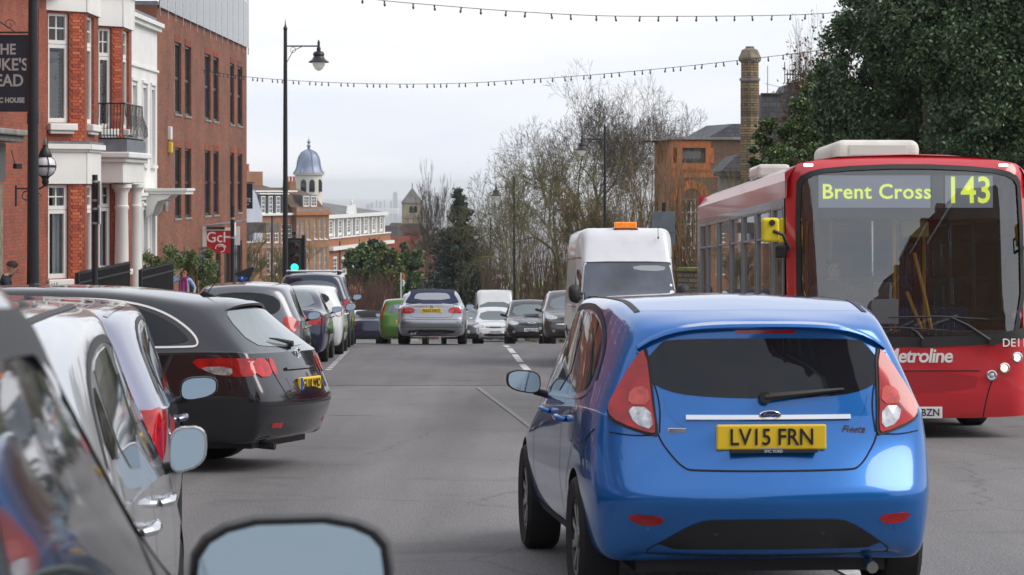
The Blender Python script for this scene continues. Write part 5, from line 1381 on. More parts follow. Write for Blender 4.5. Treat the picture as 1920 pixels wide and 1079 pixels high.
for (a, b, c, d, cant) in ((P0, P1, P2, P3, up), (Q0, Q1, Q2, Q3, up)):
    La = math.dist(a, b); k = La / Lc
    for (S, E, r1, r2) in ((a, b, (.03 * k, 1.42, .62 * k, 3.97), (.03 * k, -2.2, .60 * k, -.02)), (b, c, (.25, 1.42, 1.25, 3.97), (.25, -2.2, 1.25, -.02)), (c, d, (.3, 1.42, .8, 3.97), (.3, -2.2, .8, -.02))):
        M, LL = seg(S, E, -6.9, 4.02, (r1, r2), .14)
        for r in (r1, r2):
            tz = r[3] - (.72 if r is r1 else .58)
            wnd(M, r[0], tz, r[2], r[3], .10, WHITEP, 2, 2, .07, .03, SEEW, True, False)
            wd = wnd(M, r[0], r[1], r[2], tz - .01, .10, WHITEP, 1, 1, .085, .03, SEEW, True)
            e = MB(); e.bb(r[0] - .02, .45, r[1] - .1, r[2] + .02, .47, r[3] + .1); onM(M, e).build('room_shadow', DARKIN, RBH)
            if r is r2: e = MB(); e.tube([(r[2] - .16, .22, r[1]), (r[2] - .17, .21, r[3])], .05, 6); e.tube([(r[2] - .25, .22, r[1]), (r[2] - .25, .21, r[3])], .045, 6); onM(M, e).build('curtain', BLIND, RBH, smooth=True)
            if r is r1 and S is a:
                for q in range(17):
                    s_ = MB(); z = r[1] + .18 + q * (tz - r[1] - .32) / 17; s_.box(((r[0] + r[2]) / 2 - .04, .20, z), (r[2] - r[0] - .24, .012, .10), rx=R(35)); so = onM(M, s_).build('shutter_slat', BLIND, RBH)
        e = MB(); e.bb(r1[0] - .04, -.16, 1.24, r1[2] + .14, .1, 1.40); e.bb(r1[0], -.10, 1.16, r1[2] + .08, -.002, 1.238); onM(M, e).build('sill', WHITEP, RBH, bevel=.02)
        e = MB(); e.bb(r2[0] - .04, -.10, -2.36, r2[2] + .10, .1, -2.22); onM(M, e).build('sill', WHITEP, RBH, bevel=.02)
        trim(M, -.06, LL + .06, 4.9, .06, .88, nm='fascia'); trim(M, -.1, LL + .1, 4.86 + .2, .2, .16); trim(M, -.04, LL + .04, .90, .05, .90, nm='fascia'); trim(M, -.08, LL + .08, .93, .16, .12); trim(M, -.06, LL + .06, .81, .10, .06)
        e = MB(); e.bb(-.05, -.12, .932, LL + .05, .3, .99); onM(M, e).build('lead_flashing', LEAD, RBH)
# bricks of the two canted piers nearest to us, one by one
bk1 = MB(); bk1.box((0, 0, 0), (.215, .02, .065)); bk2 = MB(); bk2.box((0, 0, 0), (.10, .02, .065))
BRK = [mat('loose_red_brick', (.40, .085, .040), .8, var=.25, vscale=30), mat('loose_dark_brick', (.28, .06, .035), .85, var=.25, vscale=30), mat('loose_pale_brick', (.47, .14, .06), .8, var=.2, vscale=30)]
bms = [(bk1.mesh('brick', m_), bk2.mesh('brick', m_)) for m_ in BRK]
nb = 0
for (a, b, lim) in ((P0, P1, 230), (Q0, Q1, 70)):
    La = math.dist(a, b); k = La / Lc; rz, _ = frame_at(a, b)
    M = Matrix.Translation((a[0] - RBH.location.x, a[1] - RBH.location.y, -WB)) @ Matrix.Rotation(rz, 4, 'Z')
    u0, u1 = .64 * k, La; cnt = 0; z = 4.0 - .045; row = 0
    while z > -2.3 and cnt < lim:
        if .0 < z < 1.0: z -= .075; row += 1; continue
        u = u0 + (0 if row % 2 else .1125 * .5)
        if row % 2 == 0: pass
        while u + .10 < u1 - .001 and cnt < lim:
            full = u + .225 <= u1 + .01
            o = link('brick', rnd.choice(bms[0:3] if rnd.random() < .7 else bms[:1])[0 if full else 1], RBH)
            wd = .225 if full else .1125
            o.matrix_local = M @ Matrix.Translation((u + wd / 2, -.004 + rnd.uniform(-.003, .003), z)); u += wd; cnt += 1
        z -= .075; row += 1
# flanking walls
seg((-10.76, 50.0), P0, -6.9, 4.9, [(7.4, 1.42, 8.2, 3.97), (7.4, -2.2, 8.2, -.02)])
M, _ = seg(P3, (-10.76, 65.1), -6.9, 4.9); M, _ = seg(Q3, (-10.76, 69.58), -6.9, 4.9)
e = MB(); e.bb(.0, .0, 11.92, 0 - 6, 10.3, 12.1); e.bb(.6, 1.0, 11.92, -.01, 3, 12.1); e.build('roof', LEAD, RBH)
e = MB(); e.bb(-.25, -9.2, 11.4, .35, 10.3, 11.9); e.build('eaves_cornice', WHITEP, RBH, bevel=.03)
for y in np.arange(.4, 9.8, .22):
    pass
for yy in (3.3, 8.9):
    e = MB(); e.prism([(0, 0), (.5, 0), (.46, -.18), (.25, -.30), (.12, -.55), (0, -.7)], yy, yy + .35, axis='y'); e.v = [(v[0] - .02, v[1], v[2] + 11.38) for v in e.v]; e.build('corbel', WHITEP, RBH, bevel=.03)
# porch
po = empty('porch', (0, 0, 0), 0, 'white pillared porch with iron balcony between the red bays and the white house', 'porch'); po.location = (-10.0, 66.2, -4.6)
zc = 4.6
for (px_, d, r) in ((228, 65.4, .19), (253, 67.6, .19)):
    p = U(px_, 400, d) - po.location
    e = MB(); z1 = 4.6 + .05
    e.lathe([(r * 1.25, -.4), (r * 1.25, .2), (r * 1.1, .28), (r, .34), (r * .98, 2.0), (r * .88, z1 - .72), (r * .98, z1 - .68), (r * .98, z1 - .62), (r * .88, z1 - .6), (r * .88, z1 - .3), (r * 1.15, z1 - .18), (r * 1.35, z1 - .15), (r * 1.35, z1 - .06)], c=(p.x, p.y, 0), n=24)
    e.build('column', WHITEP, po, smooth=40)
e = MB(); e.bb(-1.0, -1.9, 4.62, .24, 1.75, 5.25); e.build('entablature', WHITEP, po, bevel=.02)
e = MB(); e.bb(-1.1, -2.05, 5.25, .42, 1.9, 5.40); e.bb(-1.05, -1.98, 5.14, .33, 1.82, 5.248); e.build('porch_cornice', WHITEP, po, bevel=.03)
e = MB(); e.bb(-.9, -1.7, 5.402, .30, 1.6, 5.72); e.build('balcony_plinth', LEAD, po)
for k in range(26):
    t = k / 25
    if t < .5: bx, by = .18 * 1, -1.55 + 3.0 * (t * 2); dx, dy = .16, 0
    if k < 13: bx, by, dx, dy = -.75 + .95 * k / 12, -1.6, 0, -.14
    else: bx, by, dx, dy = .22, -1.5 + 3.0 * (k - 13) / 12, .14, 0
    e = MB(); e.tube([(bx, by, 5.72), (bx + dx, by + dy, 5.86), (bx + dx * .9, by + dy * .9, 6.05), (bx + dx * .1, by + dy * .1, 6.35), (bx, by, 6.62)], .014, 5); e.build('balcony_bar', BLACKP, po)
e = MB(); e.tube([(-.78, -1.6, 6.63), (.22, -1.6, 6.63), (.22, 1.5, 6.63)], .022, 6); e.tube([(-.78, -1.6, 5.75), (.22, -1.6, 5.75), (.22, 1.5, 5.75)], .02, 6); e.build('balcony_rail', BLACKP, po)

# the pub at the left edge
pub, L = facade('pub', (-10.1, 44.0), (-10.0, 50.6), -4.2, 'pub with grey stone shopfront and projecting cornice at the left edge')
e = MB(); e.bb(0, .3, 0, 6.5, 5, 11); e.build('wall', RB, pub)
e = MB(); e.bb(5.75, .05, 0, 6.55, .8, 4.2); e.build('stone_pier', mat('worn_stone', (.20, .175, .13), .9, var=.35, vscale=6, bump=.5), pub)
e = MB(); e.bb(0, .0, 4.25, 6.58, .9, 5.0); e.build('fascia_board', mat('fascia_grey', (.075, .072, .07), .6), pub)
e = MB(); e.bb(-.1, -.30, 5.02, 6.9, .9, 5.14); e.bb(-.1, -.42, 5.142, 7.0, .9, 5.26); e.build('cornice', STONE, pub, bevel=.03)
e = MB(); e.bb(0, .25, .8, 5.7, .28, 4.2); e.build('shop_window', WINGLASS, pub)
# pub sign
ps = empty('pub_sign', U(8, 138, 50) , 0, 'navy hanging pub sign reading THE DUKE\'S HEAD PUBLIC HOUSE', 'sign')
e = MB(); e.bb(-.46, -.03, -.73, .46, .03, .73); sb = e.build('sign_board', mat('sign_navy', (.018, .024, .04), .45), ps)
e = MB()
for a, b, c, d in ((-.48, -.75, -.44, .75), (.44, -.75, .48, .75), (-.44, -.75, .44, -.71), (-.44, .71, .44, .75)): e.bb(a, -.04, b, c, .04, d)
e.build('sign_frame', BLACKP, ps)
LT = mat('sign_letters', (.42, .41, .40), .5)
for s_, z, sz in (('THE', .46, .29), ("DUKE'S", .16, .33), ('HEAD', -.15, .33), ('PUBLIC HOUSE', -.53, .135)):
    textobj('lettering', s_, sz, sb, (0, -.034, z), (R(90), 0, 0), LT, .002, bold=.006, sx=.88)
e = MB(); e.tube([(-.6, 0, .80), (.5, 0, .80)], .02, 6); e.tube([(-.6, 0, 1.35), (.2, 0, .82)], .012, 5)
for c in (-.35, .1): e.tube([(c + .12 * math.cos(t) * (1 - t / 9), 0, .95 + .12 * math.sin(t) * (1 - t / 9)) for t in np.linspace(0, 7.5, 20)], .009, 4)
e.build('sign_bracket', BLACKP, ps)
# globe lantern
gl = empty('globe_lantern', U(85, 312, 48), 0, 'black-framed white globe lantern on a scrolled wall bracket beside the pub', 'lantern')
e = MB(); e.lathe([(.001, -.2), (.1, -.175), (.17, -.11), (.2, 0), (.17, .11), (.1, .175), (.001, .2)], n=20, cap=False); e.build('globe', mat('opal_glass', (.62, .61, .63), .25, coat=.6), gl, smooth=True)
e = MB(); e.lathe([(.206, -.02), (.21, 0), (.206, .02)], n=20); 
for t in range(4):
    a = t * math.pi / 2 + .5; e.tube([(.207 * math.cos(a) * math.sin(p), .207 * math.sin(a) * math.sin(p), .207 * math.cos(p)) for p in np.linspace(.2, 2.9, 12)], .010, 4)
e.lathe([(.12, .17), (.13, .2), (.09, .3), (.05, .36), (.05, .4)], n=12); e.lathe([(.02, .4), (.035, .44), (.02, .5), (.003, .56)], n=8, mi=1); e.lathe([(.10, -.18), (.06, -.24), (.07, -.3), (.03, -.38)], n=12)
e.build('lantern_frame', [BLACKP, STONE], gl, smooth=40)
e = MB(); e.tube([(.0, 0, -.36), (-.1, 0, -.42), (-.55, 0, -.42)], .018, 6); e.tube([(-.55, 0, -.36), (-.55, 0, -.75)], .02, 6)
for c, s_ in ((-.35, 1), (-.15, .6)): e.tube([(c + .13 * s_ * math.cos(t) * (1 - t / 9), 0, -.57 + .13 * s_ * math.sin(t) * (1 - t / 9)) for t in np.linspace(0, 7.5, 20)], .011, 4)
e.build('lantern_bracket', BLACKP, gl)
cm = empty('security_camera', U(33, 312, 49), 0, 'small black security camera under the pub cornice', 'camera')
e = MB(); e.box((0, 0, 0), (.12, .2, .10), rz=.5); e.tube([(-.05, 0, .05), (-.12, 0, .3)], .012, 5); e.build('camera_body', BLACKPL, cm, bevel=.015)

# railings
def railing(x, y0, y1, ztop, hb, label, n, zw=None):
    r = empty('railing', (x, y0, ztop), 0, label, 'railing', 'black railings in front of the red houses')
    b = MB(); b.bb(-.012, -.012, -hb, .012, .012, -.03); b.lathe([(.012, -.03), (.02, .0), (.002, .07)], n=5); bm = b.mesh('bar', BLACKP)
    for k in range(n): o = link('bar', bm, r); o.location = (0, (y1 - y0) * (k + .5) / n, rnd.uniform(-.006, .006))
    e = MB(); e.bb(-.02, 0, -.2, .02, y1 - y0, -.16); e.bb(-.02, 0, -hb + .06, .02, y1 - y0, -hb + .10); e.build('rail', BLACKP, r)
    e = MB(); e.bb(-.04, -.05, -hb, .04, .03, .04); e.build('post', BLACKP, r)
    e = MB(); e.bb(-.15, -.05, -hb - 1.4, .15, y1 - y0, -hb); e.build('plinth', STONE, r)
railing(-9.0, 53.0, 60.3, -1.88, 1.15, 'black railing left of the white porch columns', 64)
railing(-9.0, 62.0, 68.0, -2.12, 1.15, 'black railing between porch columns and potted olive trees', 54)
railing(-8.95, 46.5, 50.5, -2.0, .8, 'low black railing by the ground-floor bay window', 14)
e = MB()
for z0_, x0_, x1_ in ((.0, -10.6, -8.9),):
    pass
def terrace(name, y0, y1, x0, x1, z):
    e = MB(); e.bb(x0, y0, z - 4, x1, y1, z); o = e.build(name, PAVE); o['kind'] = 'structure'
terrace('raised_pavement', 42, 75.5, -10.4, -8.8, -3.25)

# terraces behind the viewpoint and beside it (seen in glass and paint), one house at a time
HB = [RB, RB2, YB, RB, RB2]
def terrace_house(A, B, zb, H, m, label, grp, roofm=SLATE, name='terraced_house', floors=3, wpx=3):
    r, L = facade(name, A, B, zb, label, 'house', grp)
    rects = []
    for f in range(floors):
        for c in range(wpx):
            u = L * (c + .5) / wpx - .5; z = 1.0 + f * (H - .8) / floors; rects.append((u, z, u + 1.0, z + 1.75))
    w = wall(L, -1.5, H, rects, .12); n = len(w.v)
    w.v += [(0, 0, -1.5), (0, 8, -1.5), (0, 8, H), (0, 0, H), (L, 0, -1.5), (L, 8, -1.5), (L, 8, H), (L, 0, H), (0, 4, H + 2.4), (L, 4, H + 2.4)]
    w.f += [[n, n + 3, n + 8, n + 2, n + 1], [n + 4, n + 5, n + 6, n + 9, n + 7], [n + 1, n + 2, n + 6, n + 5]]; w.m += [0, 0, 0]
    w.build('wall', m, r)
    e = MB(); e.quad((-.0, -.15, H - .05), (L, -.15, H - .05), (L, 4, H + 2.45), (0, 4, H + 2.45)); e.quad((0, 8.1, H - .05), (0, 4, H + 2.45), (L, 4, H + 2.45), (L, 8.1, H - .05)); e.build('roof', roofm, r)
    for q in rects: window(r, *q, .1, WHITEP, 1, 2, .09, .05)
    e = MB(); e.bb(L - .5, 3.4, H, L + .5, 4.6, H + 3.9); e.build('chimney', m, r)
    e = MB(); e.bb(0, -.14, H - .25, L, -.002, H - .06); e.bb(0, -.06, (H - .8) / floors - .1, L, -.003, (H - .8) / floors + .1); e.build('cornice', WHITEP, r)
    return r
for k in range(11):
    y1 = 42 - k * 9.2; y0 = y1 - 9.1
    terrace_house((-11.5, y0), (-11.5, y1), zg((y0 + y1) / 2) + .1, 9.5 + (k % 3), HB[k % 5], 'terraced house with white sashes in the row behind the viewpoint on the left', 'terraced houses on the left behind the viewpoint')
for k in range(9):
    y1 = -3 - k * 9.2; y0 = y1 - 9.1
    terrace_house((13.2, y1), (13.2, y0), zg((y0 + y1) / 2) + .1, 9.8 + (k % 3), HB[(k + 2) % 5], 'terraced house with white sashes in the row behind the viewpoint on the right', 'terraced houses on the right behind the viewpoint')
# ------------------------------------------------------------ far buildings, each on its own plane
class FF:
    """a facade plane fixed by two pixel columns and their distances"""
    def __init__(s, name, pL, dL, pR, dR, zb, label, cat='building', group=None):
        s.A = Vector((XX(pL, dL), dL)); s.B = Vector((XX(pR, dR), dR)); s.zb = zb
        s.rz, s.L = frame_at(s.A, s.B); s.root = empty(name, (s.A.x, s.A.y, zb), s.rz, label, cat, group)
        s.d = (s.B - s.A).normalized()
    def uz(s, px, py):
        k = (px - 960) / FPX; # ray (k t, t)
        # A + u d = (k t, t)
        u = (k * s.A.y - s.A.x) / (s.d.x - k * s.d.y); t = s.A.y + u * s.d.y
        return u, ZZ(py, t) - s.zb
    def rect(s, x0, y0, x1, y1):
        u0, z1 = s.uz(x0, y0); u1, z0 = s.uz(x1, y1); return (u0, z0, u1, z1)
def farwin(F, r, m=WHITEP, cols=2, rows=4, d=.12, glass=WINGLASS, name='window'):
    w = r[2] - r[0]; window(F.root, *r, d, m, cols, rows, max(.06, w * .12), .045, glass, name=name)
def winbox(F, wins, H, wm, L=None, depth=.15, back=8, H0=0, u0=0, name='wall', **k):
    rects = [F.rect(*w) for w in wins]; L = L or F.L
    w = wall(L, H0, H, rects, depth, u0); n = len(w.v)
    w.v += [(u0, 0, H0), (u0, back, H0), (u0, back, H), (u0, 0, H), (L, 0, H0), (L, back, H0), (L, back, H), (L, 0, H)]
    w.f += [[n, n + 3, n + 2, n + 1], [n + 4, n + 5, n + 6, n + 7], [n + 3, n + 7, n + 6, n + 2]]; w.m += [0, 0, 0]
    w.build(name, wm, F.root)
    for r in rects: farwin(F, r, **k)
    return rects
def fb(F, nm, m, *bs, **k):
    e = MB()
    for b in bs: e.bb(*b)
    return e.build(nm, m, F.root, **k)
BRN = brickmat('brown_brick', (.37, .155, .07), (.27, .11, .05), (.22, .16, .12), stain=.3)
BRN2 = brickmat('tan_brick', (.42, .20, .09), (.33, .145, .065), (.25, .19, .14), stain=.3)
DOME = mat('dome_lead', (.22, .26, .34), .45, .2, var=.25, vscale=1.5, stretch=(1, 1, .3))
POTM = mat('chimney_pot', (.42, .13, .07), .8, var=.3, vscale=5)
CREAM = mat('cream_render', (.60, .58, .50), .7, var=.08, vscale=.5)
def pots(F, u, v, z, n, r=.14, h=.55, du=.42):
    for k in range(n):
        e = MB(); e.lathe([(r * 1.1, 0), (r * .9, .1), (r * .8, h - .1), (r, h - .06), (r, h)], c=(u + k * du, v, z), n=9); e.build('chimney_pot', POTM, F.root, smooth=40)

# A: brown brick house with white sashes and a slated mansard
F = FF('mansard_house', 484, 235, 556, 241, -20, 'brown brick house with white sashes and white mansard dormers')
H = F.uz(484, 404)[1]
winbox(F, [(500, 421, 509, 456), (514.5, 421, 524, 456), (527, 421, 533, 456), (540, 421, 548.5, 456), (500, 473, 508.5, 516), (514.5, 473, 522.5, 516), (527, 473, 533, 516), (540, 473, 548, 516)], H, BRN, back=10)
fb(F, 'cornice', WHITEP, (-.1, -.25, H - .05, F.L, .1, H + .16)); fb(F, 'string_course', STONE, (0.6, -.08, F.uz(500, 464)[1] - .1, F.L, -.002, F.uz(500, 464)[1] + .12))
zr = F.uz(484, 361)[1]; zt = F.uz(484, 334)[1]
e = MB(); e.add([(-.0, .3, H), (F.L, .3, H), (F.L, 1.2, zr), (-.0 - .0, 1.2, zr), (0, 10, H), (F.L, 10, H), (F.L - .5, 6, zt), (-.5, 6, zt)], [(0, 1, 2, 3), (3, 2, 6, 7), (5, 4, 7, 6), (1, 5, 6, 2), (4, 0, 3, 7)]); e.build('roof', TILE, F.root)
for x in (489, 503, 517, 531):
    r = F.rect(x + .5, 368, x + 8, 401)
    fb(F, 'dormer', mat('dormer_slate_grey', (.05, .055, .075), .6), (r[0] - .35, .02, r[1] - .1, r[0] - .05, 1.3, r[3] + .15), (r[2] + .05, .05, r[1] - .1, r[2] + .1, 1.3, r[3] + .15))
    fb(F, 'dormer_cheek', WHITEP, (r[0] - .4, -.1, r[3] + .152, r[2] + .12, 1.5, r[3] + .28))
    farwin(F, r, d=.0)
fb(F, 'dormer_fascia', WHITEP, (-.5, -.12, zr + .02, F.L, 1.4, zr + .16))
e = MB(); e.lathe([(.55, 0), (.5, 2.2), (.6, 2.25), (.6, 2.7)], c=(.7, 5, zt - .6), n=8); e.build('chimney', BRN, F.root)
pots(F, .7, 5, zt + 2.0, 1, .22, 1.8)
u0, z0 = F.uz(513, 362); u1, z1 = F.uz(552, 322)
fb(F, 'chimney', BRN, (u0, 3.5, H, u1, 5, z1)); pots(F, u0 + .4, 4.2, z1, 5, .18, .7, .43)
e = MB(); e.tube([(1.2, 5, zt), (1.2, 5, zt + 3.1)], .02, 4); e.tube([(.6, 5, zt + 3.0), (1.9, 5, zt + 3.0)], .015, 4); e.tube([(2.9, 5, zt), (2.9, 5, zt + 2.2)], .02, 4); e.tube([(2.4, 5, zt + 2.1), (3.6, 5, zt + 2.1)], .015, 4)
e.build('television_aerial', GALV, F.root)
# B: taller brick house
F = FF('tall_brick_house', 556, 240, 617, 243, -20, 'tall tan brick house with narrow windows below the lead dome')
H = F.uz(556, 389)[1]
ws_b = [(x, y0, x + 5, y1) for (y0, y1) in ((413, 449), (465, 507)) for x in (555.8 + .4, 565.6, 575.2)] + [(x, y0, x + 5, y1) for (y0, y1) in ((411, 448), (464, 508)) for x in (589, 598.6, 608)] + [(589, 521, 594, 540), (598.6, 521, 603.6, 540)]
rr = winbox(F, ws_b, H, BRN2, back=9, rows=3)
for r in rr: fb(F, 'sill', WHITEP, (r[0] - .06, -.1, r[1] - .12, r[2] + .06, -.002, r[1] - .01))
zc_ = F.uz(556, 404)[1]; fb(F, 'cornice', OB, (-.2, -.25, zc_, F.L + .1, -.002, zc_ + .35)); fb(F, 'parapet_band', STONE, (-.1, -.15, zc_ + .352, F.L + .05, -.003, zc_ + .6))
zt = F.uz(600, 352)[1]
e = MB(); e.add([(0, .6, H - .2), (F.L, .6, H - .2), (F.L, 2.0, zt - .8), (0, 2.0, zt - .8), (0, 9, H), (F.L, 9, H), (F.L, 5, zt), (0, 5, zt)], [(0, 1, 2, 3), (3, 2, 6, 7), (4, 0, 3, 7), (1, 5, 6, 2)]); e.build('roof', TILE, F.root)
for x in (578, 592):
    r = F.rect(x, 368, x + 11, 388); r = (r[0], max(r[1], H + .02), r[2], r[3]); fb(F, 'dormer', LEAD, (r[0] - .1, .75, r[1], r[2] + .1, 3.0, r[3] + .12)); farwin(F, r, d=.70, cols=3, rows=3)
fb(F, 'chimney', BRN, (F.uz(583, 350)[0], 3, H, F.uz(595, 350)[0], 4, F.uz(583, 341)[1])); pots(F, F.uz(584, 350)[0] + .1, 3.5, F.uz(583, 341)[1], 3, .14, .5)
po_ = FF('porch_hood', 608, 239, 634, 240, -20, 'small white pedimented porch in front of the tan brick house', 'porch')
r = po_.rect(608, 522, 620, 545); fb(po_, 'porch_wall', WHITEP, (r[0], -.3, 0, r[2], .4, r[3])); e = MB(); e.prism([(r[0] - .2, r[3]), (r[2] + .2, r[3]), ((r[0] + r[2]) / 2, r[3] + .8)], -.4, .4); e.build('pediment', WHITEP, po_.root)
r = po_.rect(620, 522, 640, 545); fb(po_, 'side_wall', WHITEP, (r[0], -.2, 0, r[2], .5, r[3] + .4))
# dome tower
dt = empty('dome_tower', (XX(579, 262), 262, -20), 0, 'white drum tower with lead bell dome and finial behind the roofs', 'tower')
S_ = 262 / FPX
def zz(py): return ZZ(py, 262) + 20
e = MB(); e.lathe([(25 * S_, 0), (25 * S_, zz(330)), (29 * S_, zz(328)), (29.5 * S_, zz(324))], n=16); e.build('drum', CREAM, dt, smooth=30)
prof = [(30, 325), (25.5, 319), (23, 311), (22, 303), (19.5, 294), (15, 287), (8, 283), (3, 281), (2.4, 277), (4, 274), (1.4, 270), (3.6, 266.5), (1.0, 263), (.3, 258)]
e = MB(); e.lathe([(r * S_, zz(p)) for r, p in prof], n=16); e.build('dome', DOME, dt, smooth=50)
for k in range(8):
    a_2 = (k + .5) * math.pi / 4; e = MB(); e.tube([(math.cos(a_2) * r * S_ * 1.01, math.sin(a_2) * r * S_ * 1.01, zz(p)) for r, p in prof[:8]], .06, 5); e.build('dome_rib', DOME, dt)
for sx in (-8, 8, 21):
    e = MB(); x = sx * S_; y = -math.sqrt(max(0, (25.3 * S_) ** 2 - x * x)); pts = [(x - .28, zz(360))] + [(x + .28 * math.cos(t), zz(344) + .4 * math.sin(t)) for t in np.linspace(math.pi, 0, 8)] + [(x + .28, zz(360))]
    e.prism(pts, y - .05, y + .1); e.build('window', WINGLASS, dt)
# cream gable with the hanging restaurant sign
F = FF('gabled_house', 446, 225, 492, 232, -18, 'pale blue-grey gabled house behind the restaurant sign')
e = MB(); pg_ = [F.uz(*q) for q in ((440, 600), (440, 345), (470, 350), (481, 365), (492, 404), (492, 600))]; e.prism(pg_, 0, 9); e.build('gable_wall', mat('blue_grey_render', (.42, .45, .52), .7, var=.08, vscale=.6), F.root)
pr_ = [F.uz(*q) for q in ((471, 338), (484, 336), (500, 362), (494, 404), (491, 404), (480, 363))]
fb(F, 'extension', mat('old_weatherboard', (.12, .10, .085), .9, var=.4, vscale=2), (F.uz(450, 438)[0], -2.4, F.uz(450, 437)[1], F.uz(476, 438)[0], -.01, F.uz(450, 418)[1]))
fb(F, 'chimney', BRN, (F.uz(449, 340)[0], 2, F.uz(449, 345)[1], F.uz(464, 340)[0], 3.2, F.uz(449, 325)[1])); pots(F, F.uz(451, 340)[0] + .1, 2.6, F.uz(449, 325)[1], 2)
sg_ = empty('restaurant_sign', U(459, 368, 105), 0, 'navy hanging sign ending in OTE beyond the brick office block', 'sign')
e = MB(); e.bb(-.32, -.04, -.52, .32, .04, .52); sb = e.build('sign_board', mat('sign_navy'), sg_); textobj('lettering', 'COTE', .22, sb, (-.02, -.045, -.17), (R(90), 0, 0), mat('sign_cream', (.62, .55, .45), .5), .002, bold=.004, sx=.95)
textobj('lettering', 'BRASSERIE', .085, sb, (-.02, -.045, -.34), (R(90), 0, 0), mat('sign_cream'), .002, bold=.002)
e = MB(); e.tube([(-.6, 0, .56), (.4, 0, .56)], .02, 5); e.build('bracket', BLACKP, sg_)
# low brick wing left
F = FF('low_brick_wing', 452, 222, 493, 228, -20, 'low brown brick wing with slim windows beside the parking meter')
winbox(F, [(463, 474, 467.5, 511), (472, 474, 477, 511), (483, 474, 487.5, 511)], F.uz(452, 457)[1], BRN, back=4, rows=3, cols=1)
Hh = F.uz(452, 457)[1]; fb(F, 'coping', WHITEP, (-.1, -.12, Hh + .002, F.L, .4, Hh + .14))
# C: orange brick with the white dormer row
F = FF('orange_brick_building', 617, 252, 732, 284, -22, 'orange brick building with a row of white dormers under a grey hipped roof')
H = F.uz(617, 449)[1]
rr = winbox(F, [(625, 481, 634, 519), (641, 481, 651, 519), (660, 481, 669, 519), (679, 481, 688, 519)], H, brickmat('deep_orange_brick', (.40, .13, .05), (.32, .10, .04), (.25, .15, .1), stain=.25), back=9, cols=2, rows=4)
z1 = F.uz(617, 462)[1]; fb(F, 'cornice', WHITEP, (-.1, -.45, z1 - .45, F.L + .1, -.002, z1 - .1), ); fb(F, 'coping', WHITEP, (-.05, -.1, H + .002, F.L, .3, H + .12))
for u in (.15, .62): fb(F, 'drain_pipe', BLACKP, (F.L * u, -.12, 0, F.L * u + .12, -.01, H - .3))
zd0, zd1 = H + .1, F.uz(617, 411)[1]
nD = 7
fb(F, 'attic_wall', mat('attic_grey', (.22, .23, .25), .7), (.1, 1.2, H, F.L - .8, 8, zd1))
for k in range(nD):
    u = .3 + (F.L - 1.4) * k / nD; w_d = (F.L - 1.4) / nD
    farwin(F, (u + w_d * .36, zd0 + .1, u + w_d * .82, zd1 - .1), d=.5, rows=4)
    fb(F, 'dormer_pier', WHITEP, (u + w_d * .26, .35, zd0, u + w_d * .35, 1.2, zd1)); fb(F, 'dormer_pier', WHITEP, (u + w_d * .83, .35, zd0, u + w_d * .93, 1.2, zd1))
fb(F, 'dormer_cornice', WHITEP, (.05, .1, zd1 + .002, F.L - .7, 1.3, zd1 + .35))
mid = F.uz(668, 420)[0]; e = MB(); e.prism([(mid - .9, zd1 + .352), (mid + .9, zd1 + .352), (mid, zd1 + 1.35)], .1, .9); e.lathe([(.1, 0), (.16, .2), (.05, .6)], c=(mid, .5, zd1 + 1.3), n=8); e.build('pediment', WHITEP, F.root)
zr = F.uz(617, 379)[1]
e = MB(); e.add([(-.8, .6, zd1 + .35), (F.L - .4, .6, zd1 + .35), (F.L - .4, 13, zd1 + .35), (-.8, 13, zd1 + .35), (-.9, 6.5, zr + .25), (F.uz(662, 379)[0] + 2.6, 6.5, zr + .25)], [(0, 1, 5, 4), (1, 2, 5), (2, 3, 4, 5), (3, 0, 4)]); e.build('roof', mat('grey_roof', (.135, .135, .14), .8, var=.2, vscale=.8), F.root)
# small roofs to the right of it
F = FF('red_gable_building', 705, 300, 768, 302, -26, 'low red brick building with slate gable between the dormer row and the church tower')
H = F.uz(720, 432)[1]
winbox(F, [], F.uz(720, 445)[1], RB, back=8); e = MB(); z0 = F.uz(720, 445)[1]; u0 = F.uz(722, 440)[0]
e.prism([(u0, z0), (F.L, z0), (F.L - 1.2, F.uz(735, 424)[1]), (u0 + .6, F.uz(735, 424)[1])], 1, 8); e.build('roof', SLATE, F.root)
fb(F, 'chimney', BRN, (F.uz(708, 420)[0], 4, z0 - 2, F.uz(722, 420)[0], 5.5, F.uz(708, 405)[1]), (F.uz(738, 420)[0], 5, z0 - 2, F.uz(752, 420)[0], 6, F.uz(738, 426)[1])); pots(F, F.uz(708, 420)[0] + .2, 4.7, F.uz(708, 405)[1], 4, .16, .6, .24)
for (x0, x1, yt, d, m_, lb_) in ((742, 800, 426, 340, RB, 'red brick house in front of the church tower, ridge below the belfry'), (795, 880, 447, 330, RB2, 'dark red roofed house behind the bare trees right of the church tower')):
    F = FF('distant_house', x0, d, x1, d + 1, -34, lb_, 'house'); Hh = F.uz(x0, yt + 12)[1]
    winbox(F, [], Hh, m_, back=8); e = MB(); e.prism([(-.3, Hh), (F.L + .3, Hh), (F.L - 1.0, Hh + 1.3), (1.0, Hh + 1.3)], -.2, 8); e.build('roof', TILE, F.root)
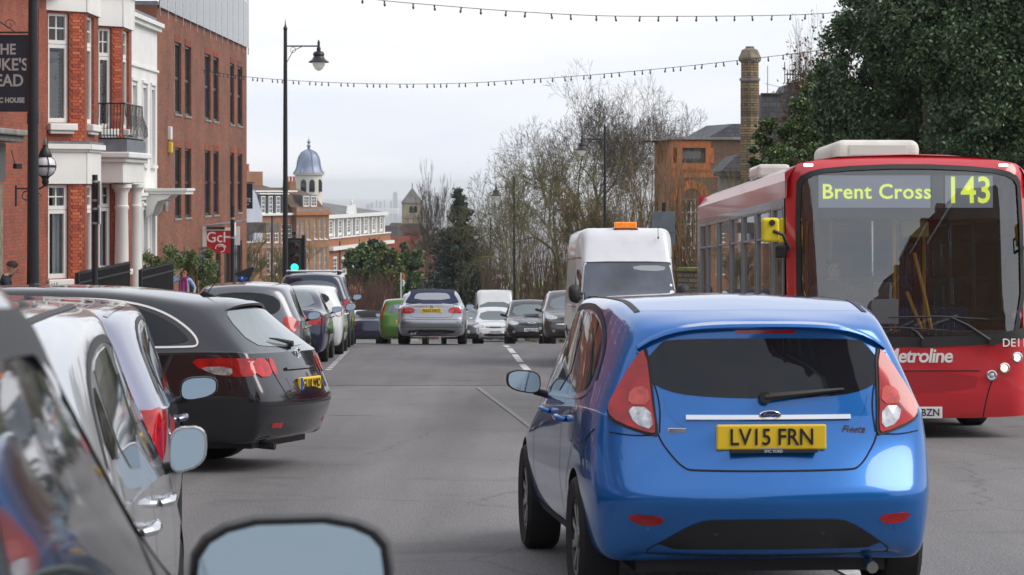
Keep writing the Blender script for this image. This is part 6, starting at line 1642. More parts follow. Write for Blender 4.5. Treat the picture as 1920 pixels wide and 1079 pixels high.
# church tower
ct = empty('church_tower', (XX(773, 420), 420, -30), R(8), 'square stone church tower with pyramid roof on the hillside', 'tower')
S2 = 420 / FPX
def zc2(py): return ZZ(py, 420) + 30
hw = 20.5 * S2 * .86
e = MB(); e.bb(-hw, -hw, 0, hw, hw, zc2(381)); e.build('tower_wall', mat('church_stone', (.30, .255, .175), .9, var=.3, vscale=.6), ct)
e = MB(); e.bb(-hw * 1.05, -hw * 1.05, zc2(409), hw * 1.05, hw * 1.05, zc2(407)); e.bb(-hw * 1.04, -hw * 1.04, zc2(382.5), hw * 1.04, hw * 1.04, zc2(380.9)); e.build('string_course', STONE, ct)
e = MB(); o_ = hw * 1.12; e.add([(-o_, -o_, zc2(381)), (o_, -o_, zc2(381)), (o_, o_, zc2(381)), (-o_, o_, zc2(381)), (0, 0, zc2(352))], [(0, 1, 4), (1, 2, 4), (2, 3, 4), (3, 0, 4), (3, 2, 1, 0)]); e.build('roof', mat('church_roof', (.13, .12, .12), .8, var=.2, vscale=1), ct)
e = MB(); e.tube([(0, 0, zc2(353)), (0, 0, zc2(344))], .07, 6); e.build('finial', BLACKP, ct)
for fx in (-.35, .35):
    e = MB(); e.prism([(fx - .3, zc2(399))] + [(fx + .3 * math.cos(t), zc2(391) + .4 * math.sin(t)) for t in np.linspace(math.pi, 0, 8)] + [(fx + .3, zc2(399))], -hw - .03, -hw + .1); e.build('belfry_opening', DARKIN, ct)
# white and red gabled houses beyond the crest on the right
for i, (x0, x1, yt, d, lb_) in enumerate(((893, 925, 524, 250, 'white rendered bay of the terrace beyond the crest, left of the lamp posts'), (922, 952, 506, 235, 'red brick house with white gable beyond the crest between two lamp posts'), (860, 893, 527, 262, 'white terraced house half hidden by the dark conifer'), (820, 862, 520, 275, 'red and white house behind the bare tree left of the conifer'))):
    F = FF('gabled_terrace_house', x0, d, x1, d + .6, -24, lb_, 'house', 'gabled houses beyond the crest')
    Hh = F.uz(x0, yt + 18)[1]; mid = F.L / 2
    ws_ = [(x0 + 4, yt + 22, x0 + 9, yt + 38), (x0 + 15, yt + 22, x0 + 20, yt + 38), (x0 + 4, yt + 46, x0 + 9, yt + 62), (x0 + 15, yt + 46, x0 + 20, yt + 62)]
    winbox(F, ws_, Hh, CREAM if i in (0, 2) else RB, back=7, rows=2, cols=1)
    e = MB(); e.prism([(0, Hh), (F.L, Hh), (mid, Hh + F.L * .55)], -.05, .3); e.build('gable', WHITEP if i != 3 else RB, F.root)
    e = MB(); e.quad((-.2, -.3, Hh - .05), (mid, -.3, Hh + F.L * .56), (mid, 7, Hh + F.L * .56), (-.2, 7, Hh - .05)); e.quad((mid, -.3, Hh + F.L * .56), (F.L + .2, -.3, Hh - .05), (F.L + .2, 7, Hh - .05), (mid, 7, Hh + F.L * .56)); e.build('roof', SLATE, F.root)
    fb(F, 'bay_wall', WHITEP, (F.L * .55, -.6, 0, F.L * .95, -.01, Hh - .3)); e = MB(); e.lathe([(.05, 0), (.2, .3), (.06, .5), (.14, .8), (.02, 1.1)], c=(mid, -.05, Hh + F.L * .56), n=8); e.build('finial', WHITEP, F.root)
# the valley and the far city
CITYM = mat('distant_city', (.22, .22, .23), .9, var=.4, vscale=.002)
rc = random.Random(3)
cy = MB()
for k in range(900):
    d = rc.uniform(1800, 8500); x = rc.uniform(-.14, .20) * d; w_c = rc.uniform(15, 70); h_c = rc.choice([6, 8, 9, 12, 18]); cy.box((x, d, zg(d) + h_c / 2), (w_c, rc.uniform(12, 40), h_c), rz=rc.uniform(0, 1.5))
cb = cy.build('distant_buildings', CITYM, uv=False); tag(cb, 'faint blue spread of city roofs in the valley', 'city', kind='stuff')
def tower_at(px_, py, w_px, d, lb_, nm='distant_tower'):
    e = MB(); b_ = zg(d); t_ = ZZ(py, d); w_ = w_px * d / FPX; e.box((0, 0, (t_ - b_) / 2), (w_, w_, t_ - b_)); e.box((0, 0, t_ - b_ + w_ * .1), (w_ * .6, w_ * .6, w_ * .2))
    o = e.build(nm, CITYM); o.location = (XX(px_, d), d, b_); tag(o, lb_, 'tower', 'towers on the hazy skyline')
for px_, py, wp_, lb_ in ((697, 381, 5, 'pale tower slab at the left end of the hazy skyline'), (706, 377, 3, 'thin tower third from left on the hazy skyline'), (713, 379, 4, 'squat tower left of the tallest shape on the hazy skyline'), (721, 376, 2.5, 'slim mast-like tower on the hazy skyline'), (733, 378, 4, 'tower just left of the tallest hazy tower'), (741, 362, 8, 'tallest broad tower on the hazy skyline'), (806, 358, 4, 'thin tall tower on the skyline right of the church'), (815, 352, 3, 'needle-like tower on the skyline above the bare tree'), (820, 362, 6, 'blunt tower right of the needle-like one'), (690, 384, 6, 'low wide block left end of the hazy skyline')):
    tower_at(px_, py, wp_, 6500 + px_, lb_)
e = MB(); d = 6000; e.box((0, 0, 0), (50 * d / FPX, 60, 9 * d / FPX)); o = e.build('stadium', mat('pale_stadium', (.7, .7, .7), .7)); o.location = (XX(722, d), d, ZZ(396, d)); tag(o, 'long pale stadium-like building below the hazy towers', 'stadium')

# ------------------------------------------------------------ right side buildings
F = FF('orange_trim_house', 1262, 128, 1420, 129, -12, 'brown brick house with orange arches and flat parapet behind leafless shoots')
H = F.uz(1262, 262)[1]
u_, zA = F.uz(1300, 372)
aw = F.rect(1276, 372, 1318, 560); aw2 = F.rect(1276, 278, 1322, 306)
wb_ = wall(F.L, 0, H, [aw, aw2], .2); n = len(wb_.v); wb_.v += [(F.L, 0, 0), (F.L, 9, 0), (F.L, 9, H), (F.L, 0, H), (0, 0, H), (0, 9, H)]; wb_.f += [[n, n + 1, n + 2, n + 3], [n + 4, n + 3, n + 2, n + 5]]; wb_.m += [0, 0]
DBR = brickmat('dark_brown_brick', (.20, .10, .065), (.14, .07, .05), (.14, .11, .09)); wb_.build('wall', DBR, F.root)
window(F.root, *aw, .15, WHITEP, 4, 8, .1, .06); farwin(F, aw2, m=DKFRAME, cols=1, rows=1)
ORB = brickmat('bright_orange_brick', (.62, .17, .035), (.50, .13, .03), (.30, .15, .08), stain=.25)
fb(F, 'orange_band', ORB, (0, -.04, F.uz(1262, 333)[1], F.L * .55, -.002, F.uz(1262, 318)[1]), (0, -.04, F.uz(1262, 316)[1], .35, -.002, H - .4), (aw2[0] - .3, -.04, aw2[3] + .01, aw2[2] + .3, -.002, aw2[3] + .35), (aw2[0] - .45, -.04, aw2[1], aw2[0] - .02, -.002, aw2[3]), (aw2[2] + .02, -.04, aw2[1], aw2[2] + .45, -.002, aw2[3]), (aw2[0] - .3, -.04, aw2[1] - .5, aw2[2] + .3, -.002, aw2[1] - .02))
cx_, cz_ = (aw[0] + aw[2]) / 2, aw[3] - .1; ra = (aw[2] - aw[0]) / 2
for k in range(14):
    a1 = math.pi * k / 14 + .01; a2 = math.pi * (k + 1) / 14 - .01; e = MB()
    e.prism([(cx_ + r_ * math.cos(a_2), cz_ + r_ * math.sin(a_2)) for r_, a_2 in ((ra, a1), (ra + .42, a1), (ra + .42, a2), (ra, a2))], -.06, .02); e.build('arch_stone', ORB, F.root)
fb(F, 'parapet_coping', STONE, (-.15, -.15, H + .002, F.L, .5, H + .14))
e = MB(); z0 = H + .14; u0 = F.uz(1345, 262)[0]; e.prism([(u0, z0), (F.L + 1, z0), (F.L + 1, z0 + .7), (u0 + 1.3, z0 + .7)], 1.5, 6); e.build('roof', SLATE, F.root)
G = FF('orange_side_wing', 1227, 139, 1261, 128, -12, 'orange brick side face with slit windows of the flat-topped house')
H2 = G.uz(1261, 262)[1]
winbox(G, [(1233, 282, 1236, 308), (1239.5, 282, 1242.5, 308), (1246, 282, 1249, 308)], H2, OB, back=.5, m=DKFRAME, cols=1, rows=1)
fb(G, 'side_window', WHITEP, (G.uz(1236, 400)[0], -.05, G.uz(1236, 480)[1], G.uz(1239, 400)[0], .1, G.uz(1236, 395)[1])); fb(G, 'parapet_coping', STONE, (-.1, -.15, H2 + .002, G.L + .1, .5, H2 + .14))
# yellow brick chimney
ch = empty('brick_chimney', (XX(1406, 95), 95, -9), 0, 'tall octagonal yellow brick chimney with stone cap against the sky', 'chimney')
s3 = 95 / FPX
def zk(py): return ZZ(py, 95) + 9
YBB = brickmat('yellow_chimney_brick', (.34, .25, .13), (.12, .08, .05), (.06, .055, .05), .30, .095, .014, .7, .4)
e = MB(); e.lathe([(17.5 * s3, 0), (17.5 * s3, zk(152)), (16.5 * s3, zk(148)), (16.5 * s3, zk(116))], n=8); e.build('shaft', YBB, ch)
e = MB(); e.lathe([(19.5 * s3, zk(152)), (19.5 * s3, zk(147))], n=8); e.build('collar', STONE, ch); e = MB(); e.lathe([(17 * s3, zk(118)), (21 * s3, zk(114)), (21.5 * s3, zk(109)), (19 * s3, zk(104)), (15 * s3, zk(94)), (8 * s3, zk(91)), (8 * s3, zk(87.5))], n=8); e.build('cap', mat('cap_stone', (.22, .18, .13), .9, var=.3, vscale=4, bump=.4), ch)
F = FF('slate_roof_house', 1428, 100, 1560, 100.05, -10, 'grey slate-roofed villa with iron roof cresting behind the evergreen tree')
e = MB(); e.prism([F.uz(1428, 215), F.uz(1428, 177), F.uz(1466, 178), F.uz(1478, 158), F.uz(1545, 158), F.uz(1572, 250), F.uz(1572, 300), F.uz(1428, 300)], 0, 3); e.build('roof', SLATE, F.root)
e = MB(); r = F.rect(1428, 300, 1572, 600); e.bb(r[0], .2, 0, r[2], 6, r[3]); e.build('wall', STONE, F.root)
e = MB(); pq = [F.uz(1500, 212), F.uz(1510, 166), F.uz(1514, 166), F.uz(1504, 212)]; e.prism(pq, -.12, -.01); e.build('lead_hip', LEAD, F.root)
fb(F, 'gutter', BLACKP, (F.uz(1426, 177)[0], -.1, F.uz(1426, 178)[1], F.uz(1468, 177)[0], -.002, F.uz(1426, 175)[1]), (F.uz(1474, 157)[0], -.1, F.uz(1426, 158)[1], F.uz(1548, 157)[0], -.002, F.uz(1426, 155)[1]))
for k in range(16):
    u, z = F.uz(1472 + k * 5, 157); e = MB(); hh = .55 if k % 4 else .85; e.tube([(u, .1, z), (u, .1, z + hh)], .018, 4); e.tube([(u - .05, .1, z + hh * .6), (u, .1, z + hh * .8), (u + .05, .1, z + hh * .6)], .014, 4); e.build('cresting_spike', BLACKP, F.root)
u, z = F.uz(1472, 157); u2, _ = F.uz(1548, 157); e = MB(); e.tube([(u, .1, z + .35), (u2, .1, z + .35)], .018, 4); e.build('cresting_rail', BLACKP, F.root)
e = MB(); u, z = F.uz(1445, 177); e.tube([(u, 1, z), (u, 1, z + 1.15)], .018, 4); u, z = F.uz(1455, 160); e.tube([(u - .3, 1, z + .1), (u + .35, 1, z - .05)], .012, 4); e.build('television_aerial', GALV, F.root)
F = FF('stone_lodge', 1352, 98, 1432, 98, -9, 'dark stone lodge with overhanging roof at the foot of the chimney')
e = MB(); e.prism([F.uz(1350, 322), F.uz(1380, 292), F.uz(1388, 290), F.uz(1432, 290), F.uz(1432, 322)], -.2, 5); e.build('roof', SLATE, F.root)
r = F.rect(1366, 331, 1432, 600); fb(F, 'wall', STONE, (r[0], .2, 0, r[2], 5, r[3])); r = F.rect(1352, 331, 1432, 323); fb(F, 'eaves', mat('dark_eaves', (.05, .05, .05), .7), (r[0], -.2, r[1], r[2], 4, r[3]))

# garden walls on the right
def gwall(name, A, B, zb, z0, z1, label, m=DBR, th=.35, steps=1, moss=True):
    rz, L = frame_at(A, B); r = empty(name, (A[0], A[1], zb), rz, label, 'wall')
    for k in range(steps):
        u0, u1 = L * k / steps, L * (k + 1) / steps; z = z0 + (z1 - z0) * (k + .5) / steps - zb
        e = MB(); e.bb(u0, 0, 0, u1, th, z); e.build('wall_panel', m, r)
        e = MB(); e.bb(u0, -.05, z + .002, u1, th + .05, z + .09); e.build('coping', mat('mossy_coping', (.16, .17, .05), .95, var=.5, vscale=5, bump=.4) if moss else STONE, r)
    return r
gwall('garden_wall', (XX(996, 215), 215), (XX(1044, 152), 152), -16, -8.9, -5.6, 'brick garden wall stepping down the hill under the bare trees', steps=7)
gwall('garden_wall', (XX(1066, 148), 148), (XX(1110, 120), 120), -12, -5.0, -3.6, 'dark brick garden wall between the brick pier and the white van', steps=2)
pr = empty('brick_pier', (XX(1056, 150), 150, -12), 0, 'square brick gate pier standing above the garden wall', 'pier')
e = MB(); e.bb(-.35, -.3, 0, .35, .3, ZZ(497, 150) + 12); e.build('shaft', DBR, pr); e = MB(); e.bb(-.42, -.37, ZZ(497, 150) + 12, .42, .37, ZZ(492, 150) + 12); e.build('cap', STONE, pr)
gwall('stone_wall', (XX(1270, 72), 72), (14, 66), -6, ZZ(508, 72), ZZ(508, 72), 'mossy stone garden wall between the van and the bus', m=brickmat('rubble_stone', (.22, .19, .13), (.14, .12, .085), (.07, .06, .05), .35, .14, .02, .8), th=.4)

# ------------------------------------------------------------ trees
def tubes_mesh(segs, n=4):
    """segs: list of (p0, p1, r0, r1)"""
    S = np.array([(*a, *b, r0, r1) for a, b, r0, r1 in segs]); P0, P1, r0, r1 = S[:, :3], S[:, 3:6], S[:, 6], S[:, 7]
    d = P1 - P0; d /= np.maximum(np.linalg.norm(d, axis=1, keepdims=True), 1e-6)
    ref = np.where(np.abs(d[:, 2:3]) < .9, np.array([[0, 0, 1.]]), np.array([[1., 0, 0]])); a = np.cross(d, ref); a /= np.linalg.norm(a, axis=1, keepdims=True); b = np.cross(d, a)
    V = []; 
    for k in range(n):
        t = 2 * math.pi * k / n; V.append(P0 + (a * math.cos(t) + b * math.sin(t)) * r0[:, None])
    for k in range(n):
        t = 2 * math.pi * k / n; V.append(P1 + (a * math.cos(t) + b * math.sin(t)) * r1[:, None])
    V = np.stack(V, 1).reshape(-1, 3); m = len(S); base = (np.arange(m) * 2 * n)[:, None, None]
    q = np.array([[k, (k + 1) % n, (k + 1) % n + n, k + n] for k in range(n)])[None]
    return V, (base + q).reshape(-1, 4)
def npmesh(name, V, Q, m, smooth=False):
    me = bpy.data.meshes.new(name); me.vertices.add(len(V)); me.vertices.foreach_set('co', V.astype('f').ravel())
    k = Q.shape[1]; me.loops.add(Q.size); me.loops.foreach_set('vertex_index', Q.astype('i').ravel()); me.polygons.add(len(Q)); me.polygons.foreach_set('loop_start', np.arange(len(Q)) * k)
    me.update(calc_edges=True); me.materials.append(m)
    if smooth: setsmooth(me)
    return me
def grow(r, p, d, length, rad, depth, segs, spread=.5, up=.15, ratio=.72, kids=(2, 3), wob=.12, minr=.008):
    n = 4 if depth > 1 else 2
    q = Vector(p); dd = Vector(d).normalized(); r0 = rad
    for i in range(n):
        dd = (dd + Vector((r.gauss(0, wob), r.gauss(0, wob), r.gauss(0, wob) + up * .25))).normalized()
        nx = q + dd * (length / n); r1 = max(minr, rad * (1 - .42 * (i + 1) / n)); segs.append((tuple(q), tuple(nx), r0, r1)); q = nx; r0 = r1
        if depth > 0 and i >= 1 and r.random() < .75:
            a = r.uniform(0, 6.28); s = spread * r.uniform(.8, 1.4); o = Vector((math.cos(a), math.sin(a), r.uniform(-.1, .5))) * s
            grow(r, q, dd + o, length * ratio * r.uniform(.65, 1.0), r0 * .6, depth - 1, segs, spread, up, ratio, kids, wob, minr)
    if depth > 0:
        for _ in range(r.randint(*kids)):
            a = r.uniform(0, 6.28); s = spread * r.uniform(.5, 1.2); o = Vector((math.cos(a), math.sin(a), r.uniform(-.05, .4))) * s
            grow(r, q, dd + o, length * ratio * r.uniform(.75, 1.1), r0 * .75, depth - 1, segs, spread, up, ratio, kids, wob, minr)
BARK = mat('bark', (.085, .07, .05), .95, var=.35, vscale=5, bump=.4, bscale=20)
BARK2 = mat('mossy_bark', (.12, .10, .065), .95, var=.45, vscale=2, col2=(.15, .14, .06))
TWIG = mat('brown_twigs', (.13, .09, .05), .9, island=.4)
TWIG2 = mat('straw_twigs', (.19, .135, .07), .9, island=.45)
def leafmesh(name, pts, size, m, seed=0, flat=.0, aspect=.6):
    g = np.random.default_rng(seed); n = len(pts)
    a = g.normal(size=(n, 3)); a[:, 2] += flat; a /= np.linalg.norm(a, axis=1, keepdims=True)
    t = g.normal(size=(n, 3)); u = np.cross(a, t); u /= np.linalg.norm(u, axis=1, keepdims=True); v = np.cross(a, u)
    s = size * g.uniform(.6, 1.4, (n, 1)); V = np.stack([pts - u * s, pts + v * s * aspect, pts + u * s, pts - v * s * aspect], 1).reshape(-1, 3)
    return npmesh(name, V, np.arange(n * 4).reshape(-1, 4), m)
def fork(r, p, d, length, rad, depth, segs, ang=.42, up=.10, minr=.008, ratio=.80):
    n = 3; q = Vector(p); dd = Vector(d).normalized(); r0 = rad
    for i in range(n):
        dd = (dd + Vector((r.gauss(0, .07), r.gauss(0, .07), r.gauss(0, .05) + up * .2))).normalized(); nx = q + dd * length / n
        r1 = max(minr, rad * (1 - .28 * (i + 1) / n)); segs.append((tuple(q), tuple(nx), max(minr, r0), r1)); q = nx; r0 = r1
        if depth > 0 and i and r.random() < .55:
            a = r.uniform(0, 6.28); px_ = dd.cross(Vector((math.cos(a), math.sin(a), .2))).normalized()
            fork(r, q, dd + px_ * math.tan(ang * r.uniform(1.0, 1.7)), length * ratio * r.uniform(.6, .9), r0 * .5, depth - 2 if depth > 1 else 0, segs, ang, up, minr, ratio)
    if depth > 0:
        a = r.uniform(0, 6.28); k = 2 if r.random() < .75 else 3
        for j in range(k):
            px_ = dd.cross(Vector((math.cos(a + 6.28 * j / k), math.sin(a + 6.28 * j / k), .1))).normalized()
            fork(r, q, dd + px_ * math.tan(ang * r.uniform(.6, 1.25)), length * ratio * r.uniform(.8, 1.15), r0 * .74, depth - 1, segs, ang, up, minr, ratio)
def fork_tree(x, y, zb, H, label, seed, W, depth=8, ang=.42, trunk=.3, tfrac=.3, m=BARK, minr=.008, name='bare_tree', lean=0, up=.1):
    r = random.Random(seed); o = empty(name, (x, y, zb), 0, label, 'tree'); segs = []; tp = Vector((lean * H * tfrac, 0, H * tfrac))
    V, Q = tubes_mesh([((0, 0, -.5), tuple(tp * .5), trunk, trunk * .85), (tuple(tp * .5), tuple(tp), trunk * .85, trunk * .75)], 8); link('trunk', npmesh('trunk', V, Q, m), o)
    for j in range(3):
        a = 6.28 * j / 3 + r.uniform(0, 1); fork(r, tp, Vector((lean + math.cos(a) * .45, math.sin(a) * .45, 1)), H * .17, trunk * .55, depth, segs, ang, up, minr)
    V, Q = tubes_mesh(segs, 3); top = np.percentile(V[:, 2], 97.5); base = np.array([tp.x, 0, tp.z]); V2 = V.copy(); V2[:, 2] = base[2] + (V[:, 2] - base[2]) * (H - base[2]) / (top - base[2])
    rr_ = np.percentile(np.abs(V2[:, 0] - V2[:, 0].mean()), 94); f = W / 2 / rr_; V2[:, :2] = base[:2] + (V2[:, :2] - base[:2]) * f
    link('crown', npmesh('crown', V2, Q, m), o); return o
def bare_tree(name, x, y, zb, H, label, seed, crown=True, depth=5, spread=.5, trunk=.3, tfrac=.28, m=BARK, lean=(0, 0), minr=.012, ratio=.72, leaves=None, stems=1, group=None, up=.15, W=None):
    r = random.Random(seed); o = empty(name, (x, y, zb), 0, label, 'tree', group); segs = []
    for s_ in range(stems):
        b_ = Vector((r.uniform(-.4, .4) * (stems > 1), 0, 0)); d0 = Vector((lean[0] + r.uniform(-.15, .15) * stems, lean[1], 1)).normalized(); tp = b_ + d0 * H * tfrac
        segs2 = [(tuple(b_), tuple(tp), trunk, trunk * .8)]
        n0 = len(segs)
        for _ in range(r.randint(3, 4)):
            a = r.uniform(0, 6.28); grow(r, tp, d0 * .9 + Vector((math.cos(a), math.sin(a), .2)) * spread, H * .25 * r.uniform(.8, 1.15), trunk * .55, depth, segs, spread, up, ratio, wob=.13, minr=minr)
        V, Q = tubes_mesh(segs2, 8); link('trunk', npmesh('trunk', V, Q, m), o)
    # scale the crown to the wanted height
    V, Q = tubes_mesh(segs, 3); top = V[:, 2].max()
    k = H / top; base = np.array([0, 0, H * tfrac])
    V2 = base + (V - base) * ((H - H * tfrac) / (top - H * tfrac))
    if W:
        rr_ = np.percentile(np.linalg.norm(V2[:, :2] - V2[:, :2].mean(0), axis=1), 97); f = W / 2 / rr_; f2 = np.clip((V2[:, 2] - H * tfrac * .9) / (H * .25), 0, 1)[:, None]
        V2[:, :2] = V2[:, :2] * (1 + (f - 1) * f2)
    c = link('crown', npmesh('crown', V2, Q, m), o)
    if leaves:
        lm_, ls, ln = leaves; g = np.random.default_rng(seed); idx = g.integers(0, len(V2), ln); P = V2[idx] + g.normal(size=(ln, 3)) * .15; P = P[P[:, 2] > H * .3]
        link('leaves', leafmesh('leaves', P, ls, lm_, seed), o)
    return o
BRN_L = mat('dead_leaves', (.19, .085, .035), .8, island=.5)
fork_tree(XX(1105, 140), 140, -10.5, ZZ(182, 140) + 10.5, 'tallest bare tree with wide airy domed crown behind the lamp post', 12, W=7.6, ang=.52, up=.02, trunk=.30, tfrac=.50, minr=.0085)
fork_tree(XX(1205, 150), 150, -10.5, ZZ(212, 150) + 10.5, 'airy bare tree with domed crown right of the tallest one', 23, W=5.4, trunk=.22, tfrac=.50, ang=.50, up=.02, minr=.0095)
fork_tree(XX(1010, 128), 128, -9, ZZ(318, 128) + 9, 'mossy bare tree leaning left over the road beyond the crest', 33, W=4.6, depth=7, trunk=.24, tfrac=.30, ang=.55, m=BARK2, minr=.010, lean=-.35, up=-.02)
fork_tree(XX(950, 150), 150, -11, ZZ(385, 150) + 11, 'slender bare tree between the conifer and the mossy tree', 5, W=3.0, depth=6, trunk=.14, tfrac=.3, minr=.010)
fork_tree(XX(1055, 118), 118, -8, ZZ(290, 118) + 8, 'bushy bare tree above the garden wall behind the second lamp', 8, W=5.4, depth=7, trunk=.2, tfrac=.38, ang=.52, m=BARK2, minr=.009)
bare_tree('bare_tree', XX(1120, 108), 108, -7.5, ZZ(330, 108) + 7.5, 'tangled bare tree with dead leaves just left of the orange house', 9, depth=5, spread=.5, trunk=.16, m=BARK2, leaves=(BRN_L, .05, 1500), minr=.009, W=3.2)
fork_tree(XX(815, 190), 190, -13, ZZ(352, 190) + 13, 'thin multi-stemmed bare tree between church tower and conifer', 14, W=3.4, depth=7, ang=.26, trunk=.16, tfrac=.22, minr=.012)
bare_tree('bare_tree', XX(470, 150), 150, -10, ZZ(430, 150) + 10, 'small leafless street tree beyond the parking meter', 16, depth=4, spread=.35, trunk=.1, m=BARK2, minr=.01)
bare_tree('bare_tree', XX(540, 170), 170, -12, ZZ(450, 170) + 12, 'small leafless tree behind the traffic light', 17, depth=4, spread=.35, trunk=.1, m=BARK2, minr=.01)
bare_tree('bare_tree', XX(1545, 62), 62, -4, ZZ(5, 62) + 4, 'bare tree with rusty dead leaves leaning out of the evergreen', 26, depth=5, spread=.62, trunk=.14, m=BARK, leaves=(BRN_L, .045, 2600), minr=.006, lean=(-.06, 0), W=2.6, ratio=.78)
def shoots(name, px0, px1, d, pyt, pyb, n, label, seed, m, hv=.35, r0=.02):
    r = random.Random(seed); x0, x1 = XX(px0, d), XX(px1, d); zb = zg(d) - .3; o = empty(name, ((x0 + x1) / 2, d, zb), 0, label, 'shrub'); segs = []
    for k in range(n):
        x = r.uniform(x0, x1) - (x0 + x1) / 2; y = r.uniform(-1.5, 1.5); top = (ZZ(pyt, d) - zb) * r.uniform(1 - hv, 1.0); z = (ZZ(pyb, d) - zb) * r.uniform(.5, 1.0)
        p = Vector((x, y, z)); s = 6; dv = Vector((r.gauss(0, .10), r.gauss(0, .1), 1))
        for i in range(s):
            q = p + dv * ((top - z) / s); segs.append((tuple(p), tuple(q), r0 * (1 - i / s) + .005, r0 * (1 - (i + 1) / s) + .005)); 
            if i > 1 and r.random() < .8:
                w = Vector((r.gauss(0, .35), r.gauss(0, .3), 1)); segs.append((tuple(q), tuple(q + w * (top - z) / s * r.uniform(.6, 1.6)), r0 * .4, .004))
            p = q; dv = (dv + Vector((r.gauss(0, .07), r.gauss(0, .07), 0)))
    V, Q = tubes_mesh(segs, 3); link('shoots', npmesh('shoots', V, Q, m), o)
    for k in range(4):
        x = (k + .5) / 4 * (x1 - x0) - (x1 - x0) / 2; V, Q = tubes_mesh([((x, 0, 0), (x + .1, 0, (ZZ(pyb, d) - zb)), .16, .22)], 8); link('trunk', npmesh('trunk', V, Q, BARK2), o)
    return o
shoots('pollarded_tree', 1185, 1300, 100, 285, 520, 170, 'pollarded tree with dense upright straw-brown shoots before the orange house', 1, TWIG2, r0=.018)
shoots('pollarded_tree', 1290, 1395, 92, 300, 520, 120, 'pollarded tree with upright shoots left of the brick chimney', 2, TWIG2, r0=.018)
shoots('thicket', 1090, 1200, 112, 375, 540, 230, 'dense brown thicket between the bare trees and the white van', 3, TWIG, r0=.02)
shoots('thicket', 985, 1100, 120, 420, 540, 170, 'dense brown thicket behind the lamp posts above the garden wall', 4, TWIG, r0=.02)
shoots('thicket', 905, 1000, 135, 450, 545, 150, 'low brown thicket behind the second lamp post', 5, TWIG, r0=.02)
shoots('thicket', 648, 735, 145, 520, 600, 380, 'reddish-brown leafless bush below the green shrubs', 6, mat('reddish_twigs', (.14, .075, .055), .9, island=.4), r0=.014)

LEAFD = mat('dark_evergreen_leaf', (.026, .052, .026), .34, spec=.5, island=.8, col2=(.065, .115, .045), var=.45, vscale=.55)
LEAFM = mat('mid_green_leaf', (.045, .085, .025), .4, island=.6, col2=(.09, .14, .04))
LEAFY = mat('yellow_green_leaf', (.085, .105, .025), .5, island=.5, col2=(.14, .16, .04))
LEAFC = mat('conifer_needles', (.022, .040, .026), .7, island=.5)
def clump_pts(blobs, n, seed, shell=.45):
    g = np.random.default_rng(seed); out = []; vol = sum(b[3] * b[4] * b[5] for b in blobs)
    for (x, y, z, a, b, c) in blobs:
        k = int(n * a * b * c / vol); 
        sub = max(6, int(k / 340)); v = g.normal(size=(sub, 3)); v /= np.linalg.norm(v, axis=1, keepdims=True); v *= g.uniform(shell, 1.0, (sub, 1)) ** .5
        cc = v[g.integers(0, sub, k)]; p = cc + g.normal(size=(k, 3)) * .095
        out.append(np.array([x, y, z]) + p * np.array([a, b, c]))
    return np.concatenate(out)
def leafy(name, x, y, zb, blobs, n, size, m, label, seed, cat='tree', trunk=.15, th=None, group=None, core=None):
    o = empty(name, (x, y, zb), 0, label, cat, group)
    P = clump_pts(blobs, n, seed); link('crown', leafmesh('crown', P, size, m, seed), o)
    segs = []; r = random.Random(seed); zt = min(b[2] for b in blobs)
    for b in blobs: segs.append(((0, 0, zt * .3), (b[0], b[1], b[2]), trunk * .6, trunk * .25))
    segs.append(((0, 0, -.3), (0, 0, zt * .3 + .01), trunk, trunk * .65))
    V, Q = tubes_mesh(segs, 7); link('trunk', npmesh('trunk', V, Q, BARK), o)
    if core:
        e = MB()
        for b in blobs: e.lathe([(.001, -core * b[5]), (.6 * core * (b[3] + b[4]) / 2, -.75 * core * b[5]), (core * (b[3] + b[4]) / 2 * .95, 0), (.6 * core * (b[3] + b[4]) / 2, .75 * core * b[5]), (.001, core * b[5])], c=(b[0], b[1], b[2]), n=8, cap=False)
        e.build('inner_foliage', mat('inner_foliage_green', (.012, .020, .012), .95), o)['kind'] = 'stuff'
    return o
def pb(px, py, d, rx, rz, ry=None, x0=0, y0=0, z0=0):
    """blob seen at a pixel with pixel radii"""
    k = d / FPX; return (XX(px, d) - x0, d - y0, ZZ(py, d) - z0, rx * k, (ry or rx) * k, rz * k)
def leafy_px(name, px, d, bl, n, size, m, label, seed, **k):
    x0, y0, z0 = XX(px, d), d, zg(d); return leafy(name, x0, y0, z0, [pb(a, b, dd, rx, rz, None, x0, y0, z0) for (a, b, dd, rx, rz) in bl], n, size, m, label, seed, **k)
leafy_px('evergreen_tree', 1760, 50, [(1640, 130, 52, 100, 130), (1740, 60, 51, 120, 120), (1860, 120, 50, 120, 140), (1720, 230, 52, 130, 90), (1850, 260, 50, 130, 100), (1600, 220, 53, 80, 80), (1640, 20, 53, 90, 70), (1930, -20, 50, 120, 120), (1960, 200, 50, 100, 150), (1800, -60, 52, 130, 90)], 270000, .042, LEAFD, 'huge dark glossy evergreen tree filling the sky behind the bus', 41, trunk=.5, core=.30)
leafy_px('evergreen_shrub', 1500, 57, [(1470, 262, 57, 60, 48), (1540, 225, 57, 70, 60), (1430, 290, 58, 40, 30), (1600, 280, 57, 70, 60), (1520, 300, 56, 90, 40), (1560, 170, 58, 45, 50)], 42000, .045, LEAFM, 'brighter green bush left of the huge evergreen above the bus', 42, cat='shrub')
leafy_px('evergreen_shrub', 690, 152, [(680, 495, 152, 32, 34), (712, 500, 150, 28, 45), (665, 520, 151, 18, 30), (725, 535, 150, 20, 35)], 26000, .10, LEAFM, 'dark green tree in front of the orange brick building', 43, core=.6)
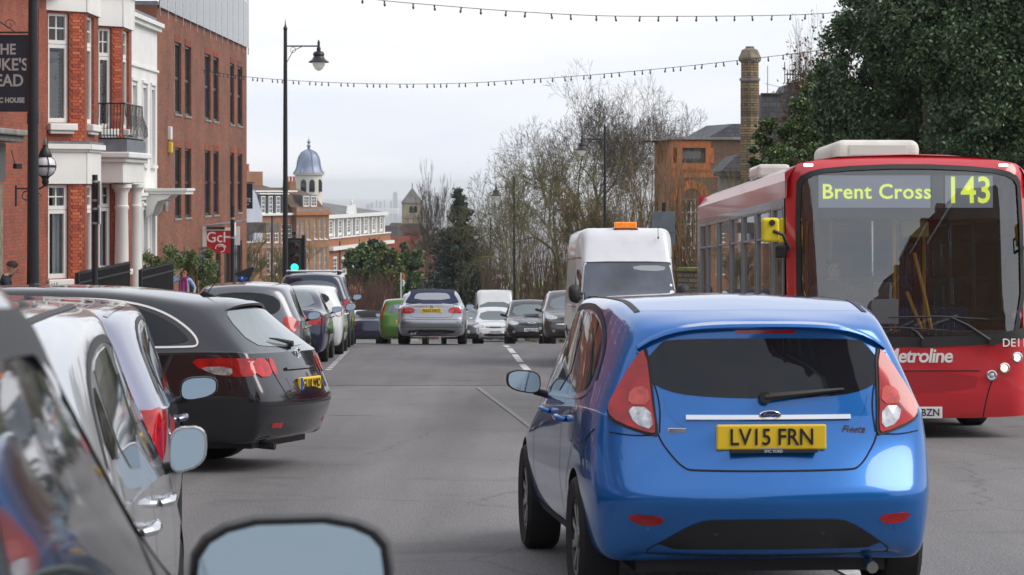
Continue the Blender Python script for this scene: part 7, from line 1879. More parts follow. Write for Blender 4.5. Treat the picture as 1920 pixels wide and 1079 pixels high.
leafy_px('evergreen_shrub', 742, 150, [(738, 525, 149, 20, 45), (728, 490, 149, 18, 25)], 9000, .10, LEAFY, 'yellow-green bush in the middle of the green shrubs', 44, cat='shrub', core=.6)
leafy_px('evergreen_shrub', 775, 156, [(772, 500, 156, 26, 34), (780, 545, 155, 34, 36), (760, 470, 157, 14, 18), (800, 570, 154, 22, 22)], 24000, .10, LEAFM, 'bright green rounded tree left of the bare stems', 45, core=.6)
leafy_px('evergreen_shrub', 1150, 124, [(1010, 560, 124, 30, 20), (1080, 545, 122, 30, 20)], 5000, .08, LEAFD, 'low dark shrub at the foot of the garden wall', 46, cat='shrub')
for i, (x_, h_) in enumerate(((-9.5, 8.0), (-4.2, 6.2), (1.5, 7.4), (6.5, 6.6))):
    leafy('street_tree', x_, -88 - i, zg(-88), [(0, 0, h_ - 1.6, 2.0, 2, 1.9), (.9, 0, h_ - 2.6, 1.6, 1.6, 1.4), (-1, 0, h_ - 2.8, 1.5, 1.5, 1.4)], 9000, .13, LEAFD, 'round dark tree closing the street behind the viewpoint', 80 + i, group='round trees closing the street behind the viewpoint')
# conifer with drooping tiers
def conifer(px, d, pyt, label, seed, wpx=40):
    r = random.Random(seed); zb = zg(d); H = ZZ(pyt, d) - zb; o = empty('conifer_tree', (XX(px, d), d, zb), 0, label, 'tree'); k = d / FPX
    segs = [((0, 0, 0), (0, 0, H), .3, .03)]; pts = []; g = np.random.default_rng(seed)
    for i in range(190):
        t = r.random() ** .7; z = H * (1 - t * .80); R_ = wpx * k * (t ** .95) * r.uniform(.45, 1.12) + .12; a = r.uniform(0, 6.28)
        tip = Vector((math.cos(a) * R_, math.sin(a) * R_, z + R_ * .12)); segs.append(((0, 0, z), tuple(tip), .05, .01))
        n = int(60 + 160 * t); s = g.uniform(.15, 1, n); P = np.stack([tip.x * s, tip.y * s, z + R_ * .12 * s], 1); P += g.normal(size=(n, 3)) * np.array([.12, .12, .07]) * (1 + R_ * .2); P[:, 2] -= np.abs(g.normal(size=n)) * .10 * R_; pts.append(P)
    V, Q = tubes_mesh(segs, 5); link('trunk', npmesh('trunk', V, Q, BARK), o)
    link('crown', leafmesh('crown', np.concatenate(pts), .10, LEAFC, seed), o)
conifer(862, 165, 350, 'dark conifer standing beyond the crest left of the lamp posts', 50, 100)
conifer(700, 165, 452, 'small conifer behind the green shrubs', 51, 18)

# potted olive trees by the office block
for i, (px, pyb, d, lb_) in enumerate(((300, 520, 73, 'potted olive bush behind the black railing, left of the woman'), (372, 520, 76, 'taller potted olive bush right of the woman'))):
    x0, y0, z0 = XX(px, d), d, zg(d) + .1; zl = ZZ(496, d) - z0; rr_ = .48
    o = empty('potted_bush', (x0, y0, z0), 0, lb_, 'plant', 'potted bushes outside the brick block')
    blobs = [(0, 0, zl, rr_ + .15, .5, rr_), (.2, 0, zl - .4, rr_, .4, .35), (-.25, 0, zl - .2, rr_, .4, .4)]
    P = clump_pts(blobs, 5200, 60 + i, .1) + np.random.default_rng(9).normal(size=(1, 3)) * 0; P = P + np.random.default_rng(8 + i).normal(size=P.shape) * .05; g = np.random.default_rng(i); link('crown', leafmesh('crown', P, .055, mat('olive_leaf', (.07, .11, .035), .5, island=.5, col2=(.13, .18, .06)), i, aspect=.28), o)
    segs = []
    for k in range(26): a = g.uniform(0, 6.28); segs.append(((0, 0, .5), (math.cos(a) * rr_ * .9, math.sin(a) * .4, zl + g.uniform(-.3, .55)), .02, .006))
    V, Q = tubes_mesh(segs, 4); link('stem', npmesh('stem', V, Q, BARK2), o)
    e = MB(); e.lathe([(.22, 0), (.30, .5), (.33, .5), (.33, .56), (.28, .56), (.27, .48)], n=16); e.build('pot', BLACKPL, o)
e = MB()
hg = leafy('low_hedge', XX(462, 120), 120, zg(120), [(0, 0, .9, 1.2, .6, .8), (1.2, 0, .8, 1.0, .6, .6)], 5000, .05, LEAFY, 'small bright green hedge right of the parking meter', 71, cat='hedge')
# ------------------------------------------------------------ street furniture
def lamp_post(px, d, label, side, h=8.0, arm=.86, ytop=None, head=True, sc=1.0, name='street_lamp', lit=False):
    z0 = zg(d) + .1 if ytop is None else ZZ(ytop, d) - h
    o = empty(name, (XX(px, d), d, z0), 0, label, 'street lamp', 'black street lamps along the road')
    e = MB(); e.lathe([(.17, -.6), (.17, .25), (.20, .30), (.20, .36), (.13, .42), (.115, .95), (.14, .99), (.14, 1.04), (.085, 1.10), (.085, 1.35), (.11, 1.38), (.075, 1.44)], n=16); e.build('pedestal', BLACKP, o, smooth=35)
    e = MB(); e.lathe([(.072, 1.44), (.062, h * .5), (.046, h)], n=12); e.lathe([(.07, h * .48), (.07, h * .5)], n=12); e.lathe([(.05, h), (.06, h + .03), (.02, h + .12), (.003, h + .28)], n=10); e.build('post', BLACKP, o, smooth=35)
    if head:
        za = h - .42; s = side
        e = MB(); e.tube([(0, 0, za), (s * arm, 0, za)], .02, 7); e.tube([(s * .04, 0, za - .42), (s * .2, 0, za - .12), (s * .42, 0, za - .02)], .010, 5)
        e.tube([(s * (.2 + .07 * math.cos(t)), 0, za - .10 + .07 * math.sin(t)) for t in np.linspace(0, 6.28, 12)], .007, 4); e.lathe([(.03, za - .05), (.035, za + .1), (.01, za + .16)], c=(s * arm, 0, 0), n=8); e.build('arm', BLACKP, o, smooth=40)
        e = MB(); c = (s * arm, 0, 0)
        e.lathe([(.03, za), (.055, za - .06), (.05, za - .12), (.13, za - .16), (.15, za - .22), (.13, za - .26), (.17, za - .34), (.26, za - .40), (.265, za - .43), (.2, za - .42)], c=c, n=18); e.build('lantern_hood', BLACKP, o, smooth=35)
        e = MB(); e.lathe([(.16, za - .42), (.155, za - .5), (.09, za - .60), (.02, za - .64)], c=c, n=16); e.build('lantern_bowl', mat('lantern_glass', (.50, .50, .46), .2, coat=.8, emit=(1, .95, .85), estr=.12), o, smooth=35)
    return o
lamp_post(535, 66, 'black street lamp with lantern arm to the right, beside the brick office block', 1)
lp_ = lamp_post(62, 40, 'thick black lamp post standing before the pub, top out of view', 1, h=8.2)
lp_.scale = (1.35, 1.35, 1)
lamp_post(1134, 96, 'black street lamp with lantern behind the white high-roof van', -1, ytop=240)
lamp_post(964, 124, 'second black street lamp right of the road, above the black hatchback', -1, ytop=335, arm=.88)
lamp_post(920, 150, 'third black street lamp right of the road, above the white hatchback', -1, ytop=415)
lamp_post(919, 185, 'farthest black street lamp right of the road, lantern half behind the third', -1, ytop=455, arm=.95)
lamp_post(674, 205, 'slim black lamp post in front of the green shrubs', 1, ytop=452, h=8)
o = lamp_post(1655, 59, 'tall black post rising behind the bus roof, holding the light strings', 1, h=8.3, head=False)
e = MB(); z = ZZ(75, 59) - o.location.z; e.lathe([(.065, z - .12), (.075, z - .05), (.07, z + .02)], n=10); e.build('tie', mat('blue_tape', (.05, .16, .42), .5), o); e = MB(); e.lathe([(.07, z + .02), (.06, z + .12)], n=10); e.build('clip', WHITEPR, o)
def pole(px, d, yt, label, r=.045, m=BLACKP, cat='pole', name='pole', band=()):
    z0 = zg(d) + .1; h = ZZ(yt, d) - z0; o = empty(name, (XX(px, d), d, z0), 0, label, cat)
    e = MB(); e.lathe([(r, -.3), (r, h)], n=10); e.build('shaft', m, o, smooth=35)
    for z in band:
        e = MB(); e.lathe([(r + .005, h - z - .02), (r + .005, h - z + .02)], n=10); e.build('band', GALV, o)
    return o, h
o, h = pole(178, 45, 328, 'black sign pole with two white edge-on plates before the bay window', .05, band=(.12, .45, .6, .85))
e = MB(); e.box((.075, 0, h - .32), (.02, .30, .42), rz=.35); e.build('sign_plate', WHITEPR, o); e = MB(); e.box((.07, 0, h - .72), (.02, .26, .3), rz=.35); e.build('sign_plate', WHITEPR, o)
o, h = pole(436, 60, 386, 'black pole with small sign in front of the red hanging sign', .05, band=(.3, .75))
e = MB(); e.box((.06, 0, h - .55), (.02, .2, .3)); e.build('sign_plate', WHITEPR, o)
pole(510, 100, 405, 'thin black pole left of the tall street lamp', .03)
pole(990, 165, 505, 'thin grey pole right of the second street lamp', .05, GALV)
pole(752, 130, 512, 'thin white flag pole between the green shrubs', .035, WHITEP)
fl_ = empty('flag', U(753, 528, 130), 0, 'furled orange and green flag on the thin white pole', 'flag')
e = MB()
for k, mi in ((0, 0), (1, 1), (2, 2)): e.tube([(.07, 0, .4 - k * .32), (.12, .02, .25 - k * .32), (.08, 0, .08 - k * .32)], [.05, .07, .05], 6, mi)
e.build('cloth', [mat('flag_orange', (.6, .2, .03), .8), WHITEPR, mat('flag_green', (.03, .22, .07), .8)], fl_)
for px_, lb_ in ((763, 'white globe on a gate pillar, left of the pair'), (777, 'white globe on a gate pillar, right of the pair by the convertible roof')):
    gp = empty('globe_pillar', (XX(px_, 125), 125, zg(125)), 0, lb_, 'pillar', 'gate pillars with white globes'); hh = ZZ(566, 125) - zg(125)
    e = MB(); e.bb(-.2, -.2, 0, .2, .2, hh); e.build('shaft', CREAM, gp); e = MB(); e.lathe([(.02, hh)] + [(.2 * math.sin(t), hh + .2 - .2 * math.cos(t)) for t in np.linspace(.3, 3.1, 9)], n=14); e.build('globe', mat('opal_glass'), gp, smooth=True)
# parking meter
pm_ = empty('parking_meter', (XX(457, 62), 62, zg(62) + .1), 0, 'black solar parking meter with blue P disc', 'parking meter'); zt = ZZ(498, 62) - pm_.location.z
e = MB(); e.bb(-.13, -.09, -.3, .15, .12, zt - .22); e.build('cabinet', BLACKPL, pm_, bevel=.02)
e = MB(); e.prism([(-.25, zt - .20), (.24, zt - .02), (.26, zt - .06), (.18, zt - .26), (-.10, zt - .26)], -.14, .2); e.build('solar_hood', BLACKPL, pm_, bevel=.01)
zc_ = ZZ(518, 62) - pm_.location.z; e = MB(); e.lathe([(.12, -.12), (.12, -.10)], c=(0, 0, zc_), axis='y', n=24); pd = e.build('parking_disc', mat('parking_blue', (.02, .10, .50), .4), pm_)
textobj('disc_letter', 'P', .20, pd, (0, -.123, zc_), (R(90), 0, 0), WHITEPR, .001, bold=.006)
e = MB(); e.bb(-.09, -.12, zc_ - .31, .10, -.095, zc_ - .14); tp = e.build('tariff_plate', WHITEPR, pm_); textobj('tariff_letter', 'O', .09, tp, (0, -.122, zc_ - .22), (R(90), 0, 0), mat('parking_blue'), .001)
# hanging red sign
gs = empty('hanging_sign', (XX(408, 86), 86, ZZ(455, 86)), 0, 'red hanging sign with white GCH lettering in a white frame', 'sign')
s4 = 86 / FPX
def gq(px, py): return ((px - 408) * s4, (455 - py) * s4)
def gb(nm, m, x0, y0, x1, y1, a, b, par=gs): e = MB(); p, q = gq(x0, y1), gq(x1, y0); e.bb(p[0], a, p[1], q[0], b, q[1]); return e.build(nm, m, par)
REDS = mat('sign_red', (.50, .012, .02), .45)
pn = gb('sign_panel', REDS, 388, 433, 437, 475, -.05, .0); gb('side_panel', WHITEP, 380, 425, 387.6, 463, -.05, .0); gb('top_panel', WHITEP, 387.8, 427, 437, 432.6, -.05, 0); gb('side_panel', WHITEP, 437.4, 425, 450, 460, -.05, .0)
e = MB(); p, q = gq(380, 424), gq(452, 417); e.tube([(p[0], -.03, p[1]), (q[0], -.03, q[1])], .03, 6); p, q = gq(400, 422), gq(462, 414); e.tube([(p[0], .1, p[1]), (q[0], .1, q[1])], .045, 6); e.build('sign_bracket', GALV, gs)
e = MB(); p = gq(388, 427.5); q = gq(422, 427.5); e.tube([(p[0], -.07, p[1]), (q[0], -.07, q[1])], .05, 6); e.build('sign_lamp', BLACKPL, gs)
textobj('lettering', 'GcH', .50, pn, (*[gq(412, 0)[0]], -.056, gq(0, 446)[1]), (R(90), 0, 0), WHITEPR, .003, bold=.004, sx=.95)
e = MB(); c = gq(414, 466); e.tube([(c[0] + .17 * math.cos(t), -.058, c[1] + .13 * math.sin(t)) for t in np.linspace(.2, 3.3, 14)], .018, 5); e.tube([(c[0] + .11 * math.cos(t) + .02, -.058, c[1] - .02 + .10 * math.sin(t)) for t in np.linspace(-1.8, 2.4, 14)], .018, 5); e.build('logo_curl', WHITEPR, pn)
# traffic signals
GRN = mat('green_signal', (.02, .5, .3), .3, emit=(.03, 1.0, .60), estr=1.5)
def signal(px, py, d, label, sc=1.0, pole_px=None):
    o = empty('traffic_signal', (XX(px, d), d, zg(d) + .1), 0, label, 'traffic light', 'traffic lights left of the road'); z = ZZ(py, d) - o.location.z
    e = MB(); e.bb(-.16 * sc, -.10, z - .46 * sc, .16 * sc, .12, z + .46 * sc); hd = e.build('signal_head', BLACKPL, o, bevel=.03)
    e = MB(); e.bb(-.21 * sc, .0, z - .52 * sc, .21 * sc, .02, z + .52 * sc); e.build('backing_board', BLACKP, o)
    for k, m_ in ((1, mat('dark_red_lens', (.05, .005, .005), .2, coat=1.)), (0, mat('dark_amber_lens', (.05, .02, .005), .2, coat=1.)), (-1, GRN)):
        e = MB(); e.lathe([(.105 * sc, -.105), (.10 * sc, -.12), (.001, -.13)], c=(0, 0, z + k * .29 * sc), axis='y', n=16); e.build('lens', m_, hd, smooth=40)
        e = MB(); n = 10
        for i in range(n + 1):
            t = math.pi * i / n; e.v += [(.125 * sc * math.cos(t), -.10, z + k * .29 * sc + .125 * sc * math.sin(t)), (.125 * sc * math.cos(t), -.30, z + k * .29 * sc + .125 * sc * math.sin(t) - .02)]
        for i in range(n): e.f.append([2 * i, 2 * i + 1, 2 * i + 3, 2 * i + 2]); e.m.append(0)
        e.build('hood', BLACKPL, hd, smooth=50)
    e = MB(); e.lathe([(.055, -.3), (.055, z + .6 * sc)], c=(.19 * sc + .05, .1, 0), n=10); e.tube([(.1, .05, z), (.24 * sc, .1, z)], .02, 5); e.build('pole', BLACKP, o, smooth=40)
    return o, z
o, z = signal(553, 482, 78, 'traffic light showing green beside the tall street lamp', 1.1)
e = MB(); e.box((-.02, -.05, z + .72), (.14, .2, .09)); e.tube([(-.02, 0, z + .45), (-.02, 0, z + .7)], .02, 5); e.build('detector', BLACKPL, o)
signal(560.5, 494, 96, 'smaller green traffic light farther back, right of the first', .8)
# rear of a road sign on the right
o, h = pole(1245, 62, 380, 'black pole carrying a grey sign back, above the white van roof', .05)
e = MB(); e.bb(-.30, -.09, h - .72, .26, -.06, h - .22); e.bb(-.28, -.055, h - 1.05, .27, -.04, h - .74); e.build('sign_back', mat('sign_back_grey', (.16, .19, .21), .5, .2, var=.15, vscale=4), o, bevel=.01)

# ------------------------------------------------------------ strings of lights
BULB = mat('dark_bulb', (.06, .065, .07), .2, coat=1.)
bmb = MB(); bmb.lathe([(.022, .0), (.022, -.06)], n=6); bmb.lathe([(.02, -.06), (.036, -.10), (.034, -.13), (.012, -.16)], n=7, mi=1); BME = bmb.mesh('bulb', [BLACKPL, BULB], 60)
def light_string(pts, spacing, label):
    P = [U(*p) for p in pts]; fine = []
    for i in range(len(P) - 1):
        p0, p1, p2, p3 = P[max(i - 1, 0)], P[i], P[i + 1], P[min(i + 2, len(P) - 1)]
        for k in range(12):
            t = k / 12; fine.append(.5 * ((2 * p1) + (p2 - p0) * t + (2 * p0 - 5 * p1 + 4 * p2 - p3) * t * t + (3 * p1 - p0 - 3 * p2 + p3) * t ** 3))
    fine.append(P[-1]); o = empty('light_string', P[0], 0, label, 'string lights', 'strings of small bulbs across the road'); B = P[0]
    e = MB(); e.tube([p - B for p in fine], .0075, 5); e.build('wire', BLACKPL, o)
    bs_ = .72
    acc = 0
    for a, b in zip(fine, fine[1:]):
        l = (b - a).length; acc += l
        if acc >= spacing:
            acc -= spacing; q = link('bulb', BME, o); q.location = b - B; q.scale = (.72, .72, .75); q.rotation_euler = (rnd.uniform(-.2, .2), rnd.uniform(-.2, .2), 0)
light_string([(520, -40, 50), (680, -4, 50.5), (840, 12, 51.5), (985, 23, 52.5), (1130, 30, 53.5), (1270, 31, 54.5), (1410, 30, 56), (1520, 27, 57), (1655, 18, 59)], .55, 'upper string of dark bulbs along the top of the picture')
light_string([(376, 131, 86), (450, 143, 82), (560, 152, 79), (700, 157.5, 76), (850, 157, 73), (980, 150, 70.5), (1120, 140, 68), (1290, 124, 65), (1440, 107, 62.5), (1540, 94, 61), (1655, 74, 59)], .42, 'lower string of dark bulbs from the brick office block to the post behind the bus')
light_string([(1655, 74, 59), (1790, 52, 55), (1930, 18, 51)], .60, 'string of bulbs leading right from the post across the evergreen')
light_string([(1655, 18, 59), (1790, 12, 56), (1930, -8, 53)], .60, 'faint top string of bulbs right of the post')

# ------------------------------------------------------------ people
SKIN = mat('skin', (.48, .27, .19), .55, var=.1, vscale=12)
DARKHAIR = mat('brown_hair', (.035, .02, .012), .6, var=.4, vscale=60, stretch=(1, 1, .2)); REDHAIR = mat('auburn_hair', (.16, .06, .03), .55, var=.4, vscale=50, stretch=(1, 1, .2))
def skinbody(J, parent, mats, zones, sub=2, name='body'):
    """J: name -> (parent, pos, radius[, radius2])"""
    names = list(J); idx = {n: i for i, n in enumerate(names)}
    me = bpy.data.meshes.new(name); me.from_pydata([J[n][1] for n in names], [(idx[J[n][0]], i) for i, n in enumerate(names) if J[n][0]], [])
    o = bpy.data.objects.new('sk', me); col.objects.link(o); o.modifiers.new('s', 'SKIN')
    sv = me.skin_vertices[0].data
    for i, n in enumerate(names):
        r = J[n][2]; sv[i].radius = r if isinstance(r, tuple) else (r, r); sv[i].use_root = (i == 0)
    m = o.modifiers.new('u', 'SUBSURF'); m.levels = sub
    em = evalmesh(o); bpy.data.objects.remove(o); bpy.data.meshes.remove(me)
    em.materials.clear()
    for q in mats: em.materials.append(q)
    for p in em.polygons: p.material_index = zones(p.center)
    setsmooth(em); em.name = name
    return link(name, em, parent)
def body_joints(hands, elbows, head=(0, .0, 1.60), headturn=0, S=1.0, sit=False, sh=.19, hip=.16):
    J = {'pelvis': (None, (0, 0, .95), (.15, .11)), 'waist': ('pelvis', (0, .0, 1.10), (.135, .10)), 'chest': ('waist', (0, .01, 1.28), (.16, .115)), 'neckbase': ('chest', (0, .0, 1.42), (.11, .08)),
         'neck': ('neckbase', (head[0] * .4, head[1] * .4 + .0, 1.50), .052), 'jaw': ('neck', (head[0] * .9, head[1] + .012, head[2] - .045), (.062, .068)), 'skull': ('jaw', (head[0], head[1] - .012, head[2] + .035), (.078, .092)), 'top': ('skull', (head[0], head[1] - .01, head[2] + .10), (.045, .055))}
    for s, nm in ((-1, 'l'), (1, 'r')):
        J['sh' + nm] = ('neckbase', (s * sh, 0, 1.40), .062)
        e, h = Vector(elbows[nm]), Vector(hands[nm]); d = (h - e).normalized()
        J['el' + nm] = ('sh' + nm, tuple(e), .042); J['wr' + nm] = ('el' + nm, tuple(h), .026)
        side = d.cross(Vector((0, 0, 1))); side = side.normalized() if side.length > .2 else Vector((1, 0, 0)); pl_ = h + d * .07
        J['pa' + nm] = ('wr' + nm, tuple(pl_), (.036, .018))
        for k, (o_, L_) in enumerate(((-.030, .065), (-.010, .078), (.010, .075), (.030, .058))):
            b = pl_ + side * o_ + d * .02; curl = d.cross(side) * -.02
            J['f%d%s' % (k, nm)] = ('pa' + nm, tuple(b + d * .03), .0095); J['g%d%s' % (k, nm)] = ('f%d%s' % (k, nm), tuple(b + d * (.03 + L_ * .6) + curl), .008)
        J['th' + nm] = ('wr' + nm, tuple(h + d * .03 + side * -s * .035), .011); J['ti' + nm] = ('th' + nm, tuple(h + d * .075 + side * -s * .052), .009)
        if sit: J['hp' + nm] = ('pelvis', (s * .10, .03, .90), .085); J['kn' + nm] = ('hp' + nm, (s * .12, .48, .92), .06); J['an' + nm] = ('kn' + nm, (s * .12, .55, .50), .042); J['to' + nm] = ('an' + nm, (s * .12, .72, .45), .038)
        else: J['hp' + nm] = ('pelvis', (s * .10, 0, .86), .09); J['kn' + nm] = ('hp' + nm, (s * .11, .02, .48), .058); J['an' + nm] = ('kn' + nm, (s * .11, -.01, .09), .042); J['to' + nm] = ('an' + nm, (s * .12, .15, .05), .04)
    return J
def face(o, head, m=SKIN, tilt=0, hair=DARKHAIR, long_=False):
    M = Matrix.Translation(head) @ Matrix.Rotation(tilt, 4, 'X')
    def pt(x, y, z): return tuple(M @ Vector((x, y, z)))
    e = MB(); e.add([pt(-.016, .085, -.02), pt(.016, .085, -.02), pt(0, .115, -.012), pt(0, .088, .035)], [(0, 1, 2), (1, 3, 2), (3, 0, 2)]); e.build('nose', m, o, smooth=True)
    for s in (-1, 1):
        e = MB(); e.lathe([(.001, -.006), (.009, 0), (.001, .004)], c=pt(s * .032, .083, .022), axis='y', n=8); e.build('eye', INK, o)
        e = MB(); e.tube([pt(s * .018, .088, .040), pt(s * .048, .080, .040)], .005, 4); e.build('eyebrow', hair, o)
        e = MB(); e.tube([pt(s * .078, -.012, -.015), pt(s * .090, -.02, .01), pt(s * .082, -.01, .035)], [.008, .013, .008], 6); e.build('ear', m, o, smooth=True)
    e = MB(); e.tube([pt(-.022, .083, -.045), pt(0, .090, -.047), pt(.022, .083, -.045)], .005, 5); e.build('mouth', mat('lip', (.35, .10, .09), .5), o)
    # hair cap
    V = []; F = []; n, k = 20, 9; rr = random.Random(5)
    for j in range(k):
        ph = j / (k - 1) * (1.75 if not long_ else 1.9)
        for i in range(n):
            t = 2 * math.pi * i / n; front = max(0, math.sin(t)); lim = 1 - .50 * front ** 1.2
            p_ = ph * lim; wv = 1 + rr.uniform(-.03, .03)
            V.append(pt(.086 * math.sin(p_) * math.cos(t) * wv, -.014 + .098 * math.sin(p_) * math.sin(t) * wv, .037 + .098 * math.cos(p_) * wv))
    for j in range(k - 1):
        for i in range(n): F.append([j * n + i, (j + 1) * n + i, (j + 1) * n + (i + 1) % n, j * n + (i + 1) % n])
    e = MB(); e.add(V, F)
    if long_:
        for s in range(14):
            t = math.pi + math.pi * (s + .5) / 14 + .0; x, y = .088 * math.cos(t), .09 * math.sin(t) - .01; e.tube([pt(x, y, .03), pt(x * 1.15, y * 1.1, -.08), pt(x * 1.2, y * .9, -.20)], [.03, .03, .012], 5)
    e.build('hair', hair, o, smooth=True)
# woman with raised hand
wm = empty('person', (XX(346, 72), 72, -4.71 + .12), R(172), 'woman in striped magenta scarf and pale blue shirt raising a hand to her auburn hair', 'person')
DENIM = mat('denim_blue', (.26, .38, .56), .8, var=.15, vscale=20); TROU = mat('dark_trousers', (.02, .022, .03), .85)
wz = ZZ(508, 72) - 1.66; wm.location.z = wz
hd_ = (0, .03, 1.53)
J = body_joints({'r': (.14, .06, 1.60), 'l': (-.30, .10, 1.02)}, {'r': (.36, .08, 1.36), 'l': (-.30, -.02, 1.18)}, head=hd_, sh=.165)
def zw(c):
    if c.z > 1.475 and abs(c.x) < .13: return 0
    if (c - Vector((.14, .06, 1.62))).length < .12 or (c - Vector((-.30, .12, .96))).length < .13: return 0
    return 2 if c.z < .93 else 1
bo = skinbody(J, wm, [SKIN, DENIM, TROU], zw); face(bo, Vector(hd_), hair=REDHAIR, long_=True)
SC = mat('striped_scarf', (.35, .04, .14), .9, island=.3, col2=(.22, .06, .30)); e = MB()
for k in range(3): e.tube([((.085 + .015 * k) * math.cos(t), .02 + (.085 + .01 * k) * math.sin(t), 1.42 + .025 * k + .01 * math.sin(3 * t)) for t in np.linspace(0, 6.28, 16)], .024, 6)
e.build('scarf', SC, bo, smooth=True)
for k, x in enumerate((-.11, -.075, -.04, .04, .075, .11)):
    e = MB(); e.tube([(x * .7, .10, 1.42), (x, .145, 1.28), (x * 1.05, .14, 1.02)], [.02, .022, .016], 6); e.build('scarf_stripe', [mat('scarf_magenta', (.45, .04, .17), .9), mat('scarf_plum', (.10, .03, .16), .9)][k % 2], bo, smooth=True)
# man looking at his phone, in profile
mn = empty('person', (XX(10, 40), 40, 0), R(-78), 'man in dark navy jacket with short brown hair looking down at the left edge', 'person'); mn.location.z = ZZ(486, 40) - 1.745
hd_ = (0, .10, 1.585)
J = body_joints({'r': (.08, .42, 1.16), 'l': (-.06, .44, 1.16)}, {'r': (.26, .10, 1.12), 'l': (-.26, .10, 1.12)}, head=hd_)
def zm(c):
    if c.z > 1.49 and c.y > -.02 and abs(c.x) < .12: return 0
    if c.y > .40: return 0
    return 2 if c.z < .92 else 1
NAVJ = mat('navy_jacket', (.012, .018, .035), .8, var=.2, vscale=10)
bo = skinbody(J, mn, [SKIN, NAVJ, TROU], zm); face(bo, Vector(hd_), tilt=R(-28))
e = MB(); e.tube([(.06 * math.cos(t), .03 + .065 * math.sin(t), 1.485) for t in np.linspace(0, 6.28, 14)], .02, 6); e.build('collar', NAVJ, bo, smooth=True)
ph = empty('phone', tuple(mn.matrix_basis @ Vector((.01, .52, 1.20))), R(-78), 'pale phone held by the man at the left edge', 'phone'); bpy.context.view_layer.update(); ph.location = mn.matrix_world @ Vector((.01, .53, 1.20))
e = MB(); e.box((0, 0, 0), (.07, .14, .012)); e.build('case', WHITEPR, ph, bevel=.004)
# bus driver
bpy.context.view_layer.update()
dv = empty('person', (0, 0, 0), 0, 'bus driver in dark jacket behind the wheel of the red bus', 'person')
dv.matrix_world = bus.matrix_world @ Matrix.Translation((-.62, 1.25, .08)) @ Matrix.Rotation(math.pi, 4, 'Z')
hd_ = (0, .04, 1.58)
J = body_joints({'r': (.15, .38, 1.14), 'l': (-.15, .38, 1.14)}, {'r': (.27, .12, 1.12), 'l': (-.27, .12, 1.12)}, head=hd_, sit=True)
bo = skinbody(J, dv, [SKIN, mat('driver_jacket', (.05, .06, .09), .8), TROU], lambda c: 0 if (c.z > 1.49 and abs(c.x) < .12) or (c.y > .36 and c.z > 1.0) else (2 if c.z < .94 and c.y > .05 else 1)); face(bo, Vector(hd_))
e = MB(); e.box((-.62, 1.42, .85), (.48, .12, .8)); e.box((-.62, 1.15, .80), (.46, .46, .12)); e.box((-.62, 1.15, .58), (.3, .3, .36)); e.build('driver_seat', SEATM, bus, bevel=.04)

# ------------------------------------------------------------ the near queue on the left
# third car: lavender silver hatch with the red light
L = 4.2; a = -L / 2; Y = lambda t: a + t
q3 = Car('lavender-silver hatchback with red tail light, between the blurred silver car and the black estate', hatch_st(L, 1.74, 1.44, belt_r=1.02, belt_f=.93, roof_r=.40, xt=.60), P_SILV2, name='silver_hatchback', lv=3, wheels=(a + .75, a + 3.3, .31, .2, .76, 'five', .35))
std(q3, ys=[[(Y(.62), 1.10), (Y(.85), 1.32), (Y(1.45), 1.37), (Y(1.45), 1.05)], [(Y(1.54), 1.05), (Y(1.54), 1.37), (Y(2.1), 1.33), (Y(2.8), 1.02), (Y(2.85), .98)]], seams=(Y(1.5), Y(2.8)), mm=BLACKPL,
    rwin=[(-.60, 1.10), (-.50, 1.34), (.50, 1.34), (.60, 1.10), (0, 1.06)])
q3.mirrors(Y(2.75), .98, m=BLACKPL, size=(.20, .125))
for v in 'RL': q3.patch('tail_light', [(Y(.02), 1.02), (Y(.30), 1.03), (Y(.38), .97), (Y(.24), .80), (Y(.02), .78)], v, REDLENS, off=.012, rnd_=1, res=.05)
q3.both('tail_light', [(.66, 1.02), (.86, 1.01), (.87, .78), (.70, .80)], 'B', REDLENS, off=.012, rnd_=1)
q3.seam([(Y(.45), 1.08), (Y(.75), 1.36), (Y(1.5), 1.41), (Y(2.2), 1.36), (Y(2.85), 1.02)], 'R', .02, BLACKPL, mirror=True, name='window_seal')
q3.seam([(.58, Y(.55)), (.62, Y(1.3)), (.60, Y(2.1))], 'T', .022, P_DGREY, mirror=True, name='roof_channel')
put(q3, -2.30, 10.55, R(6.2), L)
# second car: bright silver, out of focus
L = 4.25; a = -L / 2; Y = lambda t: a + t
P_BRIGHT = paint('bright_silver_paint', (.50, .51, .54), .35, .28, .1)
q2 = Car('bright silver hatchback, out of focus, with arched side windows and silver door mirror', hatch_st(L, 1.78, 1.47, belt_r=.98, belt_f=.90, roof_r=.50, xt=.60, slope_r=.16), P_BRIGHT, name='silver_hatchback', lv=3, wheels=(a + .8, a + 3.4, .32, .21, .78, 'five', .36))
q2.sides('side_window', [(Y(.72), 1.10), (Y(.95), 1.28), (Y(1.02), 1.28), (Y(1.06), 1.08)], CARGLASS, rnd_=1)
SG = mat('side_glass_light', (.06, .075, .075), .04, 0, spec=.8, coat=.8)
q2.sides('side_window', [(Y(1.12), 1.05), (Y(1.08), 1.31), (Y(1.3), 1.36), (Y(1.82), 1.38), (Y(1.82), 1.0)], SG, rnd_=1)
q2.sides('side_window', [(Y(1.90), 1.0), (Y(1.90), 1.38), (Y(2.3), 1.33), (Y(2.85), 1.04), (Y(2.95), .97)], SG, rnd_=1)
q2.seam([(Y(.62), 1.08), (Y(.95), 1.33), (Y(1.5), 1.41), (Y(2.2), 1.38), (Y(2.95), 1.02)], 'R', .025, BLACKPL, mirror=True, name='window_seal')
q2.seam([(.58, Y(.6)), (.62, Y(1.3)), (.60, Y(2.1))], 'T', .03, BLACKPL, mirror=True, name='roof_channel')
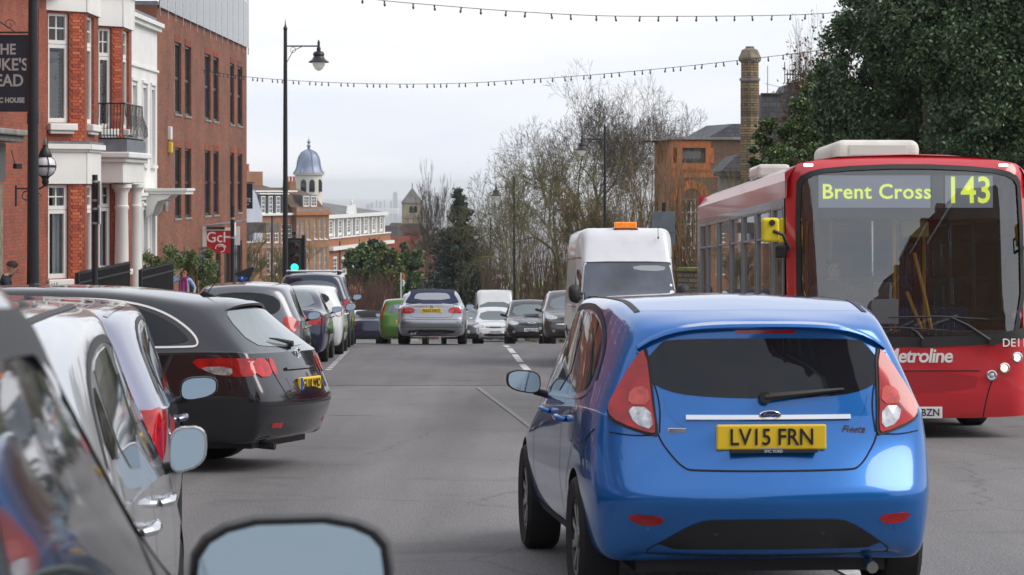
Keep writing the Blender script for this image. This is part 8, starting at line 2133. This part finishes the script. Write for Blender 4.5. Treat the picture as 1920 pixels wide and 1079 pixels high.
q2.patch('rear_window', [(-.58, 1.08), (-.50, 1.36), (.50, 1.36), (.58, 1.08)], 'B', CARGLASS)
q2.both('tail_light', [(.64, .84), (.84, .84), (.86, .68), (.68, .70)], 'B', REDLENS, off=.012, rnd_=1)
q2.handles((Y(1.30), Y(2.25)), .86, CHROME); q2.mirrors(Y(2.70), .97, m=P_BRIGHT, size=(.13, .16))
q2.seam([(Y(1.86), .96), (Y(1.84), .6), (Y(1.88), .34)], 'R', .008, mirror=True); q2.seam([(Y(2.9), .92), (Y(2.9), .6), (Y(2.8), .34)], 'R', .008, mirror=True); q2.seam([(Y(.9), .98), (Y(1.0), .8), (Y(1.15), .6)], 'R', .008, mirror=True)
put(q2, -1.83, 5.95, R(4.6), L)
# first car: dark, only its windscreen pillar, door glass and mirror in view
L = 4.5; a = -L / 2; Y = lambda t: a + t
q1 = Car('dark car at our left elbow, only its door window, pillar and mirror in view', hatch_st(L, 1.84, 1.59, belt_r=1.12, belt_f=1.10, bonnet=1.02, roof_r=.3, xt=.64, nose_z=.80, ws_base=L / 2 - 1.18, roof_f=L / 2 - 2.05), P_NAVY, name='dark_car', lv=3, zf=.26, zsill=.34, wheels=(a + .85, a + 3.6, .35, .23, .80, 'five', .40))
q1.sides('side_window', [(Y(.6), 1.18), (Y(.8), 1.45), (Y(1.5), 1.52), (Y(1.5), 1.16)], CARGLASS, rnd_=1)
q1.sides('side_window', [(Y(1.58), 1.145), (Y(1.58), 1.49), (Y(2.35), 1.48), (Y(2.78), 1.28), (Y(2.78), 1.14)], SG, rnd_=1, res=.06)
q1.sides('quarter_window', [(Y(2.84), 1.14), (Y(2.84), 1.24), (Y(3.1), 1.14)], SG, rnd_=0, res=.06)
q1.seam([(Y(.5), 1.2), (Y(.75), 1.46), (Y(1.5), 1.53), (Y(2.4), 1.52), (Y(3.25), 1.14)], 'R', .045, BLACKPL, mirror=True, name='window_seal', off=.008)
q1.mirrors(Y(2.72), 1.165, m=BLACKPL, size=(.265, .175), tilt=.10)
q1.seam([(Y(1.54), 1.55), (Y(1.54), .4)], 'R', .03, BLACKPL, mirror=True, name='door_pillar', off=.006)
wsc_(q1, [(-.66, Y(3.35)), (-.52, Y(2.25)), (.52, Y(2.25)), (.66, Y(3.35))]); q1.handles((Y(1.35), Y(2.3)), 1.0)
put(q1, -1.155, .43, R(3.5), L)

# ------------------------------------------------------------ haze
hz = MB(); hz.bb(-7000, -260, -122.5, 7000, 20400, 19)
hm = bpy.data.materials.new('haze'); hm.use_nodes = True; N = hm.node_tree.nodes
for n in list(N): N.remove(n)
ho = N.new('ShaderNodeOutputMaterial'); pv = N.new('ShaderNodeVolumePrincipled'); pv.inputs['Density'].default_value = .00013; pv.inputs['Color'].default_value = (.93, .95, 1.0, 1); pv.inputs['Anisotropy'].default_value = .2
hm.node_tree.links.new(pv.outputs[0], ho.inputs['Volume'])
o = hz.build('haze', hm, uv=False); o['kind'] = 'stuff'
